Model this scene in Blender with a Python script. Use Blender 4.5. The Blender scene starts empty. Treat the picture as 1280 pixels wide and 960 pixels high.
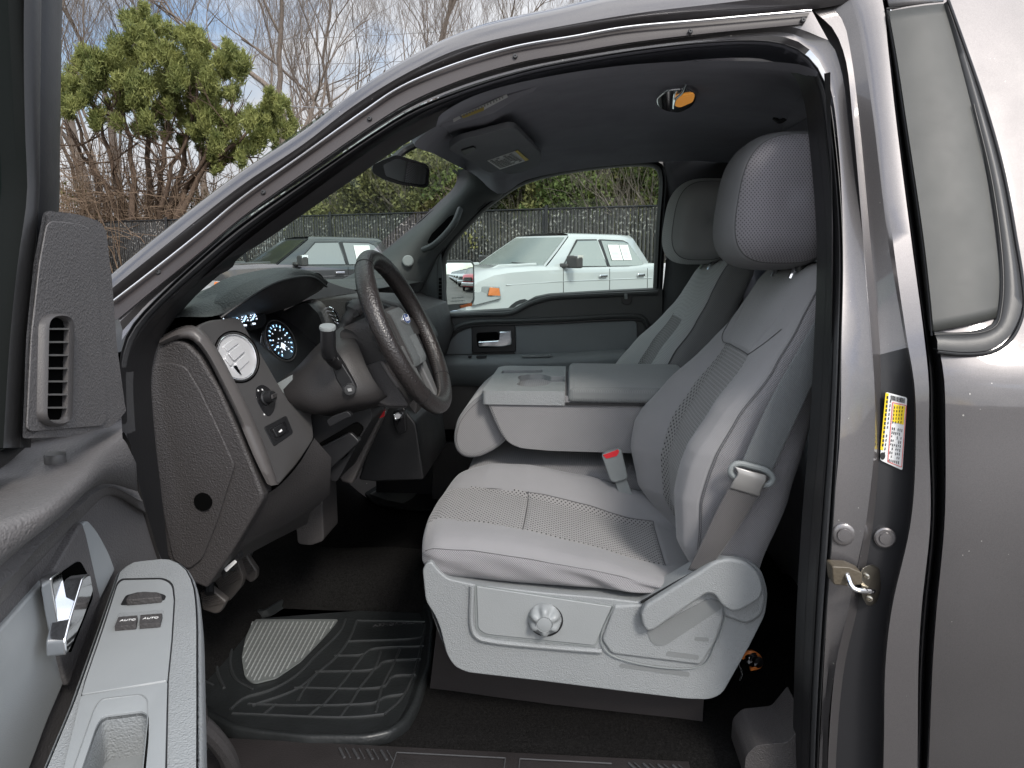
import bpy, bmesh, math, random
import numpy as np
from mathutils import Vector, Matrix, noise
R = math.radians
SC = bpy.context.scene
COL = SC.collection
# ------------------------------------------------------------------ camera
# Truck axis runs along X (nose towards -X), its left side is the plane y = 0,
# the camera stands beside the open driver's door.
CAMP = Vector((0.0, -1.2, 1.55)); FPX = 925.0; PITCH = R(9.9); YAW = R(4.4)
_fw = Vector((-math.sin(YAW)*math.cos(PITCH), math.cos(YAW)*math.cos(PITCH), -math.sin(PITCH)))
_rt = Vector((math.cos(YAW), math.sin(YAW), 0))
_up = _rt.cross(_fw)
def ray(px, py):
    return _fw + _rt*((px-640)/FPX) - _up*((py-480)/FPX)
def at(px, py, Y):                      # photo pixel -> point of the plane y = Y
    d = ray(px, py); return CAMP + d*((Y-CAMP.y)/d.y)
def atz(px, py, z):
    d = ray(px, py); return CAMP + d*((z-CAMP.z)/d.z)
def atx(px, py, x):
    d = ray(px, py); return CAMP + d*((x-CAMP.x)/d.x)
def atpl(px, py, p0, n):
    d = ray(px, py); return CAMP + d*((p0-CAMP).dot(n)/d.dot(n))
def pix(p):
    v = Vector(p)-CAMP; w = v.dot(_fw); return (640+FPX*v.dot(_rt)/w, 480-FPX*v.dot(_up)/w)
# ------------------------------------------------------------------ curves
def cr(pts, n, closed=False):
    """n points evenly spread along a Catmull-Rom curve through pts"""
    P = [Vector(p) for p in pts]; m = len(P)
    if m == 2: P = [P[0], P[0].lerp(P[1], .5), P[1]]; m = 3
    dense = []
    segs = m if closed else m-1
    for i in range(segs):
        if closed: a, b, c, d = P[(i-1) % m], P[i], P[(i+1) % m], P[(i+2) % m]
        else:
            b, c = P[i], P[i+1]
            a = P[i-1] if i > 0 else b*2-c
            d = P[i+2] if i+2 < m else c*2-b
        # centripetal parametrisation avoids overshoot
        t1 = max((b-a).length, 1e-9)**.5; t2 = max((c-b).length, 1e-9)**.5; t3 = max((d-c).length, 1e-9)**.5
        m1 = ((b-a)/t1-(c-a)/(t1+t2)+(c-b)/t2)*t2; m2 = ((c-b)/t2-(d-b)/(t2+t3)+(d-c)/t3)*t2
        for k in range(12):
            t = k/12
            dense.append(b*(2*t**3-3*t*t+1)+m1*(t**3-2*t*t+t)+c*(-2*t**3+3*t*t)+m2*(t**3-t*t))
    dense.append(P[0].copy() if closed else P[-1].copy())
    L = [0]
    for i in range(1, len(dense)): L.append(L[-1]+(dense[i]-dense[i-1]).length)
    out = []; j = 0
    N = n if closed else n-1
    for k in range(n):
        s = L[-1]*k/N
        while j < len(L)-2 and L[j+1] < s: j += 1
        t = (s-L[j])/max(L[j+1]-L[j], 1e-12)
        out.append(dense[j].lerp(dense[j+1], min(max(t, 0), 1)))
    return out
def poly(pts, n):
    """n points evenly along a straight-sided polyline"""
    P = [Vector(p) for p in pts]; L = [0]
    for i in range(1, len(P)): L.append(L[-1]+(P[i]-P[i-1]).length)
    out = []; j = 0
    for k in range(n):
        s = L[-1]*k/(n-1)
        while j < len(L)-2 and L[j+1] < s: j += 1
        out.append(P[j].lerp(P[j+1], min(1, (s-L[j])/max(L[j+1]-L[j], 1e-12))))
    return out
def fil(pts, r, n=5):
    """closed 2-D polygon with its corners rounded (r one number or one per corner)"""
    P = [Vector(p) for p in pts]; m = len(P); out = []
    for i in range(m):
        rr = r[i] if isinstance(r, (list, tuple)) else r
        a, b, c = P[i-1], P[i], P[(i+1) % m]
        u = (a-b); v = (c-b); lu, lv = u.length, v.length
        if rr <= 0 or lu < 1e-6 or lv < 1e-6: out.append(b); continue
        d = min(rr, lu*.48, lv*.48); u = u/lu; v = v/lv
        p0 = b+u*d; p1 = b+v*d
        for k in range(n+1):
            t = k/n; out.append(p0*(1-t)**2+b*2*t*(1-t)+p1*t*t)
    return out
def oval(cx, cy, rx, ry, n=32, rot=0):
    return [Vector((cx+rx*math.cos(a)*math.cos(rot)-ry*math.sin(a)*math.sin(rot),
                    cy+rx*math.cos(a)*math.sin(rot)+ry*math.sin(a)*math.cos(rot))) for a in [2*math.pi*k/n for k in range(n)]]
# ------------------------------------------------------------------ objects
ORG = {}                                 # world offset each object's mesh is written in
def root(name, loc, label, cat, group=None, rz=0):
    o = bpy.data.objects.new(name, None); COL.objects.link(o)
    o.location = loc; o.rotation_euler = (0, 0, rz); o.empty_display_size = .2
    o['label'] = label; o['category'] = cat
    if group: o['group'] = group
    ORG[o.name] = Vector(loc)
    return o
def mk(name, verts, faces, mat, parent=None, label=None, cat=None, group=None, kind=None, smooth=35, mats=None, fm=None, local=False):
    me = bpy.data.meshes.new(name)
    off = Vector((0, 0, 0))
    if parent is not None and not local: off = ORG.get(parent.name, off)
    V = [tuple(Vector(v)-off) for v in verts]
    me.from_pydata(V, [], faces)
    for m in ([mat] if mats is None else mats): me.materials.append(m)
    if fm is not None: me.polygons.foreach_set('material_index', fm)
    me.validate(); me.update()
    o = bpy.data.objects.new(name, me); COL.objects.link(o)
    if parent is not None: o.parent = parent
    ORG[o.name] = off
    if smooth:
        me.shade_smooth()
        if smooth < 180: me.set_sharp_from_angle(angle=R(smooth))
    if label: o['label'] = label
    if cat: o['category'] = cat
    if group: o['group'] = group
    if kind: o['kind'] = kind
    return o
def bevel(o, w, seg=3, ang=30):
    m = o.modifiers.new('bevel', 'BEVEL'); m.width = w; m.segments = seg; m.limit_method = 'ANGLE'; m.angle_limit = R(ang)
    m.harden_normals = False; return o
def solid(o, t, off=-1):
    m = o.modifiers.new('solid', 'SOLIDIFY'); m.thickness = t; m.offset = off; return o
class MB:
    """collects shapes into one mesh"""
    def __init__(s): s.v = []; s.f = []; s.m = []
    def add(s, v, f, mi=0):
        b = len(s.v); s.v += [Vector(p) for p in v]; s.f += [tuple(i+b for i in q) for q in f]; s.m += [mi]*len(f); return s
    def prism(s, front, off, mi=0):
        n = len(front); off = Vector(off); v = [Vector(p) for p in front]+[Vector(p)+off for p in front]
        f = [tuple(range(n)), tuple(range(2*n-1, n-1, -1))]+[(i, i+n, (i+1) % n+n, (i+1) % n) for i in range(n)]
        return s.add(v, f, mi)
    def rows(s, rows, cu=False, cv=False, mi=0, cap=False):
        n = len(rows[0]); m = len(rows); v = [p for r in rows for p in r]; f = []
        for i in range(m if cv else m-1):
            for j in range(n if cu else n-1):
                a = i*n+j; b = i*n+(j+1) % n; c = ((i+1) % m)*n+(j+1) % n; d = ((i+1) % m)*n+j
                f.append((a, b, c, d))
        if cap: f.append(tuple(range(n-1, -1, -1))); f.append(tuple((m-1)*n+j for j in range(n)))
        return s.add(v, f, mi)
    def box(s, c, size, mi=0, M=None):
        x, y, z = [k/2 for k in size]; c = Vector(c)
        v = [Vector((a*x, b*y, d*z)) for d in (-1, 1) for a, b in ((-1, -1), (1, -1), (1, 1), (-1, 1))]
        if M is not None: v = [M@p for p in v]
        v = [p+c for p in v]
        return s.add(v, [(3, 2, 1, 0), (4, 5, 6, 7), (0, 1, 5, 4), (1, 2, 6, 5), (2, 3, 7, 6), (3, 0, 4, 7)], mi)
    def tube(s, pts, r, seg=10, closed=False, mi=0, cap=True, flat=1.0, ref=None):
        P = [Vector(p) for p in pts]; n = len(P); rings = []
        nrm = Vector(ref) if ref is not None else None
        for i in range(n):
            t = (P[(i+1) % n]-P[i-1]) if closed else (P[min(i+1, n-1)]-P[max(i-1, 0)])
            t.normalize()
            if nrm is None:
                nrm = Vector((0, 0, 1)) if abs(t.z) < .9 else Vector((1, 0, 0))
            nrm = (nrm-t*nrm.dot(t)); nrm.normalize()
            b = t.cross(nrm)
            rr = r[i] if isinstance(r, (list, tuple)) else r
            rings.append([P[i]+(nrm*math.cos(a)*flat+b*math.sin(a))*rr for a in [2*math.pi*k/seg for k in range(seg)]])
        return s.rows(rings, cu=True, cv=closed, mi=mi, cap=cap and not closed)
    def lathe(s, c, ax, prof, seg=32, mi=0):
        """prof: (radius, height along ax)"""
        ax = Vector(ax).normalized(); u = ax.orthogonal().normalized(); w = ax.cross(u); c = Vector(c)
        rows = [[c+ax*h+(u*math.cos(a)+w*math.sin(a))*r for a in [2*math.pi*k/seg for k in range(seg)]] for r, h in prof]
        return s.rows(rows, cu=True, mi=mi, cap=True)
    def make(s, name, mat, parent=None, **k):
        if isinstance(mat, (list, tuple)): return mk(name, s.v, s.f, None, parent, mats=list(mat), fm=s.m, **k)
        return mk(name, s.v, s.f, mat, parent, **k)
def fixn(o):
    bm = bmesh.new(); bm.from_mesh(o.data); bmesh.ops.recalc_face_normals(bm, faces=bm.faces); bm.to_mesh(o.data); bm.free(); return o
def plate(name, pts, Y, T, mat, parent, bev=.004, seg=3, **k):
    """outline in photo pixels standing on the plane y=Y, T metres thick away from the camera side"""
    o = MB().prism([at(p[0], p[1], Y) for p in pts], (0, T, 0)).make(name, mat, parent, **k); fixn(o)
    if bev: bevel(o, bev, seg)
    return o
def loft(name, rows, mat, parent, n=40, across=0, closed=False, smooth=60, straight=False, **k):
    """rows: list of lists of 3-D points, each a curve; skinned one to the next"""
    RR = [(poly(r, n) if straight else cr(r, n, closed)) for r in rows]
    if across:
        RR = [list(x) for x in zip(*[cr([r[j] for r in RR], across) for j in range(n)])]
    o = MB().rows(RR, cu=closed).make(name, mat, parent, smooth=smooth, **k); fixn(o); return o
def cut(o, cutter):
    """subtract cutter's volume from o and drop the cutter"""
    m = o.modifiers.new('cut', 'BOOLEAN'); m.object = cutter; m.solver = 'EXACT'
    o.modifiers.move(len(o.modifiers)-1, 0)
    others = [(x, x.show_viewport) for x in o.modifiers if x.name != 'cut']
    for x, _ in others: x.show_viewport = False
    dg = bpy.context.evaluated_depsgraph_get(); me = bpy.data.meshes.new_from_object(o.evaluated_get(dg))
    o.modifiers.remove(m); o.data = me
    for x, v in others: x.show_viewport = v
    bpy.data.objects.remove(cutter); return o
def oring(P, sc, dz):
    """closed 3-D outline lying flat, offset inwards by sc and lifted by dz"""
    n = len(P); c = sum(P, Vector())/n; out = []
    ar_ = sum(P[i].x*P[(i+1) % n].y-P[(i+1) % n].x*P[i].y for i in range(n))
    for i in range(n):
        t = P[(i+1) % n]-P[i-1]; t.z = 0; t.normalize(); m = Vector((-t.y, t.x, 0))*(1 if ar_ > 0 else -1)
        out.append(P[i]+m*sc+Vector((0, 0, dz)))
    return out
def kids(o): return [c for c in bpy.data.objects if c.parent == o]
def copy_tree(o, parent=None):
    c = o.copy(); COL.objects.link(c)
    if parent is not None: c.parent = parent
    for ch in list(kids(o)):
        copy_tree(ch, c)
    return c
# ------------------------------------------------------------------ materials
def nmat(name):
    m = bpy.data.materials.new(name); m.use_nodes = True
    nt = m.node_tree; b = nt.nodes['Principled BSDF']; return m, nt, b
def setp(b, **k):
    for a, v in k.items():
        nm = {'col': 'Base Color', 'rough': 'Roughness', 'metal': 'Metallic', 'coat': 'Coat Weight', 'coatr': 'Coat Roughness',
              'spec': 'Specular IOR Level', 'trans': 'Transmission Weight', 'sheen': 'Sheen Weight', 'ior': 'IOR', 'sheenr': 'Sheen Roughness',
              'emi': 'Emission Color', 'emis': 'Emission Strength', 'alpha': 'Alpha'}[a]
        b.inputs[nm].default_value = (*v, 1) if isinstance(v, (tuple, list)) and len(v) == 3 else v
def coords(nt, scale=(1, 1, 1), rot=(0, 0, 0)):
    tc = nt.nodes.new('ShaderNodeTexCoord'); mp = nt.nodes.new('ShaderNodeMapping')
    mp.inputs['Scale'].default_value = scale; mp.inputs['Rotation'].default_value = rot
    nt.links.new(tc.outputs['Object'], mp.inputs['Vector']); return mp.outputs['Vector']
def noise_n(nt, vec, scale, detail=3, rough=.5):
    n = nt.nodes.new('ShaderNodeTexNoise'); n.inputs['Scale'].default_value = scale
    n.inputs['Detail'].default_value = detail; n.inputs['Roughness'].default_value = rough
    if vec is not None: nt.links.new(vec, n.inputs['Vector'])
    return n
def ramp(nt, fac, stops, interp='LINEAR'):
    r = nt.nodes.new('ShaderNodeValToRGB'); r.color_ramp.interpolation = interp
    e = r.color_ramp.elements
    while len(e) < len(stops): e.new(.5)
    for i, (p, c) in enumerate(stops):
        e[i].position = p; e[i].color = (*c, 1) if len(c) == 3 else c
    nt.links.new(fac, r.inputs['Fac']); return r.outputs['Color']
def bump(nt, b, h, strength=.3, dist=.001, prev=None):
    bp = nt.nodes.new('ShaderNodeBump'); bp.inputs['Strength'].default_value = strength; bp.inputs['Distance'].default_value = dist
    nt.links.new(h, bp.inputs['Height'])
    if prev is not None: nt.links.new(prev, bp.inputs['Normal'])
    nt.links.new(bp.outputs['Normal'], b.inputs['Normal']); return bp.outputs['Normal']
def vary(nt, b, col, vec, scale=3, amt=.12, detail=4):
    n = noise_n(nt, vec, scale, detail, .6)
    c = ramp(nt, n.outputs['Fac'], [(.3, tuple(k*(1-amt) for k in col)), (.7, tuple(min(1, k*(1+amt)) for k in col))])
    nt.links.new(c, b.inputs['Base Color']); return n
def plastic(name, col, rough=.5, grain=400, gs=.35, spec=.4, amt=.06, dist=.0012):
    m, nt, b = nmat(name); setp(b, col=col, rough=rough, spec=spec); v = coords(nt)
    vary(nt, b, col, v, 6, amt)
    if grain:
        vo = nt.nodes.new('ShaderNodeTexVoronoi'); vo.inputs['Scale'].default_value = grain; vo.feature = 'SMOOTH_F1'
        nt.links.new(v, vo.inputs['Vector']); n2 = noise_n(nt, v, grain*.6, 2)
        mx = nt.nodes.new('ShaderNodeMath'); mx.operation = 'ADD'
        nt.links.new(vo.outputs['Distance'], mx.inputs[0]); nt.links.new(n2.outputs['Fac'], mx.inputs[1])
        bump(nt, b, mx.outputs[0], gs, dist)
    rn = noise_n(nt, v, 14, 5, .65)
    rr = nt.nodes.new('ShaderNodeMapRange'); rr.inputs['To Min'].default_value = rough-.07; rr.inputs['To Max'].default_value = rough+.09
    nt.links.new(rn.outputs['Fac'], rr.inputs['Value']); nt.links.new(rr.outputs['Result'], b.inputs['Roughness'])
    return m
def simple(name, col, rough=.5, metal=0, **k):
    m, nt, b = nmat(name); setp(b, col=col, rough=rough, metal=metal, **k); return m
def emis_tex(name, col, s):
    m, nt, b = nmat(name); setp(b, col=(.02, .02, .02), emi=col, emis=s); return m
def paint(name, col, flake=.5, rough=.32, metal=.55):
    m, nt, b = nmat(name); setp(b, col=col, rough=rough, metal=metal, coat=1.0, coatr=.04); v = coords(nt)
    vo = nt.nodes.new('ShaderNodeTexVoronoi'); vo.inputs['Scale'].default_value = 1500; nt.links.new(v, vo.inputs['Vector'])
    n = noise_n(nt, v, 2.5, 4)
    c0 = ramp(nt, vo.outputs['Color'], [(0, tuple(k*(1-flake*.3) for k in col)), (1, tuple(min(1, k*(1+flake*.4)) for k in col))])
    dn_ = noise_n(nt, v, 130, 1, .3); dm = nt.nodes.new('ShaderNodeMapRange'); dm.inputs['From Min'].default_value = .80; dm.inputs['From Max'].default_value = .83
    nt.links.new(dn_.outputs['Fac'], dm.inputs['Value']); mc = nt.nodes.new('ShaderNodeMix'); mc.data_type = 'RGBA'
    nt.links.new(dm.outputs['Result'], mc.inputs[0]); nt.links.new(c0, mc.inputs[6]); mc.inputs[7].default_value = (.45, .43, .40, 1)
    nt.links.new(mc.outputs[2], b.inputs['Base Color'])
    dr_ = noise_n(nt, v, 5, 6, .7); rr = nt.nodes.new('ShaderNodeMapRange'); rr.inputs['To Min'].default_value = rough-.08; rr.inputs['To Max'].default_value = rough+.12
    nt.links.new(dr_.outputs['Fac'], rr.inputs['Value']); nt.links.new(rr.outputs['Result'], b.inputs['Roughness'])
    bump(nt, b, n.outputs['Fac'], .05, .002); return m
def glass(name, tint=(.82, .93, .88), refl=1.0):
    m = bpy.data.materials.new(name); m.use_nodes = True; nt = m.node_tree; nt.nodes.clear()
    out = nt.nodes.new('ShaderNodeOutputMaterial'); mx = nt.nodes.new('ShaderNodeMixShader')
    tr = nt.nodes.new('ShaderNodeBsdfTransparent'); gl = nt.nodes.new('ShaderNodeBsdfGlossy'); fr = nt.nodes.new('ShaderNodeLayerWeight')
    tr.inputs['Color'].default_value = (*tint, 1); gl.inputs['Roughness'].default_value = .01; fr.inputs['Blend'].default_value = .5
    pw = nt.nodes.new('ShaderNodeMath'); pw.operation = 'POWER'; pw.inputs[1].default_value = 5; nt.links.new(fr.outputs['Facing'], pw.inputs[0])
    mm = nt.nodes.new('ShaderNodeMath'); mm.operation = 'MULTIPLY_ADD'; mm.inputs[1].default_value = .75*refl; mm.inputs[2].default_value = .05*refl
    nt.links.new(pw.outputs[0], mm.inputs[0]); nt.links.new(mm.outputs[0], mx.inputs[0])
    nt.links.new(tr.outputs[0], mx.inputs[1]); nt.links.new(gl.outputs[0], mx.inputs[2]); nt.links.new(mx.outputs[0], out.inputs[0])
    return m
def weave(name, col, sc=900, dark=.75, strength=.5, rough=.95, plane='XZ', kind='weave', sheen=.25):
    """woven cloth; thread pattern laid in a plane of the object"""
    m, nt, b = nmat(name); setp(b, col=col, rough=rough, spec=.15, sheen=sheen, sheenr=.5); v = coords(nt)
    sep = nt.nodes.new('ShaderNodeSeparateXYZ'); nt.links.new(v, sep.inputs[0])
    def mth(op, a, bb=None, val=None):
        x = nt.nodes.new('ShaderNodeMath'); x.operation = op
        if a is not None: nt.links.new(a, x.inputs[0])
        if bb is not None: nt.links.new(bb, x.inputs[1])
        if val is not None: x.inputs[1].default_value = val
        return x.outputs[0]
    A, B = {'XZ': ('X', 'Z'), 'XY': ('X', 'Y'), 'YZ': ('Y', 'Z')}[plane]
    a = mth('MULTIPLY', sep.outputs[A], None, sc); c = mth('MULTIPLY', sep.outputs[B], None, sc)
    if kind == 'holes':
        a = mth('MULTIPLY', sep.outputs[A], None, sc); c = mth('MULTIPLY', sep.outputs[B], None, sc*.72)
        h0 = mth('MULTIPLY', mth('SINE', a), mth('SINE', c)); 
        x_ = nt.nodes.new('ShaderNodeMapRange'); x_.inputs['From Min'].default_value = .18; x_.inputs['From Max'].default_value = .5; x_.inputs['To Min'].default_value = 1; x_.inputs['To Max'].default_value = -1
        nt.links.new(h0, x_.inputs['Value']); h = x_.outputs['Result']
    elif kind == 'weave':
        h = mth('MULTIPLY', mth('SINE', a), mth('SINE', c))
    elif kind == 'mesh':      # staggered oval holes
        s1 = mth('SINE', mth('ADD', a, c)); s2 = mth('SINE', mth('SUBTRACT', a, c)); h = mth('MULTIPLY', s1, s2)
    else:                     # twill
        h = mth('SINE', mth('ADD', a, c))
    hn = nt.nodes.new('ShaderNodeMapRange'); hn.inputs['From Min'].default_value = -1; hn.inputs['From Max'].default_value = 1
    nt.links.new(h, hn.inputs['Value'])
    st = [(0, tuple(k*dark for k in col)), (.5, col), (1, tuple(min(1, k*1.08) for k in col))]
    c1 = ramp(nt, hn.outputs['Result'], st)
    big = noise_n(nt, v, 5, 5, .6)
    mr = nt.nodes.new('ShaderNodeMapRange'); mr.inputs['To Min'].default_value = .86; mr.inputs['To Max'].default_value = 1.1
    nt.links.new(big.outputs['Fac'], mr.inputs['Value'])
    mx = nt.nodes.new('ShaderNodeMix'); mx.data_type = 'RGBA'; mx.blend_type = 'MULTIPLY'; mx.inputs[0].default_value = 1
    nt.links.new(c1, mx.inputs[6]); nt.links.new(mr.outputs['Result'], mx.inputs[7]); nt.links.new(mx.outputs[2], b.inputs['Base Color'])
    bump(nt, b, hn.outputs['Result'], strength, .0012)
    return m
M = {}
M['paint'] = paint('grey_metallic_paint', (.118, .111, .112), metal=.72, rough=.42)
M['djamb'] = simple('dark_recess', (.016, .016, .018), .42)  # recess coloured far darker than the jamb around it
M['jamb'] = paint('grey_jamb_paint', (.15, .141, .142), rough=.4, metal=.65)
M['rubber'] = plastic('black_rubber', (.012, .012, .013), .42, 300, .1)
M['rubber_face'] = plastic('worn_black_rubber', (.05, .05, .052), .5, 120, .3)
M['dark'] = plastic('charcoal_grained_plastic', (.046, .0425, .0425), .52, 420, .8, spec=.45, amt=.12)
M['doorp'] = plastic('door_charcoal_plastic', (.10, .095, .095), .55, 420, .7, spec=.45, amt=.08)
M['darksm'] = plastic('charcoal_smooth_plastic', (.041, .0385, .0385), .5, 900, .15, amt=.1)
M['trim'] = plastic('dark_pillar_trim', (.032, .028, .03), .6, 700, .25)
M['bezel'] = plastic('warm_grey_satin_plastic', (.085, .078, .076), .38, 1200, .08)
M['black'] = plastic('black_plastic', (.012, .012, .013), .4, 900, .15)
M['gloss'] = simple('gloss_black', (.01, .01, .011), .12)
M['void'] = simple('cavity_shade', (.003, .003, .003), .95, spec=0)  # near-black colour standing in for the shade inside holes and slots
M['lgrey'] = plastic('light_grey_grained_plastic', (.232, .243, .248), .40, 520, .75, spec=.5, amt=.05)
M['lgreysm'] = plastic('light_grey_smooth_plastic', (.25, .263, .268), .36, 1500, .1, spec=.5, amt=.04)
M['mgrey'] = plastic('mid_grey_plastic', (.20, .215, .215), .5, 700, .3)
M['headl'] = plastic('dark_headliner_cloth', (.36, .36, .40), .95, 1400, .5, spec=.1, amt=.1)
M['carpet'] = None
M['chrome'] = simple('chrome', (.85, .86, .88), .08, 1.0)
M['steel'] = simple('zinc_steel', (.45, .42, .36), .3, 1.0)
M['silver'] = simple('silver_trim', (.62, .62, .63), .25, .9)
M['red'] = simple('red_plastic', (.65, .02, .03), .35)
M['white'] = simple('white_label', (.75, .75, .74), .5)
M['yellow'] = simple('yellow_label', (.85, .62, .02), .5)
M['blackink'] = simple('black_ink', (.02, .02, .02), .6)
M['redink'] = simple('red_ink', (.75, .08, .06), .6)
M['greyink'] = simple('grey_ink', (.3, .3, .3), .6)
M['glass'] = glass('clear_tinted_glass', (.80, .90, .85), .2)
M['wglass'] = glass('windshield_glass', (.78, .9, .84), 1.0)
M['mirror'] = simple('mirror_surface', (.9, .92, .92), .01, 1.0)
M['leather'] = plastic('dark_brown_leather', (.022, .0185, .018), .34, 330, .8, spec=.6)
M['cloth'] = weave('light_grey_seat_cloth', (.235, .231, .237), 2500, .86, .25, plane='YZ')
M['clothside'] = weave('ribbed_seat_side_cloth', (.225, .22, .228), 1350, .5, .7)
M['meshc'] = weave('perforated_seat_cloth', (.20, .198, .197), 590, .2, 1.0, plane='YZ', kind='holes')
M['meshs'] = weave('perforated_cushion_cloth', (.24, .234, .232), 590, .2, 1.0, plane='XY', kind='holes')
M['clothtop'] = weave('light_grey_cushion_cloth', (.225, .222, .227), 2500, .88, .25, plane='XY')
M['hrc'] = weave('headrest_side_cloth', (.21, .20, .215), 1050, .45, .6, kind='holes')
M['belt'] = weave('grey_belt_webbing', (.15, .16, .165), 1500, .7, .6, kind='twill', rough=.6)
def carpet_mat():
    m, nt, b = nmat('black_carpet'); setp(b, rough=1, spec=.02); v = coords(nt)
    n = noise_n(nt, v, 420, 3, .8); n2 = noise_n(nt, v, 150, 5, .8)
    mx = nt.nodes.new('ShaderNodeMath'); mx.operation = 'MULTIPLY'; nt.links.new(n.outputs['Fac'], mx.inputs[0]); nt.links.new(n2.outputs['Fac'], mx.inputs[1])
    c = ramp(nt, mx.outputs[0], [(.10, (.003, .003, .003)), (.45, (.028, .027, .0265))]); nt.links.new(c, b.inputs['Base Color'])
    bump(nt, b, n.outputs['Fac'], 1, .004); return m
M['carpet'] = carpet_mat()
M['mat'] = plastic('black_rubber_mat', (.014, .0155, .016), .40, 150, .4, spec=.5, amt=.35)
M['matgrey'] = plastic('silver_grey_heel_pad', (.13, .14, .137), .38, 300, .3)
# ------------------------------------------------------------------ ground
def big(name, V, F, mat, parent=None, smooth=False, **k):
    """V (n,3) array, F (m,4) array of quads"""
    V = np.asarray(V, dtype=np.float32); F = np.asarray(F, dtype=np.int32)
    me = bpy.data.meshes.new(name); m, q = F.shape
    me.vertices.add(len(V)); me.vertices.foreach_set('co', V.ravel())
    me.loops.add(m*q); me.loops.foreach_set('vertex_index', F.ravel())
    me.polygons.add(m); me.polygons.foreach_set('loop_start', np.arange(0, m*q, q, dtype=np.int32))
    for mm_ in (mat if isinstance(mat, list) else [mat]): me.materials.append(mm_)
    me.update(calc_edges=True); me.validate()
    o = bpy.data.objects.new(name, me); COL.objects.link(o)
    if parent is not None: o.parent = parent
    if smooth: me.shade_smooth()
    for a, b in k.items(): o[{'cat': 'category'}.get(a, a)] = b
    return o
def ground_mat():
    m, nt, b = nmat('worn_asphalt'); setp(b, rough=.9, spec=.25); v = coords(nt)
    n1 = noise_n(nt, v, .35, 6, .6); n2 = noise_n(nt, v, 60, 3, .7)
    mx = nt.nodes.new('ShaderNodeMath'); mx.operation = 'MULTIPLY'; nt.links.new(n1.outputs['Fac'], mx.inputs[0]); nt.links.new(n2.outputs['Fac'], mx.inputs[1])
    c = ramp(nt, mx.outputs[0], [(.12, (.07, .067, .064)), (.42, (.15, .144, .138))]); nt.links.new(c, b.inputs['Base Color'])
    bump(nt, b, n2.outputs['Fac'], .4, .01); return m
mk('ground', [(-300, -300, 0), (300, -300, 0), (300, 300, 0), (-300, 300, 0)], [(0, 1, 2, 3)], ground_mat(), kind='structure', smooth=0)
# leaf litter strip behind the fence
def FX(t): return Vector((-34, 28.8, 0)).lerp(Vector((6, 13.0, 0)), t)
lit, ntl, bl = nmat('leaf_litter'); setp(bl, rough=1); vv = coords(ntl); nn1 = noise_n(ntl, vv, 9, 6, .7)
ntl.links.new(ramp(ntl, nn1.outputs['Fac'], [(.3, (.05, .035, .02)), (.7, (.14, .10, .06))]), bl.inputs['Base Color'])
mk('soil', [(-80, 46.2, .02), (5, 12.6+.9, .02), (80, 14, .02), (80, 120, .02), (-80, 120, .02)], [(0, 1, 2, 3, 4)], lit, kind='structure', smooth=0)
# ------------------------------------------------------------------ fence with slats
def slat_mat():
    m, nt, b = nmat('black_fence_slats'); setp(b, rough=.55, spec=.3)
    tc = nt.nodes.new('ShaderNodeUVMap'); sep = nt.nodes.new('ShaderNodeSeparateXYZ'); nt.links.new(tc.outputs['UV'], sep.inputs[0])
    def mth(op, a, bb=None, val=None):
        x = nt.nodes.new('ShaderNodeMath'); x.operation = op; nt.links.new(a, x.inputs[0])
        if bb is not None: nt.links.new(bb, x.inputs[1])
        if val is not None: x.inputs[1].default_value = val
        return x.outputs[0]
    w1 = mth('ABSOLUTE', mth('SINE', mth('MULTIPLY', mth('ADD', sep.outputs['X'], sep.outputs['Y']), None, math.pi/.09)))
    w2 = mth('ABSOLUTE', mth('SINE', mth('MULTIPLY', mth('SUBTRACT', sep.outputs['X'], sep.outputs['Y']), None, math.pi/.09)))
    nz = nt.nodes.new('ShaderNodeTexNoise'); nz.inputs['Scale'].default_value = 16; nz.inputs['Detail'].default_value = 3; nt.links.new(tc.outputs['UV'], nz.inputs['Vector']); wire = mth('GREATER_THAN', nz.outputs['Fac'], None, .585)
    n = noise_n(nt, coords(nt), 2.2, 4, .7); n3 = noise_n(nt, coords(nt), 25, 2, .7)
    base = ramp(nt, n3.outputs['Fac'], [(.35, (.016, .016, .016)), (.75, (.05, .048, .045))])
    wc = ramp(nt, n.outputs['Fac'], [(.42, (.03, .03, .03)), (.62, (.26, .25, .23))])
    mx = nt.nodes.new('ShaderNodeMix'); mx.data_type = 'RGBA'; nt.links.new(wire, mx.inputs[0]); nt.links.new(base, mx.inputs[6]); nt.links.new(wc, mx.inputs[7])
    nt.links.new(mx.outputs[2], b.inputs['Base Color']); return m
FH = 2.57
FEN = root('slatted_fence', (-14, 20.9, 0), 'black chain link fence with privacy slats running behind the parked trucks', 'fence')
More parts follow.
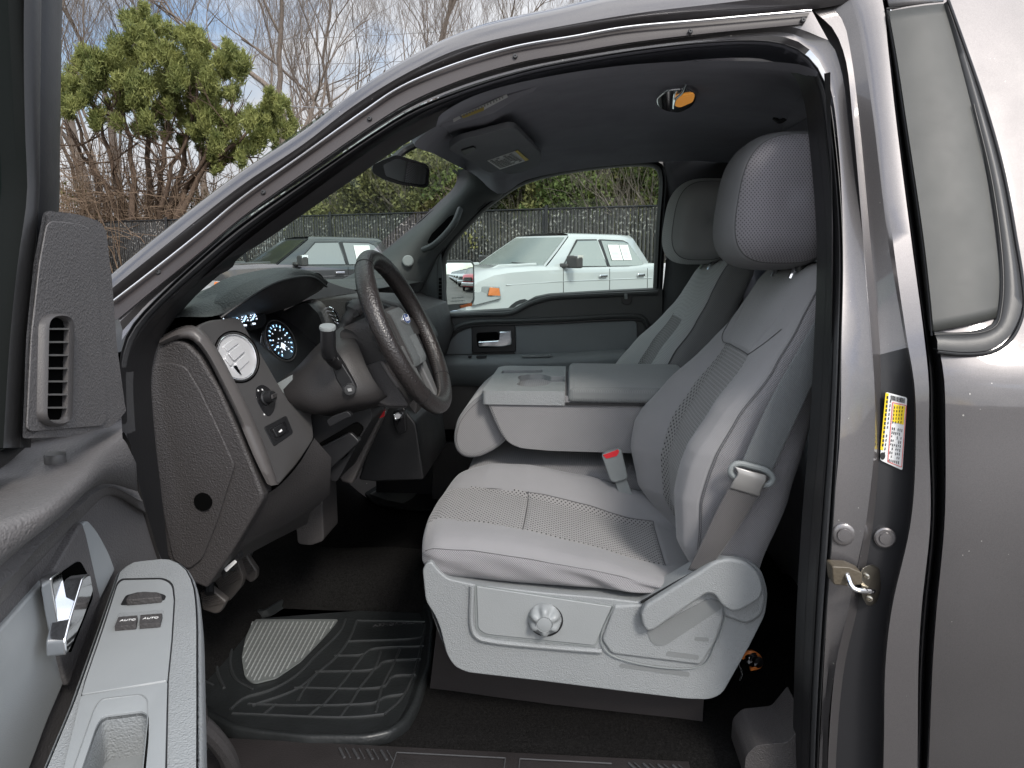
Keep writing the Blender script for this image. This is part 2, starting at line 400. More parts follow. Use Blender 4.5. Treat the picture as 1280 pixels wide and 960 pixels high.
def fence_seg(a, b, nm):
    d = (b-a); L = d.length; d.normalize(); nrm = Vector((-d.y, d.x, 0)); V = []; F = []; UV = []
    n = int(L/.085)
    rr = random.Random(5)
    for i in range(n):
        s0 = i*.085+.008+rr.uniform(-.003, .003); s1 = s0+.070; h = FH-.03+rr.uniform(-.02, .02); off = nrm*rr.uniform(-.006, .006)
        z0 = .08; k = len(V)
        for s, z in ((s0, z0), (s1, z0), (s1, h), (s0, h)): V.append(tuple(a+d*s+off+Vector((0, 0, z))-Vector((-14, 20.9, 0)))); UV.append((s, z))
        F.append((k, k+1, k+2, k+3))
    o = big(nm, V, F, FM, FEN)
    uv = o.data.uv_layers.new(name='UVMap'); uv.data.foreach_set('uv', np.array(UV, dtype=np.float32).ravel())
    solid(o, .004)
    rl = MB(); 
    for z in (FH-.02, .06): rl.tube([a+Vector((0, 0, z)), b+Vector((0, 0, z))], .021, 8)
    rl.make('top_rail', M['black'], FEN)
    k = 0
    while k*3.0 < L:
        p = a+d*k*3.0-nrm*.05; MB().tube([p, p+Vector((0, 0, FH+.06))], .036, 10).make('post', M['black'], FEN); k += 1
FM = slat_mat()
fence_seg(FX(0), FX(1), 'slat_panel')
fence_seg(Vector((6, 13, 0)), Vector((70, 13, 0)), 'slat_panel')
# ------------------------------------------------------------------ foliage helpers
RG = np.random.default_rng(11)
def leaves(cs, per, size, name, mat, parent, org, up=0.0, aspect=2.2, flat=0.0):
    """cs: list of (x,y,z,rx,ry,rz) clumps; leaf quads spread through each, more towards the outside"""
    A = []
    for c in cs:
        n = int(per*(c[3]*c[5])**.75*2)
        d = RG.normal(size=(n, 3)); d /= np.linalg.norm(d, axis=1)[:, None]
        r = RG.random(n)**.45; r *= 1+.25*np.sin(d[:, 0]*7+c[0]*3)*np.cos(d[:, 2]*6+c[1])
        A.append(np.array(c[:3])+d*r[:, None]*np.array(c[3:6]))
    P = np.concatenate(A)-np.array(org); n = len(P)
    t = RG.normal(size=(n, 3)); t[:, 2] += up; t /= np.linalg.norm(t, axis=1)[:, None]
    u = np.cross(t, RG.normal(size=(n, 3))); u /= np.linalg.norm(u, axis=1)[:, None]
    s = size*(.6+.8*RG.random(n))[:, None]
    v0 = P-u*s/aspect*.5; v1 = P+u*s/aspect*.5; v2 = P+t*s+u*s/aspect*.25; v3 = P+t*s-u*s/aspect*.25
    V = np.stack([v0, v1, v2, v3], axis=1).reshape(-1, 3); F = np.arange(n*4).reshape(-1, 4)
    return big(name, V, F, mat, parent)
def leafmat(name, c0, c1, trans=.25, sc=2.0):
    m, nt, b = nmat(name); setp(b, rough=.6, spec=.25); v = coords(nt)
    n = noise_n(nt, v, sc, 3, .6); n2 = noise_n(nt, v, 18, 2, .6)
    mx = nt.nodes.new('ShaderNodeMath'); mx.operation = 'ADD'; nt.links.new(n.outputs['Fac'], mx.inputs[0]); nt.links.new(n2.outputs['Fac'], mx.inputs[1])
    mh_ = nt.nodes.new('ShaderNodeMath'); mh_.operation = 'MULTIPLY'; mh_.inputs[1].default_value = .5; nt.links.new(mx.outputs[0], mh_.inputs[0])
    col = ramp(nt, mh_.outputs[0], [(.36, c0), (.64, c1)]); nt.links.new(col, b.inputs['Base Color'])
    tl = nt.nodes.new('ShaderNodeBsdfTranslucent'); nt.links.new(col, tl.inputs['Color']); ms = nt.nodes.new('ShaderNodeMixShader'); ms.inputs[0].default_value = trans
    out = nt.nodes['Material Output']; nt.links.new(b.outputs[0], ms.inputs[1]); nt.links.new(tl.outputs[0], ms.inputs[2]); nt.links.new(ms.outputs[0], out.inputs[0]); return m
def barkmat(name, c0, c1):
    m, nt, b = nmat(name); setp(b, rough=.95, spec=.1); v = coords(nt, (3, 3, .6)); n = noise_n(nt, v, 6, 5, .7)
    nt.links.new(ramp(nt, n.outputs['Fac'], [(.3, c0), (.7, c1)]), b.inputs['Base Color']); bump(nt, b, n.outputs['Fac'], .7, .03); return m
BK = barkmat('grey_brown_bark', (.10, .08, .065), (.25, .21, .18))
BK2 = barkmat('reddish_brown_bark', (.06, .042, .032), (.16, .115, .085))
class Tubes:
    def __init__(s): s.V = []; s.F = []; s.n = 0
    def seg(s, P, Rr, k=5):
        P = np.array(P); Rr = np.array(Rr); m = len(P)
        T_ = np.gradient(P, axis=0); T_ /= np.linalg.norm(T_, axis=1)[:, None]+1e-9
        ref = np.array([.3, .9, .2]) if abs(T_[0][2]) > .5 else np.array([0, 0, 1.])
        U = np.cross(T_, ref); U /= np.linalg.norm(U, axis=1)[:, None]+1e-9; W = np.cross(T_, U)
        a = np.arange(k)*2*np.pi/k
        ring = P[:, None, :]+Rr[:, None, None]*(U[:, None, :]*np.cos(a)[None, :, None]+W[:, None, :]*np.sin(a)[None, :, None])
        s.V.append(ring.reshape(-1, 3)); i = np.arange(m-1)[:, None]; j = np.arange(k)[None, :]; j2 = (j+1) % k
        f = np.stack([i*k+j, i*k+j2, (i+1)*k+j2, (i+1)*k+j], axis=-1).reshape(-1, 4)+s.n
        s.F.append(f); s.n += m*k
    def build(s, name, mat, parent): return big(name, np.concatenate(s.V), np.concatenate(s.F), mat, parent, smooth=True)
def grow(tb, p, d, L, r, depth, rng, spread=.6, twig=None, up=.12, minr=.006):
    n = 6; P = [np.array(p)]; dd = np.array(d, dtype=float)
    for i in range(n):
        dd = dd+rng.normal(size=3)*.13+np.array([0, 0, up*.5]); dd /= np.linalg.norm(dd); P.append(P[-1]+dd*L/n)
    Rr = np.linspace(r, max(r*.55, minr*.6), n+1)
    (twig if (twig is not None and depth <= 1) else tb).seg(P, Rr, 6 if r > .05 else (4 if r > .015 else 3))
    if depth == 0: return
    nb = int(rng.integers(3, 6)) if depth > 1 else int(rng.integers(3, 6))
    for b in range(nb):
        i = int(rng.integers(2, n+1)) if b else n
        ax = rng.normal(size=3); ax -= dd*ax.dot(dd); ax /= np.linalg.norm(ax); sp = spread*(.6+.7*rng.random())
        nd = dd*math.cos(sp)+ax*math.sin(sp); nd[2] += up; nd /= np.linalg.norm(nd)
        grow(tb, P[i], nd, L*(.55+.3*rng.random()), max(Rr[i]*(.5+.2*rng.random()), minr*.6), depth-1, rng, spread, twig, up, minr)
def bare_tree(base, h, r, seed, lab, lean=(0, 0), depth=5, mat=None, trunk_frac=.45):
    o = root('bare_tree', base, lab, 'tree', 'bare winter trees behind the fence'); rng = np.random.default_rng(seed)
    tb, tw = Tubes(), Tubes(); n = 8; P = [np.zeros(3)]; d = np.array([lean[0], lean[1], 1.]); d /= np.linalg.norm(d)
    for i in range(n): d = d+rng.normal(size=3)*.05; d /= np.linalg.norm(d); P.append(P[-1]+d*h*trunk_frac/n)
    Rr = np.linspace(r, r*.7, n+1); tb.seg(P, Rr, 9)
    for b in range(5):
        i = n if b < 2 else int(rng.integers(3, n)); ax = rng.normal(size=3); ax[2] = 0; ax /= np.linalg.norm(ax); sp = .25+.5*rng.random()
        nd = d*math.cos(sp)+ax*math.sin(sp); grow(tb, P[i], nd, h*.30*(.8+.4*rng.random()), Rr[i]*(.62 if b < 2 else .4), depth-1, rng, .55, tw, .16)
    tb.build('trunk', mat or BK, o); tw.build('crown', mat or BK, o); return o
def gpos(px, D): return Vector(((px-711)/925*D, D-1.2, 0))
TL = [(112, 27, 15, .24, 'pale bare tree rising at the far left behind the evergreen', (-.02, 0)),
      (150, 32, 17, .22, 'bare tree behind the top of the evergreen', (.03, 0)),
      (250, 38, 18, .2, 'thin bare tree right of the evergreen top', (.03, 0)),
      (372, 30, 17, .27, 'tallest bare tree with a knotted trunk right of the evergreen', (-.05, 0)),
      (330, 44, 18, .2, 'slender bare tree between the evergreen and the knotted trunk', (.06, 0)),
      (440, 36, 17, .2, 'bare tree leaning over the windscreen pillar', (-.1, 0)),
      (570, 30, 16, .22, 'bare tree with a forked trunk above the front of the roof', (-.12, 0)),
      (650, 40, 19, .2, 'bare tree just above the roof, right of the forked one', (.1, 0)),
      (500, 48, 20, .22, 'distant bare tree above the windscreen pillar', (.04, 0)),
      (740, 34, 13, .2, 'bare tree showing its limbs over the bushes in the passenger window', (-.05, 0)),
      (200, 55, 20, .2, 'faint far bare tree directly behind the evergreen', (0, 0)),
      (420, 60, 21, .22, 'faint far bare tree between two nearer trunks', (0, 0)),
      (20, 34, 17, .22, 'bare tree seen beyond the open door', (0, 0))]
for i, (px, D, h, r, lab, ln) in enumerate(TL): bare_tree(gpos(px, D), h, r, 40+i, lab, ln)
# background belt of thin woods, far off
wd = Tubes(); rng = np.random.default_rng(5)
for k in range(150):
    D = 62+rng.random()*30; px = -500+rng.random()*1500; p = gpos(px, D); hgt = 6+rng.random()*8
    P = [np.array(p)+np.array([0, 0, z])+rng.normal(size=3)*.12*z/3 for z in np.linspace(0, hgt, 5)]
    wd.seg(P, np.linspace(.14, .03, 5), 4)
    for j in range(16):
        q = P[1+int(rng.integers(0, 4))]; dr = rng.normal(size=3); dr[2] = abs(dr[2])+.3; dr /= np.linalg.norm(dr); l_ = 1.5+rng.random()*2.5
        wd.seg([q, q+dr*l_*.5+rng.normal(size=3)*.1, q+dr*l_+np.array([0, 0, .3])], [.035, .02, .008], 3)
w_ = wd.build('distant_woods', BK, None); w_['kind'] = 'stuff'; w_['label'] = 'grey thicket of far off bare woods'; w_['category'] = 'woods'
# ------------------------------------------------------------------ big evergreen with a brushy base
DE = 22.5
EV = root('evergreen_tree', gpos(215, DE), 'tall yellow green evergreen with bare brown stems below, behind the fence', 'tree')
eo = np.array(gpos(215, DE))
def ep(px, py, dd=0): q = at(px, py, DE-1.2+dd); return (q.x, q.y, q.z)
CL = [(175, 45, 26), (150, 70, 30), (200, 62, 28), (125, 95, 30), (165, 100, 36), (205, 95, 32), (240, 70, 30), (262, 90, 28), (290, 82, 22), (280, 110, 22), (235, 110, 30), (110, 65, 18),
      (85, 100, 18), (95, 125, 22), (180, 130, 28), (215, 135, 24), (140, 130, 24), (250, 130, 24), (255, 150, 26), (290, 145, 26), (325, 150, 26), (345, 135, 20), (358, 155, 18), (240, 165, 22), (275, 170, 26), (310, 172, 24), (335, 172, 18), (120, 150, 18), (185, 155, 18), (205, 165, 16), (165, 25, 12), (180, 18, 10), (245, 50, 14), (290, 62, 9), (300, 72, 8),
      (265, 195, 16), (300, 195, 14), (80, 140, 14), (270, 210, 10), (340, 120, 10), (105, 80, 14), (225, 45, 12), (195, 35, 13)]
rnd = random.Random(7); cs = []
for (x, y, r) in CL:
    for j in range(8):
        q = ep(x+rnd.gauss(0, r*.45), y+rnd.gauss(0, r*.45), rnd.uniform(-1.3, 1.3)); rr = r/925*DE*(.22+.34*rnd.random()); cs.append((*q, rr*.8, rr*.8, rr*1.15))
LM = leafmat('yellow_green_needles', (.09, .12, .035), (.34, .35, .12), .35, 1.6)
ev_l = leaves(cs, 1900, .13, 'crown', LM, EV, eo, up=1.3, aspect=5)
tbs = Tubes()
for (x0, x1, y1, x2, y2) in ((170, 160, 180, 150, 90), (165, 140, 200, 110, 110), (185, 185, 190, 175, 60), (190, 205, 200, 215, 110), (200, 230, 205, 250, 90), (205, 245, 215, 290, 130), (210, 262, 205, 330, 150), (160, 120, 215, 85, 130), (195, 215, 220, 240, 150), (150, 110, 205, 78, 150), (215, 240, 225, 270, 180)):
    P = [np.array(ep(x0, 345)), np.array(ep(x0*.7+x1*.3, 270, rnd.uniform(-.6, .6))), np.array(ep(x1, y1, rnd.uniform(-.8, .8))), np.array(ep((x1+x2)/2, (y1+y2)/2, rnd.uniform(-.5, .5))), np.array(ep(x2, y2))]
    P = [np.array(p)-eo for p in cr([Vector(p) for p in P], 14)]; P = [p+rng.normal(size=3)*.05 for p in P]; tbs.seg(P, np.linspace(.13, .03, 14), 6)
    for j in range(9):
        q = P[3+int(rng.integers(0, 10))]; dr = rng.normal(size=3)+np.array([0, 0, .8]); dr /= np.linalg.norm(dr); grow(tbs, q, dr, 1.2, .03, 1, rng, .6)
tbs.build('trunk', BK2, EV)
# brushwood around it: bent twigs
BR = root('brush', gpos(150, 21.8), 'tangle of bent leafless brushwood at the foot of the evergreen', 'brush'); bo_ = np.array(gpos(150, 21.8))
tw = Tubes()
for k in range(560):
    x = 60+rnd.random()*250; D = 21.9+rnd.random()*2.4; b0 = np.array(gpos(x, D)); hgt = (2.9+rnd.random()*2.1)*(1.25 if x < 160 else .95)
    lx = rnd.gauss(-.2, 1.2); ly = rnd.gauss(0, .5); P = [b0+np.array([lx*t*t+rnd.gauss(0, .08), ly*t, hgt*t*(1-.22*t*t*abs(lx))])-bo_ for t in np.linspace(0, 1, 8)]
    tw.seg(P, np.linspace(.022, .006, 8), 3)
    for j in range(3):
        q = P[3+int(rnd.random()*4)]; dr = np.array([rnd.gauss(0, 1), rnd.gauss(0, .5), rnd.random()*.8]); tw.seg([q, q+dr*.35, q+dr*.7-np.array([0, 0, .12])], [.012, .008, .004], 3)
tw.build('twigs', barkmat('tan_twig_bark', (.13, .09, .06), (.30, .22, .16)), BR)
leaves([(*[c for c in gpos(x, 23.5)][:2], z, .7, .5, .5) for x, z in ((100, 2.6), (150, 3), (205, 2.8), (240, 3.2), (290, 2.7), (75, 3.4), (260, 2.3), (180, 2.2))], 160, .12, 'dry_leaves', leafmat('olive_dry_leaves', (.07, .08, .02), (.20, .17, .07)), BR, bo_, .2)
# evergreen behind the open door's glass at the far left
ev2 = root('evergreen_tree', gpos(-20, 15), 'dark evergreen seen through the glass of the open door', 'tree')
c2_ = [(*at(x, y, 14+rnd.uniform(-1, 1)), .7, .6, .7) for x, y in [(-30, 40), (-10, 90), (5, 60), (-25, 130), (0, 140), (10, 180), (-20, 200), (0, 20), (-10, -20), (-60, 60), (-60, 160), (8, 215), (-30, 240)]]
leaves(c2_, 1000, .12, 'crown', leafmat('deep_green_needles', (.02, .05, .012), (.07, .12, .03)), ev2, gpos(-20, 15), .5, 3)
t2 = Tubes(); t2.seg([np.zeros(3), np.array([0, 0, 3.]), np.array([.2, 0, 6.])], [.16, .12, .05], 8); t2.build('trunk', BK2, ev2)
# hedge of ivy clad shrubs behind the fence
hm1 = leafmat('ivy_green', (.035, .06, .015), (.18, .20, .065), .2, 1.5); hm2 = leafmat('olive_shrub', (.07, .08, .028), (.27, .25, .10), .2, 1.8); hm3 = leafmat('bright_shrub', (.05, .08, .022), (.17, .20, .07), .2, 1.5)
HD = [(415, 20.5, 3.6, hm2, 'low olive shrub at the left end of the bushes'), (470, 20.0, 4.6, hm2, 'olive shrub behind the rear view mirror'), (530, 19.2, 5.0, hm2, 'tall olive shrub behind the fence at the windscreen corner'), (590, 18.6, 4.7, hm1, 'ivy clad shrub behind the passenger window front'), (640, 18.0, 4.8, hm2, 'mixed olive shrub behind the white pickup windscreen'),
      (690, 17.8, 5.1, hm3, 'brighter green shrub above the white pickup roof'), (735, 17.6, 4.6, hm1, 'dark ivy shrub above the rear of the white pickup'), (785, 17.4, 4.6, hm2, 'thin shrub with pale bare limbs at the rear of the passenger window'), (840, 17.4, 5.0, hm1, 'ivy shrub hidden partly by the rear pillar')]
for i, (px, D, h, mt, lab) in enumerate(HD):
    p = gpos(px, D+.4); o = root('shrub', p, lab, 'shrub', 'shrubs along the back of the fence'); cs = []
    for k in range(26):
        a = rnd.random()*6.28; zz = .9+rnd.random()*(h-1.5); w_r = 1.25*(1-.35*(zz/h)**2); rr = .35+.35*rnd.random()
        cs.append((p.x+math.cos(a)*w_r*rnd.random(), p.y+math.sin(a)*w_r*.7, zz, rr, rr, rr*.8))
    leaves(cs, 900 if i != 7 else 420, .085, 'foliage', mt, o, np.array(p), .2, 1.6)
    tb = Tubes(); r2 = np.random.default_rng(100+i)
    for k in range(3 if i != 7 else 8):
        dr = np.array([r2.normal()*.3, r2.normal()*.2-.15*(i == 7), 1.]); grow(tb, np.zeros(3), dr/np.linalg.norm(dr), h*.42, .06 if i != 7 else .09, 3, r2, .5)
    tb.build('stems', BK, o)
# a second, deeper layer as one mass
mass = [(*(gpos(px, 23+rnd.random()*3))[:2], 1+rnd.random()*3.4, .9, .9, .8) for px in range(380, 900, 9) for _ in range(3)]
o = leaves(mass, 260, .14, 'undergrowth', hm1, None, (0, 0, 0), .1, 1.5); o['kind'] = 'stuff'; o['label'] = 'dark green undergrowth filling the gaps behind the shrubs'; o['category'] = 'undergrowth'
# overhead wires and an antenna like thin pole
def wire(p0, p1, lab, r=.012):
    P = cr([Vector(p0), (Vector(p0)+Vector(p1))/2-Vector((0, 0, .35)), Vector(p1)], 20); o = MB().tube(P, r, 5).make('overhead_wire', M['silver'], None, label=lab, cat='wire', group='overhead wires')
wire(at(330, 131, 26), at(1000, 122, 18), 'lowest overhead wire crossing in front of the knotted trunk', .018); wire(at(50, 78, 40), at(900, 58, 26), 'middle overhead wire through the bare crowns'); wire(at(50, 50, 40), at(900, 18, 26), 'highest overhead wire through the bare crowns')
# ------------------------------------------------------------------ parked pickups
def vglass(name, col):
    m, nt, b = nmat(name); setp(b, col=col, rough=.13, spec=1.0, ior=2.1); return m
VG = vglass('vehicle_glass', (.10, .13, .115)); VGD = vglass('dark_vehicle_glass', (.03, .035, .03))
def vpaint(name, col, rough=.35):
    m, nt, b = nmat(name); setp(b, col=col, rough=rough, coat=1, coatr=.05); return m
HWB = 1.0
HLM = simple('headlamp_lens', (.22, .23, .23), .12, .5)
def sidew(x, z):
    w = .985-.05*((abs(x)/2.9)**4)
    w -= .10*max(0, (.75-z))*.6+.02*max(0, z-1.0)
    if x > 2.2: w -= .16*((x-2.2)/.7)**2
    return w
def topz(x):
    if x > 2.75: return 1.12-(x-2.75)*.6
    if x > 1.45: return 1.37-.06*((x-1.45)/1.3)-.16*max(0, (x-2.3)/.45)**2
    if x > -1.15: return 1.36
    return 1.40
def pickup(nm, loc, rz, lab, paint_, group=None, glass_=None, detail=True, mirrorcol=None):
    t = root(nm, loc, lab, 'pickup truck', group, rz); gm = glass_ or VG
    b = MB(); rows = []
    for x in [2.92, 2.88, 2.75, 2.5, 2.2, 1.9, 1.7, 1.45, 1.0, .5, 0, -.5, -1.15, -1.2, -1.6, -2.2, -2.6, -2.85, -2.9]:
        tz = topz(x); cap = x < -1.16; row = []
        for z in (.42, .55, .8, 1.0, 1.15, 1.25, tz-.05 if tz > 1.32 else min(tz, 1.25)): row.append((x, sidew(x, min(z, tz)), min(z, tz)))
        if x > 1.4: row += [(x, sidew(x, tz)*.93, tz+.0), (x, sidew(x, tz)*.84, tz+.035), (x, .5, tz+.03), (x, .2, tz+.045), (x, 0, tz+.045)]
        elif not cap: row += [(x, sidew(x, tz)*.96, tz), (x, .85, tz+.01), (x, .5, tz), (x, .2, tz), (x, 0, tz)]
        else: row += [(x, sidew(x, tz)*.985, tz), (x, .86, tz), (x, .85, .9), (x, .2, .9), (x, 0, .9)]
        rows.append([Vector(p) for p in row])
    full = [r+[Vector((p.x, -p.y, p.z)) for p in reversed(r[:-1])] for r in rows]
    b.rows(full, cap=True); body_ = fixn(b.make('body', paint_, t, smooth=45, local=True))
    # cab
    g = MB()
    bot = [(1.45, .90), (1.0, .93), (.2, .94), (-.6, .94), (-1.12, .93), (-1.17, .85), (-1.2, 0)]
    topp = [(.70, .66), (.45, .72), (0, .74), (-.5, .74), (-.86, .72), (-.93, .64), (-.96, 0)]
    def cab(i_pt, h):
        (x0, y0), (x1, y1) = i_pt; k = h; return Vector((x0+(x1-x0)*k, y0+(y1-y0)*max(k, 0)**1.15, 1.34+.50*k))
    rws = []
    for h in (0, .2, .4, .6, .8, .92, 1.0):
        rws.append([cab(q, h) for q in zip(bot, topp)])
    rws.append([Vector((p.x*.96-.0, p.y*.94, 1.885)) for p in rws[-1]]); rws.append([Vector((p.x*.8, p.y*.6, 1.915)) for p in rws[-2]]); rws.append([Vector((p.x*.5, 0, 1.925)) for p in rws[-3]])
    for s_ in (1, -1):
        rr_ = [[Vector((p.x, p.y*s_, p.z)) for p in r] for r in rws]; g.rows(rr_)
    fixn(g.make('cab', paint_, t, smooth=50, local=True))
    # windscreen
    def ws(u, h, off=0):
        p0 = cab(((1.45+.10*(1-u*u), .90*u), (.70+.08*(1-u*u), .66*u)), h); return p0+Vector((.02+off, 0, .015+off*.6))
    w = MB(); w.rows([[ws(u, h) for u in np.linspace(-.93, .93, 11)] for h in (.04, .35, .7, .97)]); fixn(w.make('windshield', gm, t, smooth=90, local=True))
    w = MB(); w.rows([[ws(u, h, -.006) for u in (-1, -.5, 0, .5, 1)] for h in (-.02, .5, 1.03)]); w.make('windshield_surround', M['black'] if glass_ else paint_, t, smooth=90, local=True)
    if detail:
        fixn(MB().tube([Vector((1.50, .75, 1.40)), Vector((1.46, .1, 1.42))], .012, 5).make('wiper', M['black'], t, local=True))
    for s_ in (1, -1):
        def sd(x, h, off):
            k = h; y = (.94+(.735-.94)*max(k, 0)**1.15)*s_; return Vector((x, y+off*s_, 1.34+.50*k))
        for nm_, pts in (('front_window', [(1.08, .06), (.62, .84), (.60, .88), (.12, .90), (.06, .05)]), ('rear_window', [(-.02, .05), (.02, .90), (-.55, .88), (-.66, .80), (-.90, .12), (-.88, .05)])):
            fr_ = [sd(x+(.035 if x == max(q[0] for q in pts) else (-.03 if x == min(q[0] for q in pts) else 0)), h+(.045 if h > .5 else -.05), .010) for x, h in pts]
            MB().prism(fr_, (0, -.02*s_, 0)).make('window_trim', M['black'], t, smooth=0, local=True) if detail else None
            wi = MB().prism([sd(x, h, .016) for x, h in pts], (0, -.01*s_, 0)).make('side_window', gm, t, smooth=0, local=True)
            if s_ == 1 and nm_ == 'rear_window' and detail == 2:
                wi['label'] = 'rear side window with two white papers taped inside'
                for (xa, xb) in ((-.10, -.38), (-.40, -.62)):
                    pq = [sd(xa, .24, .022), sd(xb, .24, .022), sd(xb, .76, .022), sd(xa, .76, .022)]; pa = MB().prism(pq, (0, -.002*s_, 0)).make('taped_paper', M['white'], t, smooth=0, local=True)
                    ln_ = MB()
                    for k in range(9):
                        h = .70-k*.045
                        if xa > -.3 and k in (1, 2): continue
                        ln_.prism([sd(xa-.03, h, .024), sd(xa-.03-.19*(xa > -.3)-.13*(xa < -.3), h, .024), sd(xa-.03-.19*(xa > -.3)-.13*(xa < -.3), h-.012, .024), sd(xa-.03, h-.012, .024)], (0, -.001, 0))
                    ln_.make('printed_lines', M['greyink'], pa, smooth=0, local=True)
            if s_ == 1 and nm_ == 'rear_window' and detail == 3:
                MB().prism([sd(-.2, .2, .022), sd(-.55, .2, .022), sd(-.55, .8, .022), sd(-.2, .8, .022)], (0, -.002*s_, 0)).make('taped_paper', M['white'], t, smooth=0, local=True)
        if detail:
            MB().prism([sd(.03, .02, .013), sd(.09, .92, .013), sd(.0, .92, .013), sd(-.05, .02, .013)], (0, -.006*s_, 0)).make('door_pillar', M['black'], t, smooth=0, local=True)
            MB().tube([Vector((2.3, (sidew(2.3, 1.1)+.002)*s_, 1.10)), Vector((1.2, (sidew(1.2, 1.12)+.002)*s_, 1.13)), Vector((-1.1, (sidew(-1.1, 1.14)+.002)*s_, 1.14))], .009, 4).make('body_crease', paint_, t, local=True)
            MB().tube([Vector((2.75, .62*s_, topz(2.75)+.03)), Vector((2.2, .66*s_, topz(2.2)+.045)), Vector((1.5, .74*s_, topz(1.5)+.035))], .022, 6).make('hood_crease', paint_, t, local=True)
            # door gaps and handles
            for x in (1.12, .02, -.98):
                MB().tube([Vector((x-(.0 if x > 1 else 0), (sidew(x, .6)+.003)*s_, .6)), Vector((x, (sidew(x, 1.0)+.003)*s_, 1.0)), Vector((x, (sidew(x, 1.3)+.0)*s_, 1.32))], .006, 4).make('door_gap', M['black'], t, local=True)
            for x in (.20, -.78):
                bevel(MB().box((x, (sidew(x, 1.2)+.02)*s_, 1.20), (.19, .04, .045)).make('door_handle', M['chrome'], t, local=True), .01)
            mr = MB(); mr.box((1.02, 1.13*s_, 1.44), (.14, .26, .20)).box((1.08, .96*s_, 1.38), (.10, .2, .07)); bevel(mr.make('side_mirror', M['dark'], t, local=True), .03)
            MB().box((1.02, 1.22*s_, 1.52), (.12, .08, .05)).make('mirror_cap', M['chrome'], t, local=True)
        # head lamp
        hlp = MB(); hlp.prism([Vector((2.46, .985*s_, 1.08)), Vector((2.90, .76*s_, 1.10)), Vector((3.0, .62*s_, .84)), Vector((2.84, .88*s_, .82)), Vector((2.44, 1.0*s_, .90))], (-.06, -.06*s_, 0))
        hlo_ = bevel(fixn(hlp.make('headlight', HLM, t, smooth=0, local=True)), .012)
        MB().prism([Vector((2.47, .995*s_, 1.06)), Vector((2.60, .935*s_, 1.075)), Vector((2.64, .945*s_, .96)), Vector((2.46, 1.01*s_, .95))], (-.02, -.02*s_, 0)).make('amber_lamp', simple('amber_lamp', (.45, .12, .015), .25), t, smooth=0, local=True)
        for x in (1.95, -1.75):
            aw = MB().lathe(Vector((x, .93*s_, .42)), (0, s_, 0), [(.46, -.1), (.46, .045), (.40, .05), (.40, -.1)], 32); fixn(aw.make('wheel_arch', M['black'], t, local=True))
            wl = fixn(MB().lathe(Vector((x, .74*s_, .40)), (0, s_, 0), [(.3, 0), (.38, 0), (.40, .04), (.40, .22), (.37, .25), (.25, .245)], 32).make('wheel', M['rubber'], t, local=True))
            fixn(MB().lathe(Vector((x, .74*s_, .40)), (0, s_, 0), [(.25, .20), (.26, .252), (.22, .24), (.06, .21), (.05, .24), (.01, .24)], 24).make('rim', M['silver'], wl, local=True))
    # grille and bumper
    gr_ = bevel(MB().box((2.93, 0, .98), (.10, 1.16, .30)).make('grille', M['gloss'], t, local=True), .03)
    for k in range(3): MB().box((2.985, 0, .88+k*.10), (.03, 1.1, .022)).make('grille_bar', M['chrome'], gr_, local=True)
    bevel(MB().box((2.96, 0, .62), (.22, 1.86, .26)).make('bumper', M['chrome'], t, local=True), .05)
    return t
WP = vpaint('white_truck_paint', (.40, .42, .42)); BP = vpaint('black_truck_paint', (.03, .033, .033), .25); RP = vpaint('red_truck_paint', (.35, .02, .03))
pickup('parked_pickup', (0.0, 12.3, 0), R(225), 'white crew cab pickup in front of the fence, seen through the passenger window', WP, detail=2)
pickup('parked_pickup', (-5.05, 14.2, .0), R(222), 'black crew cab pickup seen through the windscreen above the dashboard', BP, glass_=VGD, detail=3)
rowx = [(23.0, 9.8, RP, 'red pickup nearest in the row shown by the door mirror')]
pickup('parked_pickup', (12.5, 6.6, 0), R(212), 'red pickup nearest in the row shown by the door mirror', RP, glass_=VGD, detail=False)
w1_ = pickup('parked_pickup', (16.4, 6.5, 0), R(212), 'white pickup in the receding row shown by the door mirror', WP, 'white pickups in the mirrored row', glass_=VGD, detail=False)
for k in range(1, 7):
    c = copy_tree(w1_); c.location = (16.4+3.9*k, 6.5-.1*k, 0)
# ------------------------------------------------------------------ the pickup truck: shell
T = root('pickup_truck', (0, 1, 0), 'dark grey pickup truck with its driver door open onto a light grey cloth interior', 'pickup truck')
def skin(z):
    if z > 1.36: return .03+(z-1.36)*.40
    return .03-.03*math.sin((1.36-z)/.8*math.pi)
def sk(px, py, off=0.0):
    Y = .1
    for _ in range(6): Y = skin(at(px, py, Y).z)+off
    return at(px, py, Y)
def skr(pts, off): return [sk(p[0], p[1], p[2] if len(p) > 2 else off) for p in pts]
R0f = skr([(118, 362), (140, 342), (215, 280), (300, 215), (378, 164), (441, 116), (500, 78), (566, 44), (612, 28), (700, 8), (760, -6), (850, -20), (1000, -42), (1110, -60), (1200, -70)], .0)
R0 = [p+Vector((0, .0, 0)) for p in skr([pix(p) for p in R0f], .034)]
R1 = skr([(126, 372), (143, 358), (215, 300), (300, 233), (378, 181), (441, 133), (500, 96), (566, 64), (620, 49), (700, 33), (800, 16), (900, 4), (1010, -10), (1110, -30), (1200, -40)], -.012)
R1b = skr([(130, 377), (145, 363), (216, 306), (301, 240), (379, 187), (443, 139), (501, 102), (567, 71), (622, 54), (703, 38), (802, 22), (900, 12), (1010, 2), (1110, -18), (1200, -28)], .0)
R2 = skr([(136, 381), (187, 340), (250, 290), (300, 248), (380, 191), (456, 137), (500, 108), (566, 80), (644, 57), (719, 44), (781, 33), (880, 24), (1014, 12), (1110, -5), (1200, -15)], .02)
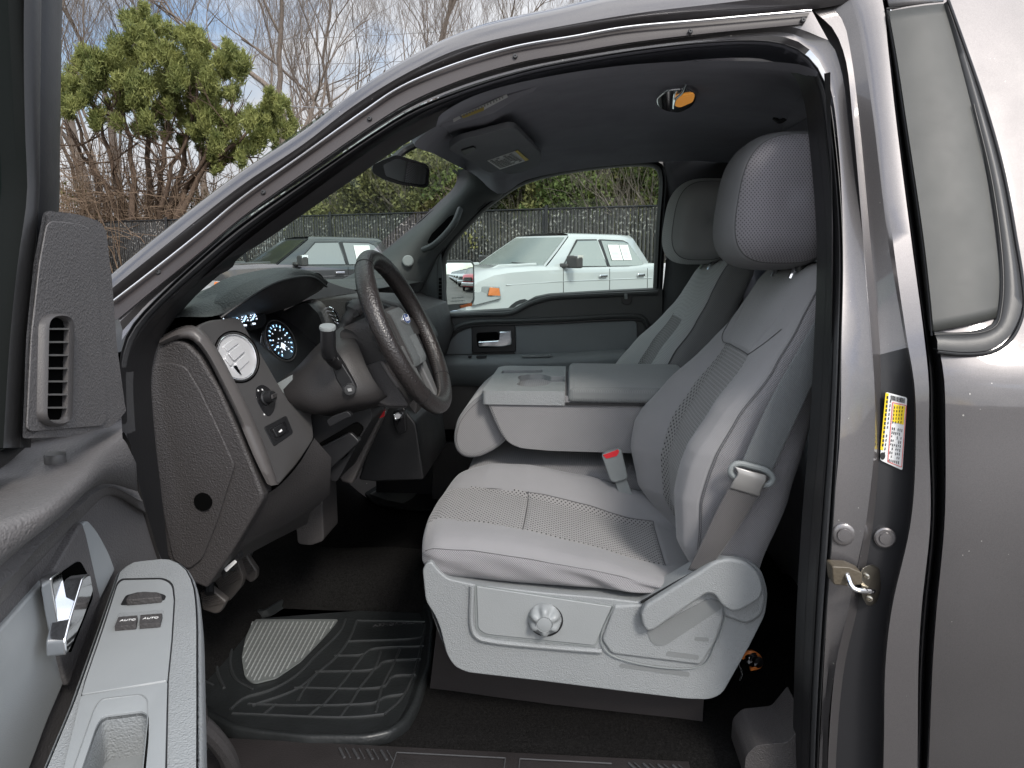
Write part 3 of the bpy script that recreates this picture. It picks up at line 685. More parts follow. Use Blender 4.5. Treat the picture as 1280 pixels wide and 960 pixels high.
R3 = skr([(150, 402), (187, 368), (250, 317), (300, 275), (383, 216), (462, 161), (510, 131), (574, 103), (650, 80), (725, 66), (790, 55), (880, 44), (985, 33), (1035, 50), (1052, 90), (1060, 150), (1068, 220), (1079, 300)], .03)
lower = [(1090, 435), (1093, 480), (1094, 545), (1083, 650), (1073, 700), (1061, 760), (1045, 830), (1036, 900), (1034, 1000)]
R3 = R3+skr(lower, .03)
R3c = skr([(152, 425), (180, 388), (204, 366), (252, 321), (300, 278), (385, 220), (470, 162), (514, 136), (580, 109), (655, 87), (730, 72), (795, 62), (880, 52), (985, 47), (1020, 70), (1038, 110), (1048, 180), (1054, 300), (1052, 435), (1050, 545), (1041, 650), (1033, 780), (1025, 930), (1022, 1000)], .045)
body = MB()
nn = 110
def addrows(rs, mi=0):
    body.rows([cr(r, nn) for r in rs], mi=mi)
# roof and the light catching outer edge of the pillar
R0in = [p+Vector((-.012, .035, .004)) for p in R0]
R0in2 = [p+Vector((-.02, .08, -.012 if i < 9 else .012)) for i, p in enumerate(R0)]
mid = [R0[0].lerp(R1[0], .5)]
Rm = [((a+b)/2)+Vector((0, -.012, .004)) for a, b in zip(cr(R0, 30), cr(R1, 30))]
addrows([R0in2, R0in, R0, Rm, R1], 0)
addrows([R1, R1b, R2], 0)
# flange under the drip moulding ends behind the seal
addrows([R3, [a.lerp(b, .5)+Vector((0, .006, 0)) for a, b in zip(cr(R3, 40), cr(R3c, 40))], R3c], 1)
# moulding flange: from R2 down to R3 over the top only
fl0 = skr([(130, 384), (187, 343), (250, 293), (300, 251), (380, 194), (456, 140), (500, 111), (566, 83), (644, 60), (719, 47), (781, 36), (880, 27), (1012, 16)], .018)
fl1 = skr([(146, 400), (187, 366), (250, 315), (300, 273), (382, 214), (461, 159), (509, 129), (573, 101), (649, 78), (724, 64), (789, 53), (880, 42), (1005, 30)], .022)
R3top = skr([(150, 402), (187, 368), (250, 317), (300, 275), (383, 216), (462, 161), (510, 131), (574, 103), (650, 80), (725, 66), (790, 55), (880, 44), (985, 33), (1035, 50)], .03)
addrows([R2[:13], R3top], 1)
# rear pillar: vertical columns from the seal outwards
def vcol(pts, off): return skr(pts, off)
ys = [-60, 0, 60, 150, 300, 435, 545, 650, 780, 930, 1010]
def col_(xs, off):
    offs = off if isinstance(off, list) else [off]*len(xs)
    return [sk(x, y, o) for x, y, o in zip(xs, ys, offs)]
c0 = skr([(1014, 12), (1040, 34), (1056, 70), (1066, 150), (1079, 300), (1089, 435), (1093, 480), (1094, 545), (1083, 650), (1061, 760), (1045, 830), (1036, 930), (1034, 1010)], .03)
c1 = skr([(1030, -2, .03), (1053, 25, .03), (1064, 70, .03), (1074, 150, .034), (1088, 300, .038), (1100, 435, .055), (1101, 480, .055), (1100, 545, .055), (1092, 650, .055), (1072, 760, .055), (1056, 830, .055), (1046, 930, .055), (1044, 1010, .055)], .055)
c2 = skr([(1050, -20, .014), (1068, 15, .014), (1080, 70, .014), (1092, 150, .012), (1110, 300, .014), (1130, 420, .035), (1140, 480, .055), (1142, 545, .055), (1136, 650, .055), (1111, 760, .055), (1103, 830, .055), (1102, 930, .055), (1100, 1010, .055)], .055)
c2b = skr([(1058, -28, .006), (1077, 10, .006), (1090, 70, .006), (1100, 150, .006), (1116, 300, .007), (1133, 420, .012), (1143, 480, .014), (1145, 545, .014), (1139, 650, .014), (1115, 760, .014), (1107, 830, .014), (1105, 930, .014), (1103, 1010, .014)], .014)
c3 = skr([(1085, -45), (1103, 0), (1110, 60), (1120, 150), (1139, 300), (1155, 420), (1161, 480), (1161, 545), (1163, 650), (1152, 760), (1148, 830), (1147, 930), (1146, 1010)], .004)
def addcols(rs, mi=0): body.rows([cr(r, 60) for r in rs], mi=mi)
addcols([c0, c1], 1)
C1_, C2_ = cr(c1, 60), cr(c2, 60); kz = next(i for i, p in enumerate(C1_) if p.z < 1.405)
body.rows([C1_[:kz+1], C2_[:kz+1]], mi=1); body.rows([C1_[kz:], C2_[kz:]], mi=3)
addcols([c2, c2b, c3], 1)
bk_ = [skr(r, .062) for r in ([(965, 20), (1010, 44), (1030, 62), (1044, 100), (1052, 150), (1060, 300), (1062, 380)], [(985, -20), (1045, 10), (1080, 60), (1095, 150), (1112, 300), (1118, 380)], [(1010, -60), (1090, -50), (1112, 20), (1124, 150), (1142, 300), (1150, 380)])]
addcols(bk_, 1)
# edge groove; below the belt its black stands in for the shaded return
g0 = skr([(1104, -2), (1112, 60), (1122, 150), (1141, 300), (1158, 425), (1163, 470), (1164, 545), (1166, 650), (1156, 760), (1151, 830), (1149, 930), (1147, 1010)], .005)
g1 = skr([(1106, -2), (1116, 60), (1127, 150), (1146, 300), (1163, 425), (1169, 470), (1171, 545), (1172, 650), (1162, 760), (1157, 830), (1154, 930), (1152, 1010)], .05)
g2 = skr([(1110, -2), (1121, 60), (1133, 150), (1153, 300), (1170, 425), (1178, 470), (1180, 545), (1179, 650), (1169, 760), (1164, 830), (1160, 930), (1157, 1010)], .002)
addcols([g0, g1, g2], 2)
# rear side panel of the cab, wrapping to the right and out of the frame
def rear_cols():
    cs = []
    for t in [0, .04, .12, .25, .45, .7, 1.0]:
        pts = []
        for y, xl in zip([-60, -2, 60, 150, 300, 425, 470, 545, 650, 760, 830, 930, 1010], [1106, 1112, 1123, 1135, 1155, 1172, 1180, 1182, 1181, 1171, 1166, 1162, 1159]):
            x = xl+(1480-xl)*t
            pts.append(sk(x, y, -.004*math.sin(min(1, t*8)*math.pi/2)-.012*math.sin(t*math.pi)*(1 if y > 440 else .3)))
        cs.append(pts)
    return cs
addcols(rear_cols(), 0)
# roof skin across to the passenger side
def mir(p): return Vector((p.x, 2-p.y, p.z))
RT = [p for p in cr(R0, 90) if pix(p)[0] > 505]
def roofrow(t):
    return [Vector((p.x-.02, p.y+.06+(2-2*p.y-.12)*t, p.z+.035*math.sin(t*math.pi)-.004)) for p in RT]
body.rows([roofrow(t) for t in [0, .08, .2, .35, .5, .65, .8, .92, 1]], mi=0)
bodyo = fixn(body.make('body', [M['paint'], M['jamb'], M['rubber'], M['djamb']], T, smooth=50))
# second (right-hand) side of the shell: outer skin of the passenger side, with the door opening left free
rs = MB()
def skm(x, z, off=0): return Vector((x, 2-skin(z)-off, z))
xs_ = [.52, .75, 1.0, 1.35]
rs.rows([[skm(x, z) for z in [.45, .7, .95, 1.2, 1.36, 1.5, 1.7, 1.9, 1.99]] for x in xs_])
rs.rows([[skm(x, z) for z in [.45, .7, .95, 1.2, 1.36]] for x in [-2.9, -2.4, -1.7, -1.2, -.82]])
rs.rows([[skm(x, z, .004) for z in [.42, .45, .5, .56]] for x in [-.82, -.3, .1, .52]])
rs.rows([[skm(x, z) for z in [1.93, 1.97, 2.0]] for x in [-.3, .1, .52]])
rs.rows([[mir(p)+Vector((.045, .0, .0)) for p in cr(R0, 30)[:18]], [mir(p)+Vector((.06, .03, -.05)) for p in cr(R0, 30)[:18]]])
fixn(rs.make('right_side_panel', M['paint'], T, smooth=50))
lc_ = [r[-1] for r in rows[1:]] if 0 else None
# front wings, bonnet, grille side and lower sills: what a step to the side would show
fw = MB()
fw.rows([[Vector((x, skin(z), z)) for z in [.45, .7, .95, 1.2, 1.33]] for x in [-2.9, -2.5, -2.0, -1.5, -1.0, -.88]])
bn = [[Vector((x, y, 1.33+.09*math.sin((y-.06)/1.88*math.pi)-(.10*((-1.25-x)/1.6)**2 if x < -1.25 else 0))) for y in [.03, .1, .3, .6, 1.0, 1.4, 1.7, 1.9, 1.97]] for x in [-2.9, -2.7, -2.2, -1.7, -1.25]]
fixn(fw.make('front_fender', M['paint'], T, smooth=50))
fixn(MB().rows(bn).make('bonnet', M['paint'], T, smooth=60))
fixn(MB().rows([[Vector((x, y, z)) for z in [.45, .7, 1.0, 1.25]] for x, y in [(-2.9, .03), (-2.98, .4), (-3.0, 1.0), (-2.98, 1.6), (-2.9, 1.97)]]).make('front_end', M['paint'], T, smooth=50))
wh = MB()
for x in (-2.1, 1.55):
    for y, s in ((.04, 1), (1.96, -1)):
        wh2 = MB(); wh2.lathe((x, y, .39), (0, s, 0), [(.2, -.0), (.38, .0), (.39, .03), (.39, .22), (.37, .25), (.2, .25)], 40)
        wo = fixn(wh2.make('wheel', M['rubber'], T))
        fixn(MB().lathe((x, y-s*.002, .39), (0, s, 0), [(.05, .0), (.2, .005), (.22, .04), (.05, .1)], 32).make('rim', M['silver'], wo))
# cargo bed behind
bed = MB()
for y in (.03, 1.9):
    bed.box((2.05, y+.035, .95), (1.35, .07, .8))
bed.box((2.7, 1, .95), (.06, 1.8, .8)); bed.box((1.42, 1, .95), (.05, 1.8, .8)); bed.box((2.05, 1, .6), (1.3, 1.8, .05))
bevel(fixn(bed.make('cargo_bed', M['paint'], T)), .012)
# silver edge of the drip moulding
mo = MB(); mo.tube(cr(skr([(139, 378), (187, 341), (250, 291), (300, 249), (380, 192), (456, 138), (500, 109), (566, 81), (644, 58), (719, 45), (781, 34), (880, 25), (1014, 13)], .006), 120), .0021, 8)
mo.make('drip_moulding', M['silver'], bodyo)
mo = MB(); mo.rows([cr(fl0, 100), cr([a.lerp(b, .5)+Vector((0, -.002, 0)) for a, b in zip(fl0, fl1)], 100), cr(fl1, 100), cr([p+Vector((0, .012, .003)) for p in fl1], 100)])
fixn(mo.make('moulding_flange', plastic('flange_paint', (.045, .038, .038), .38, 0, 0), bodyo, smooth=80))
def screw(px, py, off, r=.0045, nm='screw', mat='rubber_face', par=None):
    p = sk(px, py, off); n = Vector((0, -1, .1))
    o = MB().lathe(p, n, [(r, -.002), (r, .001), (r*.8, .0028), (r*.35, .0030), (r*.3, .0012)], 16).make(nm, M[mat], par or bodyo); fixn(o)
for q in [(198, 337), (329, 237), (462, 145), (644, 67), (863, 36), (1004, 22)]: screw(q[0], q[1]+3, .016)
# body plugs, striker and latch on the rear pillar
for (x, y, r, off) in [(1054, 668, 14, .042), (1106, 672, 13, .05)]:
    p = sk(x, y, off); rr = r/FPX*1.27
    fixn(MB().lathe(p, (-.1, -1, .05), [(rr, -.004), (rr, .002), (rr*.85, .004), (rr*.6, .004), (rr*.55, .0065), (rr*.1, .0068)], 28).make('body_plug', M['jamb'], bodyo))
sp = [atpl(x, y, sk(1088, 730, .035), Vector((.45, -.9, 0)).normalized()) for x, y in fil([(1076, 712), (1086, 706), (1097, 712), (1099, 738), (1093, 756), (1084, 758), (1077, 745)], 5)]
st = bevel(fixn(MB().prism(sp, (.006, .006, 0)).make('striker_plate', M['steel'], bodyo)), .001)
a = sk(1092, 738, .03); b_ = sk(1088, 739, -.01); c_ = sk(1066, 735, -.02); d_ = sk(1058, 716, .0); e_ = sk(1052, 712, .045)
fixn(MB().tube(cr([a, b_, c_, d_, e_], 24), .0042, 10).make('striker_bar', M['chrome'], bodyo))
blk = plate('latch_bumper', fil([(1040, 708), (1062, 709), (1078, 716), (1078, 731), (1062, 733), (1042, 731)], 3), sk(1060, 720, .0).y-.004, .03, plastic('dirty_tan_metal', (.085, .07, .05), .4, 200, .4), bodyo, .002)
for q in ((1083, 720), (1087, 748)):
    p = sk(q[0], q[1], .02); fixn(MB().lathe(p, (-.45, -.9, 0), [(.0055, -.002), (.0055, .003), (.003, .004), (.002, .001)], 16).make('bolt', M['steel'], bodyo))
# loading sticker on the dark recess
nS = Vector((-.06, -1, .03)).normalized(); pS = sk(1117, 540, .0475)
def atS(x, y, lift=0): return atpl(x, y, pS+nS*lift, nS)
def sflat(nm, pts, mat, lift, par, t=.0004): return fixn(MB().prism([atS(x, y, lift) for x, y in pts], -nS*t).make(nm, mat, par, smooth=0))
stk = sflat('loading_sticker', fil([(1107, 490), (1134, 497), (1128, 588), (1100, 575)], 3), M['white'], .001, T)
stk['label'] = 'white and yellow tyre and loading sticker on the rear pillar'
sflat('yellow_band', [(1107, 491), (1111, 492), (1104, 563), (1100.5, 562)], M['yellow'], .0016, stk)
sflat('yellow_box', [(1117.5, 505), (1131.5, 508), (1129.5, 531), (1115.5, 527)], M['yellow'], .0018, stk)
ik = MB()
def sline(mb, x0, y0, x1, y1, wd, lift=.0022):
    d = Vector((x1-x0, y1-y0)); d.normalize(); nx, ny = -d.y*wd/2, d.x*wd/2
    mb.prism([atS(x0+nx, y0+ny, lift), atS(x1+nx, y1+ny, lift), atS(x1-nx, y1-ny, lift), atS(x0-nx, y0-ny, lift)], -nS*.0003)
rd = random.Random(3)
for k in range(16):                         # bar code
    x = 1114+k*1.15; sline(ik, x, 494+k*.28, x-.35, 500+k*.28, .35+.5*rd.random())
for k in range(4):
    x = 1118.5+k*3.3
    for j in range(5): sline(ik, x-j*.45-.2, 508+j*4.6, x-j*.45-.5, 510.8+j*4.6, 1.0)
for k in range(6):
    x = 1116+k*2.3
    for j in range(9):
        if rd.random() < .85: sline(ik, x-j*.52, 534+j*5+k*.5, x-j*.52-.3, 534+j*5+k*.5+2.2+rd.random()*1.6, .8)
for j in range(14):
    if j != 7: sline(ik, 1113.6-j*.62, 500+j*5.4, 1113.6-j*.62-.4, 503.4+j*5.4, .9)
for j in range(12): sline(ik, 1109.6-j*.53, 495+j*5.4, 1109.6-j*.53-.35, 498.6+j*5.4, 1.9)
ik.make('printed_lines', M['blackink'], stk, smooth=0)
rk = MB()
for a_, b2 in (((1116, 503), (1133, 507)), ((1133, 507), (1127, 584)), ((1127, 584), (1110, 577)), ((1110, 577), (1116, 503))): sline(rk, *a_, *b2, .7)
rk.make('red_border', M['redink'], stk, smooth=0)
sflat('round_mark', oval(1103.5, 570, 3.2, 4.6, 20), M['blackink'], .002, stk)
# quarter panel behind the door
def skp(pts, off): return [sk(x, y, off) for x, y in pts]
qp = MB()
L_ = skp([(1111, 14), (1121, 70), (1133, 150), (1155, 300), (1164, 380), (1167, 414)], -.007)
Rr = skp([(1183, 4), (1202, 70), (1221, 150), (1245, 300), (1250, 350), (1246, 397)], -.010)
q_ = [[a.lerp(b, t)+Vector((0, -.006*math.sin(t*math.pi), 0)) for a, b in zip(cr(L_, 30), cr(Rr, 30))] for t in [0, .03, .15, .35, .6, .85, .97, 1]]
q_ = [[p+Vector((0, .02, 0)) for p in q_[0]]]+q_+[[p+Vector((0, .02, 0)) for p in q_[-1]]]
qp.rows(q_)
qm = plastic('greenish_grey_satin_panel', (.042, .0435, .04), .5, 1600, .12, spec=.5)
qo = fixn(qp.make('quarter_panel', qm, T, smooth=60)); solid(qo, .003)
# its rounded lower corner and trim frame
fr = MB()
fo = skp([(1183, 2), (1204, 60), (1227, 130), (1252, 220), (1267, 300), (1275, 350), (1277, 385), (1262, 420), (1240, 436), (1205, 440), (1172, 437)], -.014)
fi = skp([(1180, 4), (1196, 62), (1214, 130), (1236, 222), (1248, 300), (1251, 352), (1249, 384), (1243, 404), (1228, 412), (1200, 416), (1168, 415)], -.011)
fm_ = [a.lerp(b, .5)+Vector((0, -.005, 0)) for a, b in zip(cr(fo, 60), cr(fi, 60))]
fr.rows([cr([p+Vector((0, .02, 0)) for p in fo], 60), cr(fo, 60), fm_, cr(fi, 60), cr([p+Vector((0, .015, 0)) for p in fi], 60)])
fixn(fr.make('panel_surround', plastic('surround_grey', (.04, .04, .04), .36, 1600, .1), T, smooth=80))
g_ = MB(); g_.tube(cr(skp([(1185, 0), (1206, 58), (1230, 128), (1255, 218), (1270, 300), (1278, 350), (1280, 386), (1265, 423), (1241, 439.5), (1205, 443), (1172, 440)], -.012), 70), .0028, 8)
g_.tube(cr(skp([(1190, 4), (1190, 20), (1217, 130), (1239, 222), (1250.5, 300), (1254, 352), (1252, 384), (1246, 406), (1229, 415), (1168, 418)][2:], -.016), 50), .0012, 6)
g_.tube(cr(skp([(1109, 12), (1119, 70), (1131, 150), (1153, 300), (1162, 380), (1165, 420)], .001), 40), .0022, 8)
g_.tube(poly(skp([(1108, 11), (1150, 7), (1184, 1)], -.001), 12), .0018, 8)
g_.make('panel_gasket', M['rubber'], T)
# bright strip above the panel
tb = MB(); tb.rows([cr(skp([(1104, -60), (1106, -20), (1112, 9)], -.004), 8), cr(skp([(1160, -60), (1166, -22), (1180, 1)], -.008), 8)]); solid(fixn(tb.make('roof_cap', M['paint'], T)), .004)
# ------------------------------------------------------------------ weather seal round the opening
so_o = skr([(163, 1000), (160, 800), (155, 620), (153, 520), (153, 450), (162, 415), (175, 396), (212, 358), (250, 323), (300, 281), (385, 222), (470, 165), (514, 138), (580, 112), (655, 89), (730, 74), (795, 63), (880, 54), (950, 52), (990, 60), (1018, 82), (1033, 115), (1043, 180), (1052, 300), (1050, 435), (1046, 545), (1040.6, 650), (1031, 780), (1022, 930), (1021, 1010)], .035)
so_i = skr([(220, 1000), (203, 800), (183, 620), (174, 540), (171, 470), (182, 428), (203, 397), (231, 369), (262, 342), (312, 300), (396, 238), (478, 180), (520, 155), (586, 125), (660, 102), (735, 86), (800, 76), (880, 66), (945, 64), (974, 68), (1000, 84), (1014, 115), (1023, 180), (1032, 300), (1029, 435), (1023, 545), (1014, 650), (1006, 780), (1001, 930), (1000, 1010)], .085)
A_, B_ = cr(so_o, 140), cr(so_i, 140)
prof = [(0, -.0), (.06, -.012), (.14, -.016), (.2, .004), (.26, -.004), (.34, -.020), (.46, -.024), (.55, -.016), (.6, .008), (.66, -.006), (.75, -.026), (.86, -.026), (.94, -.012), (1, .01)]
sr = [[a.lerp(b, t)+Vector((0, d, 0)) for a, b in zip(A_, B_)] for t, d in prof]
seal = MB()
for i in range(len(sr)-1): seal.rows([sr[i], sr[i+1]], mi=1 if 5 <= i <= 9 else 0)
fixn(seal.make('door_seal', [M['rubber'], M['rubber_face']], T, smooth=60))
# inner return of the opening so no light gap shows behind the seal
ir = MB(); ir.rows([B_, [p+Vector((0, .05, 0)) for p in B_]]); ir.make('seal_return', M['rubber'], T)
# ------------------------------------------------------------------ dark trim on the driver's windscreen pillar
pt_o = [at(x, y, .165) for x, y in [(165, 470), (180, 428), (203, 396), (231, 367), (262, 340), (312, 298), (396, 236), (478, 178), (520, 153), (560, 134)]]
pt_i = [at(x, y, .245) for x, y in [(206, 424), (212, 408), (238, 377), (268, 347), (290, 335), (296, 324), (331, 301), (420, 239), (500, 184), (520, 172), (545, 158)]]
pt_m = [a.lerp(b, .6)+Vector((0, -.02, 0)) for a, b in zip(cr(pt_o, 40), cr(pt_i, 40))]
pt_b = [p+Vector((-.03, .03, .0)) for p in cr(pt_i, 40)]
loft('pillar_trim', [pt_o, pt_m, pt_i, pt_b], M['trim'], T, 50, smooth=60)
# ------------------------------------------------------------------ headliner
def hz(x, t):
    return 0
near = [at(x, y, .25) for x, y in [(537, 152), (575, 128), (612, 113), (700, 93), (800, 80), (900, 76), (975, 78), (1005, 82), (1022, 90)]]
n2_ = [at(x, y, .32) for x, y in [(541, 160), (578, 136), (615, 121), (700, 102), (800, 89), (900, 84), (975, 86), (1004, 92), (1020, 104)]]
far = [at(x, y, 1.74) for x, y in [(582, 212), (604, 229), (626, 243), (655, 226), (727, 211), (815, 203), (870, 201), (920, 205), (960, 208)]]
fr0 = [at(x, y, Y) for x, y, Y in [(541, 163, .30), (515, 186, .5), (540, 195, 1.0), (583, 213, 1.7)]]
def hl_row(t, bow):
    return [a.lerp(b, t)+Vector((0, 0, bow)) for a, b in zip(cr(n2_, 40), cr(far, 40))]
rows = [cr(near, 40), cr(n2_, 40)]+[hl_row(t, .045*math.sin(t*math.pi)**.7+.004*math.sin(9*t)) for t in (.06, .14, .25, .4, .55, .7, .82, .92)]+[cr(far, 40)]
hlo = fixn(MB().rows(rows).make('headliner', M['headl'], T, smooth=70))
hlo2 = MB()  # front rail between the visors and the windscreen
lastc = [r[-1] for r in rows if r[-1].y > .33]
rl_ = MB()
rl_.rows([lastc, [Vector((max(p.x, .56), p.y, p.z-.004)) for p in lastc], [Vector((.66, p.y, p.z-.03)) for p in lastc], [Vector((.72, p.y, p.z-.25)) for p in lastc]])
first_ = lastc[0]; rl_.rows([[first_, Vector((.66, first_.y, first_.z-.03))], [first_+Vector((0, -.04, -.10)), Vector((.66, first_.y-.04, first_.z-.12))]])
fixn(rl_.make('rear_liner', M['headl'], hlo, smooth=70))
f0 = cr([at(541, 160, .30), at(518, 179, .45), at(544, 193, .9), at(569, 206, 1.4), at(583, 213, 1.73)], 30)
st_ = poly([r[0] for r in rows[1:]], 30)
hlo2.rows([st_, [a.lerp(b, .5)+Vector((0, 0, .004)) for a, b in zip(st_, f0)], f0, [p+Vector((-.01, 0, .02)) for p in f0]])
fixn(hlo2.make('header_liner', M['headl'], hlo, smooth=70))

# dome lamp
from mathutils.bvhtree import BVHTree
def hitter(o, org):
    me = o.data; bv = BVHTree.FromPolygons([v.co+org for v in me.vertices], [tuple(p.vertices) for p in me.polygons])
    def f(px, py):
        h = bv.ray_cast(CAMP, ray(px, py).normalized()); n = h[1]
        if n.dot(ray(px, py)) > 0: n = -n
        return h[0], n
    return f
hl_hit = hitter(hlo, ORG[hlo.name])
pd, nd = hl_hit(846, 120)
def atD(x, y, l=0): return atpl(x, y, pd+nd*l, nd)
dl = fixn(MB().prism([atD(x, y, .0) for x, y in fil([(820, 118), (832, 107), (860, 105), (872, 112), (868, 126), (850, 136), (830, 133), (821, 126)], 8)], nd*.012).make('dome_lamp', M['chrome'], hlo)); bevel(dl, .003)
lm = MB(); lm.prism([atD(x, y, .0135) for x, y in fil([(845, 121), (869, 117), (866, 126), (850, 133), (843, 131)], 3)], nd*.003)
m_, nt_, b_s = nmat('amber_lit_lens'); setp(b_s, col=(.45, .20, .05), emi=(1, .42, .08), emis=.16, rough=.15)
fixn(lm.make('lens', m_, hlo))
fixn(MB().tube(cr([atD(858, 105, .014), atD(853, 116, .02), atD(845, 123, .02), atD(842, 135, .014)], 12), .003, 8).make('lamp_divider', M['chrome'], hlo))
# coat hook
fixn(MB().tube(cr([at(968, 148, 1.0), at(975, 152, .98), at(982, 148, .97)], 10), .006, 8).make('coat_hook', M['black'], hlo))
# sun visors
def visor(out, lab, Y0, Y1, nm='sun_visor'):
    return None
_a, _b, _c = hl_hit(598, 192)[0], hl_hit(668, 200)[0], hl_hit(640, 165)[0]
nv = (_b-_a).cross(_c-_a).normalized(); nv = nv if nv.z < 0 else -nv
pv = hl_hit(625, 190)[0]-nv*.004
def atV(x, y, l=0): return atpl(x, y, pv+nv*l, nv)
vis = fixn(MB().prism([atV(x, y, .025) for x, y in fil([(560, 186), (574, 176), (636, 160), (645, 161), (679, 195), (672, 208), (651, 216), (634, 218), (624, 213), (612, 217), (570, 192)], [5, 6, 8, 6, 8, 5, 5, 4, 4, 6, 5])], -nv*.016).make('sun_visor', plastic('visor_cloth', (.26, .27, .285), .9, 1200, .4), hlo))
vis['label'] = 'passenger side sun visor folded up, with an airbag label'
bevel(vis, .006, 3)
lb = fixn(MB().prism([atV(x, y, .0265) for x, y in [(609, 201), (647, 188), (661, 200), (625, 212)]], -nv*.001).make('airbag_label', M['white'], vis, smooth=0))
fixn(MB().prism([atV(x, y, .028) for x, y in [(644, 189.2), (647, 188), (661, 200), (656.5, 201.5)]], -nv*.001).make('yellow_strip', M['yellow'], vis, smooth=0))
ik = MB()
for r_ in range(7):
    for seg in range(7):
        if rd.random() < .12: continue
        u0 = .05+seg*.115; u1 = u0+.085+.02*rd.random(); v0 = .1+r_*.125
        def Lp(u, v): return (609+(644-609)*u+(625-609)*v, 201+(189.2-201)*u+(212-201)*v)
        a0 = Lp(u0, v0); a1 = Lp(u1, v0); b1_ = Lp(u1, v0+.05); b0 = Lp(u0, v0+.05)
        ik.prism([atV(x, y, .029) for x, y in (a0, a1, b1_, b0)], -nv*.0008)
ik.make('printed_lines', M['greyink'], vis, smooth=0)
fixn(MB().prism([atV(x, y, .03) for x, y in fil([(576, 189), (592, 184), (596, 187), (580, 194)], 2)], -nv*.012).make('visor_mirror_tab', M['black'], vis))
# driver's visor, seen edge on
_a, _b, _c = hl_hit(575, 148)[0], hl_hit(655, 118)[0], hl_hit(630, 128)[0]
dp, dn = hl_hit(615, 132); dn = Vector((0, -.2, -1)).normalized(); dp = dp+dn*.022
def atW(x, y, l=0): return atpl(x, y, dp+dn*l, dn)
dv = fixn(MB().prism([atW(x, y, .0) for x, y in fil([(548, 160), (560, 150), (640, 118), (672, 108), (668, 114), (650, 122), (636, 130), (616, 142), (575, 154)], 3)], -dn*.016).make('sun_visor', M['headl'], hlo)); bevel(dv, .003)
dv['label'] = 'driver side sun visor folded up along the door opening'
fixn(MB().prism([atW(x, y, .002) for x, y in [(576, 144), (633, 118), (635, 121.5), (602, 139), (580, 147)]], -dn*.001).make('airbag_label', M['white'], dv, smooth=0))
fixn(MB().prism([atW(x, y, .0035) for x, y in [(566, 149), (574, 145), (576, 148), (567, 153)]], -dn*.001).make('white_strip', M['white'], dv, smooth=0))
fixn(MB().prism([atW(x, y, .0035) for x, y in [(577, 145.5), (605, 134), (605, 138), (579, 148)]], -dn*.001).make('yellow_strip', simple('dim_yellow_print', (.55, .42, .1), .6), dv, smooth=0))
ik = MB()
for k in range(14):
    x = 579+k*3.7; ik.prism([atW(a, b, .004) for a, b in [(x, 144-k*1.72), (x+1.5, 143.3-k*1.72), (x+2.2, 145-k*1.72), (x+.7, 145.7-k*1.72)]], -dn*.0006)
ik.make('printed_lines', M['greyink'], dv, smooth=0)
# ------------------------------------------------------------------ windscreen
ws_p = [at(487, 316, 1.78), at(530, 280, 1.78), at(560, 252, 1.77), at(580, 232, 1.76), at(584, 219, 1.75), at(577, 211, 1.7)]
drv = [sk(x, y, .06) for x, y in [(120, 362), (200, 292), (300, 216), (440, 118), (500, 82), (540, 60)]]
pas = [mir(p) for p in drv]
wrows = []
for t in [0, .1, .25, .4, .5, .6, .75, .9, 1]:
    bw = .16*math.sin(t*math.pi)**.8
    wrows.append([a.lerp(b, t)+Vector((-bw, 0, bw*.25)) for a, b in zip(cr(drv, 16), cr(pas, 16))])
wso = MB().rows(wrows).make('windshield', M['wglass'], T, smooth=90)
# passenger side windscreen pillar with grab handle
pl_l = [at(x, y, Y) for x, y, Y in [(430, 352, 1.70), (460, 336, 1.72), (487, 315, 1.75), (530, 280, 1.76), (560, 252, 1.76), (576, 236, 1.75), (583, 222, 1.74), (580, 211, 1.72)]]
pl_r = [at(x, y, Y) for x, y, Y in [(505, 400, 1.76), (530, 352, 1.80), (548, 322, 1.83), (560, 307, 1.84), (592, 274, 1.85), (610, 256, 1.85), (624, 247, 1.83), (628, 241, 1.8)]]
A1, A2 = cr(pl_l, 50), cr(pl_r, 50)
pr = [[a+Vector((-.03, .02, 0)) for a in A1], A1]+[[a.lerp(b, t)+Vector((0, -.045*math.sin(t*math.pi)**.8, 0)) for a, b in zip(A1, A2)] for t in (.08, .2, .35, .5, .65, .8, .92)]+[A2, [b+Vector((0, .04, 0)) for b in A2]]
ptm = plastic('pillar_plastic', (.052, .055, .055), .5, 500, .3)
pp = fixn(MB().rows(pr).make('pillar_trim', ptm, T, smooth=80))
hd = MB(); hd.prism([at(x, y, 1.695) for x, y in fil([(534, 303), (539, 293), (562, 270), (568, 268), (569, 275), (560, 286), (545, 301), (537, 306)], 3)], (0, .01, 0))
fixn(hd.make('handle_recess', M['void'], pp))
gh = MB(); gh.tube(cr([at(530, 312, 1.72), at(543, 306, 1.66), at(556, 294, 1.655), at(568, 279, 1.66), (at(575, 262, 1.715))], 24), .015, 12, flat=.8)
fixn(gh.make('grab_handle', ptm, pp))
fixn(MB().lathe(at(510, 326, 1.725), (.2, -1, .1), [(.022, -.01), (.022, .004), (.018, .007), (.003, .007)], 24).make('tweeter', M['mgrey'], pp))
# windscreen black edge band on the passenger side
MB().rows([cr([p+Vector((-.028, .02, 0)) for p in ws_p], 30), cr([p+Vector((-.045, .04, .0)) for p in ws_p], 30)]).make('glass_border', M['black'], wso)
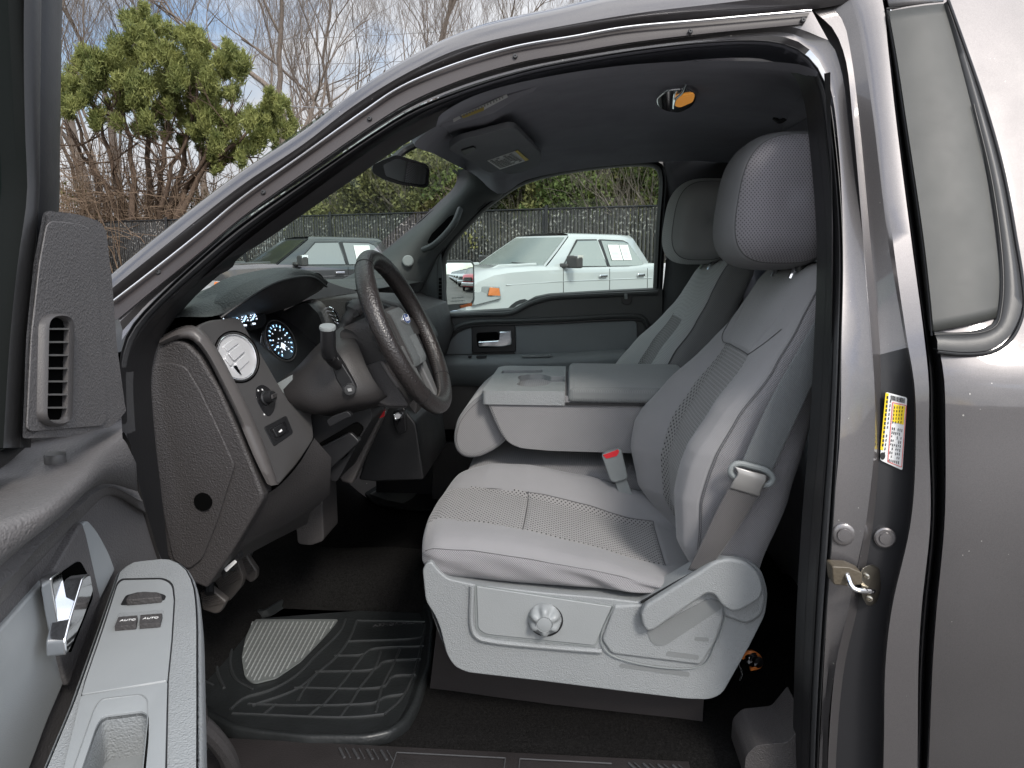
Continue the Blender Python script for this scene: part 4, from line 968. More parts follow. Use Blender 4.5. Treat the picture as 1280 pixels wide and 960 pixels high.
# ------------------------------------------------------------------ passenger door seen from inside
PD = MB()
dk = plastic('passenger_door_dark_plastic', (.045, .047, .047), .48, 500, .4)
pdm = plate('passenger_door', [(548, 600), (548, 405), (553, 392)]+[(x, y) for x, y in [(605, 389), (640, 387), (655, 379), (668, 372), (685, 368.5), (700, 367.5), (760, 364), (822, 361)]]+[(829, 361), (829, 600)], 1.82, .12, dk, T, .006)
pdm['label'] = 'passenger door with grey inserts and a raised window'
ridge = MB(); ridge.tube(cr([at(x, y, 1.815) for x, y in [(551, 395), (600, 393), (640, 391), (660, 381), (685, 373), (720, 370.5), (822, 366)]], 50), .010, 8)
ridge.make('window_ledge', dk, pdm)
gr = [at(x, y, 1.812) for x, y in [(555, 440), (560, 424), (570, 410), (588, 403.5), (650, 401), (700, 399), (790, 395), (803, 397), (808, 405), (809, 430)]]
fixn(MB().tube(cr(gr, 60), .011, 8).make('insert_rim', dk, pdm))
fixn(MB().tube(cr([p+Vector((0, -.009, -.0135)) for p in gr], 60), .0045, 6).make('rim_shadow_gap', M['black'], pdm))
ins = plastic('insert_grey', (.15, .163, .17), .6, 900, .2)
plate('insert_panel', fil([(558, 443), (563, 426), (572, 416), (590, 409), (590, 443)], [0, 5, 5, 0, 0]), 1.812, .02, ins, pdm, .002)
plate('insert_panel', fil([(643, 406), (700, 404), (793, 401), (796, 404), (797, 440), (643, 443)], 3), 1.812, .02, ins, pdm, .002)
hb = plate('handle_bezel', fil([(589, 408), (644, 406.5), (645, 440), (590, 441.5)], 2), 1.806, .02, M['black'], pdm, .003)
plate('handle_cavity', fil([(595, 416), (623, 414.5), (625, 434), (597, 435)], 4), 1.8055, .004, M['void'], pdm, 0)
ph = MB(); ph.prism([at(x, y, 1.785) for x, y in fil([(597, 427), (623, 425.5), (624, 414.5), (639, 413.5), (640, 431), (628, 433.5), (598, 433.5)], [2, 2, 1.5, 2, 3, 3, 2])], (0, .015, 0))
bevel(fixn(ph.make('door_handle', M['chrome'], pdm)), .004)
arm = plastic('armrest_grey', (.17, .185, .188), .5, 600, .35)
a_t = [at(x, y, 1.80) for x, y in [(556, 444), (600, 443.5), (700, 441), (805, 435)]]
a_f = [at(x, y, 1.72) for x, y in [(556, 451), (600, 450.5), (700, 449), (800, 442)]]
a_g = [at(x, y, 1.715) for x, y in [(556, 458), (600, 458), (700, 455), (800, 448)]]
a_b = [at(x, y, 1.76) for x, y in [(560, 481), (600, 481), (700, 481), (800, 475)]]
a_c = [at(x, y, 1.82) for x, y in [(560, 483), (600, 483), (700, 483), (800, 477)]]
fixn(MB().rows([cr(r, 30) for r in (a_t, a_f, a_g, a_b, a_c)]).make('armrest', arm, pdm, smooth=70))
plate('window_switch', fil([(585, 445), (589, 445), (589, 447.5), (585, 447.5)], 1), 1.735, .02, M['black'], pdm, .001)
plate('lock_switch', fil([(595, 445.5), (608, 444.8), (608, 447), (595, 447.5)], 1), 1.735, .02, M['black'], pdm, .001)
plate('pull_slot', fil([(652, 444.5), (689, 443), (688, 445.5), (652, 446.8)], 1), 1.735, .02, M['mgrey'], pdm, .001)
plate('lower_panel', [(550, 482), (650, 482), (650, 537), (550, 537)], 1.80, .02, plastic('lower_door_beige', (.105, .10, .095), .6, 500, .3), pdm, .003)
plate('door_pocket', [(550, 537), (650, 537), (650, 553), (550, 553)], 1.80, .01, M['void'], pdm, 0)
plate('kick_panel', [(470, 400), (549, 400), (549, 640), (470, 640)], 1.835, .02, M['black'], T, .002)
plate('pocket_lip', [(540, 553), (650, 553), (650, 640), (540, 640)], 1.77, .02, M['dark'], pdm, .004)
plate('latch_recess', fil([(777, 366), (789, 365), (790, 379), (784, 382), (777, 379)], 4), 1.812, .006, M['black'], pdm, .002)
plate('lock_knob', fil([(780.5, 367), (784.5, 367), (784.5, 374), (780.5, 374)], 1), 1.80, .008, M['mgrey'], pdm, .001)
# window frame, sail triangle and glass
wfo = [at(x, y, 1.83) for x, y in [(546, 398), (546, 318), (585, 270), (618, 241), (655, 220), (727, 204), (815, 197), (832, 203), (836, 217), (832, 290), (826, 400)]]
wfi = [at(x, y, 1.85) for x, y in [(558, 398), (557, 322), (590, 278), (622, 250), (657, 229), (727, 213), (812, 207), (822, 211), (825, 222), (821, 290), (816, 400)]]
wf = MB(); W1, W2 = cr(wfo, 90), cr(wfi, 90)
wf.rows([[p+Vector((0, .03, 0)) for p in W1], W1, [a.lerp(b, .4)+Vector((0, -.014, 0)) for a, b in zip(W1, W2)], [a.lerp(b, .55)+Vector((0, .004, 0)) for a, b in zip(W1, W2)], [a.lerp(b, .75)+Vector((0, -.008, 0)) for a, b in zip(W1, W2)], W2, [p+Vector((0, .05, 0)) for p in W2]])
fixn(wf.make('window_frame', M['rubber'], pdm, smooth=60))
MB().add([at(x, y, 1.885) for x, y in [(545, 396), (548, 330), (600, 262), (655, 225), (730, 208), (830, 202), (828, 370), (700, 374), (645, 394)]], [tuple(range(9))]).make('window_glass', M['glass'], pdm, smooth=0)
plate('mirror_sail', [(500, 400), (512, 342), (551, 305), (554, 392), (553, 400)], 1.825, .02, plastic('sail_black', (.022, .026, .026), .5, 500, .3), pdm, .003)
sv = MB(); 
for k in range(9): sv.box(at(550.3-.0*k, 349+k*4.6, 1.822), (.012, .004, .011))
sv.make('demister_slots', M['void'], pdm, smooth=0)
# rear side pillar and corner
bp = [[at(x, y, Y) for x, y, Y in r] for r in (
 [(826, 202, 1.84), (836, 260, 1.84), (832, 330, 1.84), (822, 420, 1.84), (820, 600, 1.84)],
 [(836, 200, 1.80), (846, 260, 1.80), (842, 330, 1.80), (834, 420, 1.80), (832, 600, 1.80)],
 [(860, 200, 1.77), (868, 260, 1.77), (864, 330, 1.77), (858, 420, 1.77), (854, 600, 1.77)],
 [(925, 204, 1.72), (925, 260, 1.72), (925, 330, 1.72), (925, 420, 1.72), (920, 600, 1.72)])]
loft('rear_pillar_trim', bp, plastic('pillar_black', (.020, .021, .023), .6, 500, .3), T, 24, across=12, smooth=80)
# back wall of the cab with its window shut off by the seats
def P3(x, y, z): return Vector((x, y, z))
bwll = MB(); bwll.rows([[P3(x, 1+(1-skin(z)-.05)*t, z) for x, z in ((.74, .5), (.74, .9), (.74, 1.3), (.70, 1.6), (.62, 1.9))] for t in (-1, -.6, 0, .6, 1)])
solid(fixn(bwll.make('rear_wall', M['headl'], T, smooth=60)), .02)
# driver side rear corner inside the opening
rc = [[at(x, y, Y) for x, y, Y in r] for r in (
 [(1038, 90, .10), (1040, 300, .10), (1036, 600, .09), (1016, 1000, .09)],
 [(1030, 92, .2), (1042, 300, .2), (1038, 600, .2), (1018, 1000, .2)],
 [(1035, 95, .35), (1050, 300, .35), (1045, 600, .35), (1018, 900, .35)])]
loft('inner_pillar_trim', rc, M['black'], T, 20, smooth=80)
# ------------------------------------------------------------------ floor, sill
fl = MB()
ys2 = [.17, .2, .26, .5, .8, 1.0, 1.2, 1.5, 1.83]
def flz(x, y):
    z = .5-.012*(1 if y < .22 else 0)
    if x < -.86: z += min(.38, ((-.86-x)**1.2)*1.3)
    z += .10*math.exp(-((y-1.0)/.16)**4)*(1 if x < .1 else .4)
    z += .006*noise.noise(Vector((x*6, y*6, 0)))
    return z
fl.rows([[P3(x, y, flz(x, y)) for y in np.linspace(.17, 1.84, 44)] for x in np.linspace(-1.25, .78, 60)])
carp = fixn(fl.make('carpet', M['carpet'], T, smooth=180))
# firewall
MB().rows([[P3(-1.22, y, z) for z in (.6, 1.0, 1.4)] for y in (.1, 1.0, 1.9)]).make('firewall', M['void'], T)
sp0 = [at(x, y, Y) for x, y, Y in [(200, 944, .19), (300, 941, .19), (640, 939, .19), (900, 944, .19), (935, 950, .19)]]
spl = MB()
z0 = .512
spl.rows([[P3(x, y, z) for x in np.linspace(-.75, .26, 30)] for y, z in [(.215, z0-.012), (.205, z0), (.16, z0+.004), (.09, z0+.003), (.06, z0-.004), (.045, z0-.03), (.03, z0-.09), (.05, z0-.2)]])
sill = fixn(spl.make('sill_plate', plastic('sill_plastic', (.024, .021, .021), .45, 400, .5, amt=.2), T, smooth=40))
for g_i in ((-.475, -.445, -.415, -.385), (.135, .165, .195, .225)):
    ch = MB()
    for x0 in g_i:
        ch.tube([P3(x0, .185, z0+.004), P3(x0+.02, .155, z0+.005)], .003, 6); ch.tube([P3(x0+.012, .187, z0+.004), P3(x0+.032, .157, z0+.005)], .0016, 6)
    ch.make('chevron_ribs', M['rubber_face'], sill)
fr_ = MB()
for a_, b_2 in (((-.35, .18), (-.12, .18)), ((-.12, .18), (-.12, .12)), ((-.09, .18), (.10, .18)), ((-.35, .18), (-.35, .12)), ((-.09, .18), (-.09, .12))): fr_.tube([P3(a_[0], a_[1], z0+.005), P3(b_2[0], b_2[1], z0+.005)], .0016, 6)
fr_.make('raised_frame', M['rubber_face'], sill)
bevel(plate('sill_corner', fil([(930, 975), (932, 945), (945, 932), (985, 928), (1008, 900), (1012, 975)], 6), .14, .12, M['dark'], T, 0), .01)
sb = MB(); sb.rows([[P3(x, y, z) for x in (-.9, -.3, .3, 1.35)] for y, z in [(.045, .47), (.03, .42), (.02, .38), (.06, .3), (.2, .28)]]); fixn(sb.make('rocker_panel', M['paint'], T, smooth=60))
# lower front corner of the opening
plate('kick_panel', [(150, 600), (205, 690), (232, 770), (244, 880), (258, 925), (300, 950), (300, 1000), (150, 1000)], .20, .03, M['dark'], T, .01)
# outside back of the cab
cbk = MB(); cbk.rows([[Vector((1.0, 1+(1-skin(z)-.01)*t, z)) for z in (.45, .8, 1.2, 1.36, 1.6, 1.9, 1.99)] for t in (-1, -.5, 0, .5, 1)])
solid(fixn(cbk.make('cab_back', M['paint'], T, smooth=50)), .02)
# ------------------------------------------------------------------ open driver's door
DF = Vector((-.725, .04, 0)); DD = Vector((.26, -.966, 0)).normalized(); DN = Vector((.966, .26, 0)).normalized()
def ad(px, py, off=0.0): return atpl(px, py, DF+DN*off, DN)
def adp(pts, off): return [ad(p[0], p[1], off) for p in pts]
def dplate(nm, pts, off, t, mat, par, bev=.003, **k):
    o = fixn(MB().prism(adp(pts, off), -DN*t).make(nm, mat, par, **k))
    if bev: bevel(o, bev)
    return o
door = dplate('driver_door', [(-260, 1300), (-260, 560), (0, 600), (100, 570), (150, 555), (168, 600), (200, 690), (232, 760), (262, 880), (262, 1300)], -.04, .10, M['paint'], T, .006)
door['label'] = "driver's door swung wide open, grey plastic panel with vent, handle and switches"
# trim panel relief: an array of curves from the top ledge down
r_top = [(-120, 620), (-30, 575), (20, 552), (60, 532), (110, 520), (150, 512), (158, 512)]
r_a = [(-120, 665), (-30, 612), (22, 590), (62, 575), (108, 566), (147, 560), (160, 557)]
r_b = [(-120, 720), (-30, 668), (0, 648), (50, 622), (95, 603), (135, 590), (166, 585)]
r_c = [(-120, 790), (-40, 738), (0, 704), (45, 665), (90, 625), (128, 601), (172, 610)]
r_d = [(-120, 830), (-40, 770), (0, 735), (50, 680), (100, 630), (134, 607), (178, 625)]
r_e = [(-120, 860), (-40, 790), (0, 752), (50, 697), (100, 645), (135, 616), (182, 640)]
panel = MB()
def pr(rows, n=50): panel.rows([cr(r, n) for r in rows])
ZL = 1.31
Lb = [atz(x, y, ZL) for x, y in [(-120, 600), (-50, 590), (0, 582), (28, 556), (85, 544), (138, 528), (152, 524)]]
Lf = [atz(x, y, ZL) for x, y in [(-120, 705), (-50, 672), (0, 654), (50, 636), (89, 607), (134, 560), (153, 546)]]
lb_, lf_ = cr(Lb, 50), cr(Lf, 50); rcp_ = cr(adp(r_c, .030), 50)
panel.rows([[p+Vector((0, 0, .02)) for p in lb_], lb_]+[[a.lerp(b, t)+Vector((0, 0, .002*math.sin(t*3))) for a, b in zip(lb_, lf_)] for t in (.3, .6, .85, .95)]+[[p-Vector((0, 0, .002)) for p in lf_], [p-Vector((0, 0, .008))+DN*.004 for p in lf_], [a.lerp(b, .4)+DN*.006 for a, b in zip([p-Vector((0, 0, .012))+DN*.005 for p in lf_], rcp_)], rcp_, cr(adp([(x, y+4) for x, y in r_c], .020), 50)])
pr([adp([(x, y+4) for x, y in r_c], .014), adp([(x, y+2) for x, y in r_d], .022), adp(r_d, .020), adp(r_e, .012), adp([(x+1, y+4) for x, y in r_e], -.002)])
trm = fixn(panel.make('upper_trim', M['doorp'], door, smooth=70))
# wide flat face under the ridge
dplate('trim_face', [(-200, 1200), (-160, 880), (0, 750), (50, 694), (100, 642), (134, 612), (150, 600), (165, 600), (180, 640), (204, 700), (236, 800), (262, 900), (262, 1200)], -.0, .04, M['doorp'], door, .006)
# inner edge return with jamb line towards the hinge
ed = MB(); e0 = [(134, 560), (158, 541), (172, 600), (186, 650), (200, 696), (232, 780), (258, 880), (268, 1000)]
ed.rows([cr(adp(e0, .006), 30), cr([p+DN*(-.02)+DD*-.006 for p in adp(e0, .006)], 30), cr([p+DN*(-.10)+DD*-.012 for p in adp(e0, .006)], 30)])
fixn(ed.make('trim_edge', M['darksm'], door, smooth=60))
# light grey insert, with the dark handle bezel set into it
dplate('insert_panel', fil([(-160, 960), (-60, 830), (0, 788), (60, 720), (104, 655), (110, 650), (122, 664), (136, 690), (144, 712), (120, 760), (60, 900), (0, 1060), (-60, 1200), (-160, 1200)], [0, 0, 0, 0, 6, 6, 8, 8, 3, 0, 0, 0, 0, 0]), .006, .01, plastic('pale_grey_insert', (.30, .315, .32), .5, 1400, .15, amt=.03), door, .003)
bz = dplate('handle_bezel', fil([(55, 735), (103, 652), (108, 668), (126, 748), (86, 858), (82, 850)], [3, 4, 3, 3, 4, 4]), .0105, .02, M['doorp'], door, .003)
dplate('handle_cavity', fil([(66, 732), (78, 715), (100, 700), (112, 722), (117, 745), (88, 818)], 6), .012, .002, M['void'], door, 0)
hn = MB()
hn.prism(adp(fil([(64, 722), (77, 713), (86, 760), (92, 790), (84, 820), (79, 812), (70, 762)], 3), .028), -DN*.012)
bevel(fixn(hn.make('door_handle', M['chrome'], door)), .003)
hl2 = MB(); hl2.prism(adp(fil([(82, 800), (88, 775), (104, 722), (113, 716), (117, 738), (104, 775), (88, 812), (83, 820)], 4), .040), -DN*.02)
bevel(fixn(hl2.make('handle_lever', M['chrome'], door)), .007, 5)
# mirror sail trim with the demister vent
sl_o = [(28, 548), (33, 420), (42, 330), (54, 266), (62, 263), (98, 268), (126, 277), (133, 290), (140, 350), (146, 430), (156, 505), (158, 514), (140, 533), (85, 546)]
_so = fil(sl_o, [4, 0, 0, 5, 6, 6, 8, 6, 0, 0, 0, 6, 6, 0]); _sf = adp(_so, .035); so1 = MB()
_sb = [q+(-DD*.05 if p.x < 70 else -DN*.03) for p, q in zip(_so, _sf)]
so1.rows([_sf, _sb], cu=True, cap=True)
sail = bevel(fixn(so1.make('mirror_sail', M['doorp'], door)), .005, 4)
# softened raised field of the sail
dplate('sail_face', fil([(34, 540), (40, 420), (50, 330), (60, 276), (98, 279), (114, 286), (118, 300), (122, 360), (128, 440), (134, 520), (130, 532)], 10), .037, .0018, M['doorp'], sail, .0007)
vr = MB(); ring_o = adp(fil([(55, 392), (93, 392), (90, 532), (52, 532)], 19, 8), .042)
ri = adp(fil([(61, 397), (87, 397), (84, 527), (58, 527)], 13, 8), .043)
vr.rows([[p-DN*.012 for p in ring_o], ring_o, [a.lerp(b, .5)+DN*.003 for a, b in zip(ring_o, ri)], ri, [p-DN*.014 for p in ri]], cu=True)
vt = fixn(vr.make('demister_vent', M['mgrey'] if 0 else plastic('vent_ring', (.06, .056, .056), .42, 1200, .2), door, smooth=60))
dplate('vent_cavity', fil([(60, 396), (88, 396), (85, 528), (57, 528)], 13, 6), .0375, .004, M['void'], vt, 0)
for k in range(8):
    y = 410+k*16.4
    s_ = MB().prism(adp([(59.5-k*.3, y), (88-k*.3, y), (88-k*.3, y+2.2), (59.5-k*.3, y+2.2)], .0425), -DN*.008); fixn(s_.make('vent_slat', plastic('slat', (.13, .125, .12), .4, 0, 0) if k == 0 else bpy.data.materials['slat'], vt, smooth=0))
# window frame and run channel
def strip(pts_l, pts_r, o1, o2, bulge, nm, mat, par, n=24, side=True):
    a = cr(adp(pts_l, o1), n); b = cr(adp(pts_r, o2), n)
    rr = ([[p-DN*.02-DD*.07 for p in a]] if side else [])+[[p.lerp(q, t)+DN*bulge*math.sin(t*math.pi)**.6 for p, q in zip(a, b)] for t in (0, .12, .3, .5, .7, .88, 1)]+[[p-DN*.05 for p in b]]
    return fixn(MB().rows(rr).make(nm, mat, par, smooth=60))
wf2 = strip([(50, -60), (48, 0), (44, 100), (42, 180), (40, 232), (36, 330), (25, 430), (18, 560)], [(76, -60), (74, 0), (72, 100), (71, 180), (70, 264), (58, 330), (42, 420), (28, 560)], .0, -.01, .012, 'window_frame', M['rubber'], door)
strip([(32, -60), (30, 0), (30, 100), (32, 180), (34, 240), (22, 330), (12, 430), (4, 560)], [(48, -60), (46, 0), (44, 100), (42, 180), (41, 232), (36, 330), (25, 430), (18, 560)], .012, .006, .010, 'run_channel', M['rubber'], door)
strip([(8, -60), (10, 0), (15, 100), (19, 180), (24, 260), (12, 330), (4, 430), (-8, 565)], [(31, -60), (30, 0), (30, 100), (32, 180), (34, 240), (22, 330), (12, 430), (4, 560)], -.004, .006, .004, 'glass_channel', simple('green_black_rubber', (.006, .007, .007), .8, spec=.1), door, side=False)
strip([(-150, 600), (-60, 580), (-8, 565), (26, 552)], [(-150, 640), (-60, 606), (0, 586), (28, 562)], -.0, .0, .004, 'belt_seal', M['rubber'], door)
MB().add(adp([(-300, 620), (-300, -100), (12, -100), (14, 100), (22, 260), (0, 440), (-6, 566)], -.02), [(0, 1, 2, 3, 4, 5, 6)]).make('window_glass', glass('side_glass', (.62, .80, .74), 1.1), door, smooth=0)
# upper part of frame edge outside, lit light (thin painted edge)
strip([(73, -60), (71.5, 0), (70, 100), (69, 180), (67, 262)], [(76, -60), (75, 0), (73, 100), (72, 180), (70, 264)], -.02, -.03, .002, 'frame_edge', M['paint'], door)
# lock knob on the ledge
lk = atz(69, 578, ZL+.002)
kn = fixn(MB().lathe(lk+Vector((0, 0, -.004)), (.05, 0, 1), [(.024, -.004), (.024, .001), (.014, .003), (.0115, .004), (.0115, .013), (.0105, .0148), (.003, .015)], 32).make('lock_knob', plastic('knob_grey', (.07, .068, .068), .4, 0, 0), door))
# armrest: solid with a flat switch top
zA = ad(150, 705, .01).z
def aa(x, y, dz=0): return atz(x, y, zA+dz)
top = [(143, 716), (160, 703), (190, 698), (215, 697), (236, 708), (247, 728), (252, 760), (254, 830), (256, 960), (258, 1150), (40, 1150), (40, 980), (84, 878), (120, 780)]
tp = [p.to_2d() for p in cr([Vector((x, y, 0)) for x, y in top[:11]], 60)]+[Vector(q) for q in top[11:]]
lvl = []
TPW = [aa(*p) for p in tp]
def ring(dz, sc):
    return oring(TPW, sc, dz)
ar = MB(); rr = [ring(-.16, .02), ring(-.12, .01), ring(-.07, .003), ring(-.035, .000), ring(-.014, .0005), ring(-.006, .0015), ring(-.002, .0035), ring(0, .007)]
ar.rows(rr, cu=True); ar.add(rr[0], [tuple(range(len(tp)-1, -1, -1))]); ar.add(rr[-1], [tuple(range(len(tp)))])
ao = fixn(ar.make('armrest', M['lgrey'], door, smooth=60))
def aplate(nm, pts, dz, t, mat, par, bev=.002, **k):
    o = fixn(MB().prism([aa(p[0], p[1], dz) for p in pts], (0, 0, -t)).make(nm, mat, par, **k))
    if bev: bevel(o, bev)
    return o
gap = aplate('plate_gap', fil([(146, 728), (152, 723), (205, 722), (217, 729), (219, 750), (216, 800), (211, 850), (207, 1050), (60, 1050), (80, 960), (106, 850), (128, 785)], [6, 6, 10, 8, 0, 0, 0, 0, 0, 0, 0, 0]), .0006, .003, M['black'], ao, 0)
sw = aplate('switch_plate', fil([(147, 730), (153, 725), (204, 724), (215, 731), (217, 750), (214, 800), (209, 850), (102, 868), (107, 850), (129, 786)], [6, 6, 10, 8, 0, 0, 2, 2, 0, 0]), .003, .006, M['lgreysm'], ao, .0012)
aplate('pull_cup_plate', fil([(101, 870), (209, 852), (204, 1050), (58, 1050)], 2), .003, .006, M['lgreysm'], ao, .0012)
cup = MB(); co_ = fil([(118, 886), (126, 874), (176, 868), (184, 874), (184, 900), (178, 960), (172, 1050), (66, 1050), (92, 960)], 7, 4)

for o_ in (ao, [k for k in kids(ao) if k.name.startswith('pull_cup_plate')][0], [k for k in kids(ao) if k.name.startswith('plate_gap')][0]):
    cut(o_, fixn(MB().prism([aa(x, y, .02) for x, y in co_], (0, 0, -.08)).make('cutter', M['black'], None)) if 0 else fixn(MB().prism([aa(x, y, .02) for x, y in co_], (0, 0, -.08)).make('cutter', M['black'], None, smooth=0)))
c_a = [aa(x, y, .0036) for x, y in co_]; cc_ = sum(c_a, Vector())/len(c_a)
cup.rows([[cc_+(p-cc_)*1.03+Vector((0, 0, -.0004)) for p in c_a], c_a, [cc_+(p-cc_)*.95+Vector((0, 0, -.006)) for p in c_a], [cc_+(p-cc_)*.86+Vector((0, 0, -.03)) for p in c_a], [cc_+(p-cc_)*.80+Vector((0, 0, -.048)) for p in c_a]], cu=True)
cup.add([cc_+(p-cc_)*.80+Vector((0, 0, -.048)) for p in c_a], [tuple(range(len(c_a)))])
fixn(cup.make('pull_cup', plastic('cup_grey', (.21, .22, .222), .45, 1200, .15), ao, smooth=60))
aplate('mirror_switch_base', fil([(150, 756), (157, 744), (172, 740), (196, 740), (208, 744), (206, 750), (180, 753), (160, 756)], 3), .0036, .004, M['black'], sw, .0006)
mo_ = MB(); mo_.prism([aa(x, y, .011) for x, y in fil([(156, 750), (162, 743), (180, 739), (200, 741), (203, 746), (182, 748)], 4)], (0, 0, -.008)); bevel(fixn(mo_.make('mirror_switch', M['dark'], sw)), .003)
aplate('switch_recess', fil([(141, 785), (148, 766), (205, 762), (202, 780), (172, 783)], 2), .0034, .002, M['lgrey'], sw, .0005)
for q, tx in (([(143, 783), (148, 771), (172, 769), (170, 781)], (160, 775)), ([(174, 780.5), (175.5, 768.5), (203, 766.5), (200, 778.5)], (188.5, 772.5))):
    s1 = aplate('window_switch', fil(q, 1), .009, .006, M['dark'], sw, .0018)
    cu = bpy.data.curves.new('lettering', 'FONT'); cu.body = 'AUTO'; cu.size = .0062; cu.extrude = .0002; cu.align_x = 'CENTER'; cu.align_y = 'CENTER'
    tob = bpy.data.objects.new('tmp', cu); COL.objects.link(tob)
    dg = bpy.context.evaluated_depsgraph_get(); me = bpy.data.meshes.new_from_object(tob.evaluated_get(dg)); bpy.data.objects.remove(tob)
    a = aa(tx[0]-10, tx[1]+.6, .0095); b = aa(tx[0]+10, tx[1]-.6, .0095); xd = (b-a).normalized(); yd = Vector((0, 0, 1)).cross(xd); c = (a+b)/2+Vector((0, 0, .0))
    MB().add([c+xd*v.co.x+yd*v.co.y+Vector((0, 0, v.co.z)) for v in me.vertices], [tuple(p.vertices) for p in me.polygons]).make('lettering', M['white'], sw, smooth=0)
# hinge cover low in the corner
hc = MB(); hc.tube(cr([at(250, 905, .02), at(266, 920, .04), at(284, 945, .07), at(292, 975, .1)], 10), [.018]*10, 10); hc.make('door_check', M['dark'], door)
# ------------------------------------------------------------------ dashboard
DK = M['dark']; PL = M['darksm']
def pp3(l): return [at(*p) for p in l]
# top pad, from the driver's side window across to the passenger side
top_r = [
 pp3([(150, 440, .2), (216, 398, .2), (232, 396, .2), (262, 396, .24), (290, 388, .30)]),
 pp3([(180, 400, .3), (226, 382, .3), (260, 366, .34), (296, 352, .38), (330, 356, .42)]),
 pp3([(215, 380, .45), (262, 360, .45), (300, 347, .45), (340, 340, .5), (368, 345, .55)]),
 pp3([(250, 366, .6), (300, 348, .6), (345, 339, .6), (375, 337, .65), (397, 341, .7)]),
 pp3([(290, 362, .8), (335, 352, .8), (370, 348, .82), (395, 346, .85), (410, 352, .88)]),
 pp3([(330, 356, 1.1), (360, 353, 1.1), (395, 352, 1.1), (425, 354, 1.1), (445, 362, 1.1)]),
 pp3([(370, 352, 1.4), (400, 350, 1.4), (430, 350, 1.4), (460, 352, 1.4), (490, 358, 1.4)]),
 pp3([(410, 350, 1.8), (440, 348, 1.8), (470, 347, 1.8), (500, 347, 1.8), (530, 352, 1.8)])]
pad = MB(); TR = [list(x) for x in zip(*[cr([cr(r, 24)[j] for r in top_r], 50) for j in range(24)])]
for r in TR:
    for p in r: p.z += .0012*noise.noise(p*40)
pad_m = plastic('soft_dash_skin', (.036, .039, .038), .42, 330, .7, spec=.5)
dash = fixn(pad.rows(TR).make('dashboard', pad_m, T, smooth=180))
# cowl ahead of it up to the windscreen foot
MB().rows([[r[0] for r in TR], [Vector((r[0].x-.35, r[0].y, r[0].z-.1)) for r in TR]]).make('dash_cowl', M['black'], dash)
# brow over the instruments
bt = pp3([(262, 374, .30), (296, 352, .36), (336, 341, .44), (370, 336.5, .54), (394, 341, .66), (409, 351, .74)])
bm_ = pp3([(266, 380, .28), (300, 357, .33), (338, 345, .42), (372, 341, .54), (396, 346, .67), (410, 354, .75)])
bb = pp3([(275, 397, .27), (305, 376, .31), (336, 357, .38), (366, 347, .50), (392, 347, .66), (407, 358, .75)])
bu = pp3([(282, 399, .34), (312, 388, .40), (345, 372, .46), (370, 362, .56), (388, 362, .68), (402, 362, .76)])
bv = pp3([(290, 402, .50), (322, 396, .55), (350, 388, .60), (368, 382, .66), (382, 374, .74), (396, 366, .8)])
ed0 = [p+Vector((-.03, .0, .004)) for p in bt]
brow = fixn(MB().rows([cr(r, 40) for r in (ed0, bt, bm_, bb)]).make('instrument_brow', pad_m, dash, smooth=80))
fixn(MB().rows([cr(r, 40) for r in (bb, [a.lerp(b, .3)+Vector((.003, 0, .006)) for a, b in zip(bb, bu)], bu, bv)]).make('brow_underside', PL, dash, smooth=80))
fixn(MB().tube(cr([p+Vector((.003, -.003, 0)) for p in bb], 50), .0035, 8).make('brow_seam', M['black'], brow))
# front bezel plane beside the wheel
BA = at(247, 410, .195); BB = at(345, 600, .215); BC = at(345, 470, .345)
BN = (BB-BA).cross(BC-BA).normalized()
if BN.dot(CAMP-BA) < 0: BN = -BN
def ab(px, py, l=0.0): return atpl(px, py, BA+BN*l, BN)
def abp(pts, l): return [ab(p[0], p[1], l) for p in pts]
def bplate(nm, pts, l, t, mat, par, bev=.002, **k):
    o = fixn(MB().prism(abp(pts, l), -BN*t).make(nm, mat, par, **k))
    if bev: bevel(o, bev)
    return o
bzm = plastic('bezel_charcoal_satin', (.052, .050, .050), .5, 1200, .12)
bez = bplate('instrument_bezel', fil([(246, 407), (262, 400), (300, 396), (312, 418), (336, 458), (352, 486), (364, 505), (386, 503), (389, 516), (393, 548), (372, 580), (349, 606), (343, 602), (322, 545), (298, 490), (268, 436)], [6, 6, 8, 0, 0, 0, 5, 6, 4, 6, 10, 6, 5, 0, 0, 0]), .0, .02, bzm, dash, .004)
# rounded ridge between bezel and end cap
rg_m = M['bezel']
q0 = pp3([(200, 432, .175), (222, 424, .178), (238, 424, .178), (254, 440, .178), (275, 478, .178), (298, 525, .178), (318, 572, .18), (334, 605, .185)])
q1 = pp3([(200, 424, .178), (228, 411, .18), (243, 411, .182), (262, 432, .185), (285, 472, .187), (307, 516, .19), (328, 562, .195), (345, 606, .2)])
q2 = pp3([(205, 420, .20), (232, 408, .20), (248, 409, .20), (268, 431, .20), (290, 470, .20), (312, 514, .205), (332, 560, .21), (348, 606, .215)])
fixn(MB().rows([cr([p+Vector((0, .012, 0)) for p in q0], 40), cr(q0, 40), cr([a.lerp(b, .5)+Vector((.002, -.008, 0)) for a, b in zip(q0, q1)], 40), cr(q1, 40), cr(q2, 40), cr([p+Vector((-.01, .012, 0)) for p in q2], 40)]).make('bezel_ridge', rg_m, dash, smooth=80))
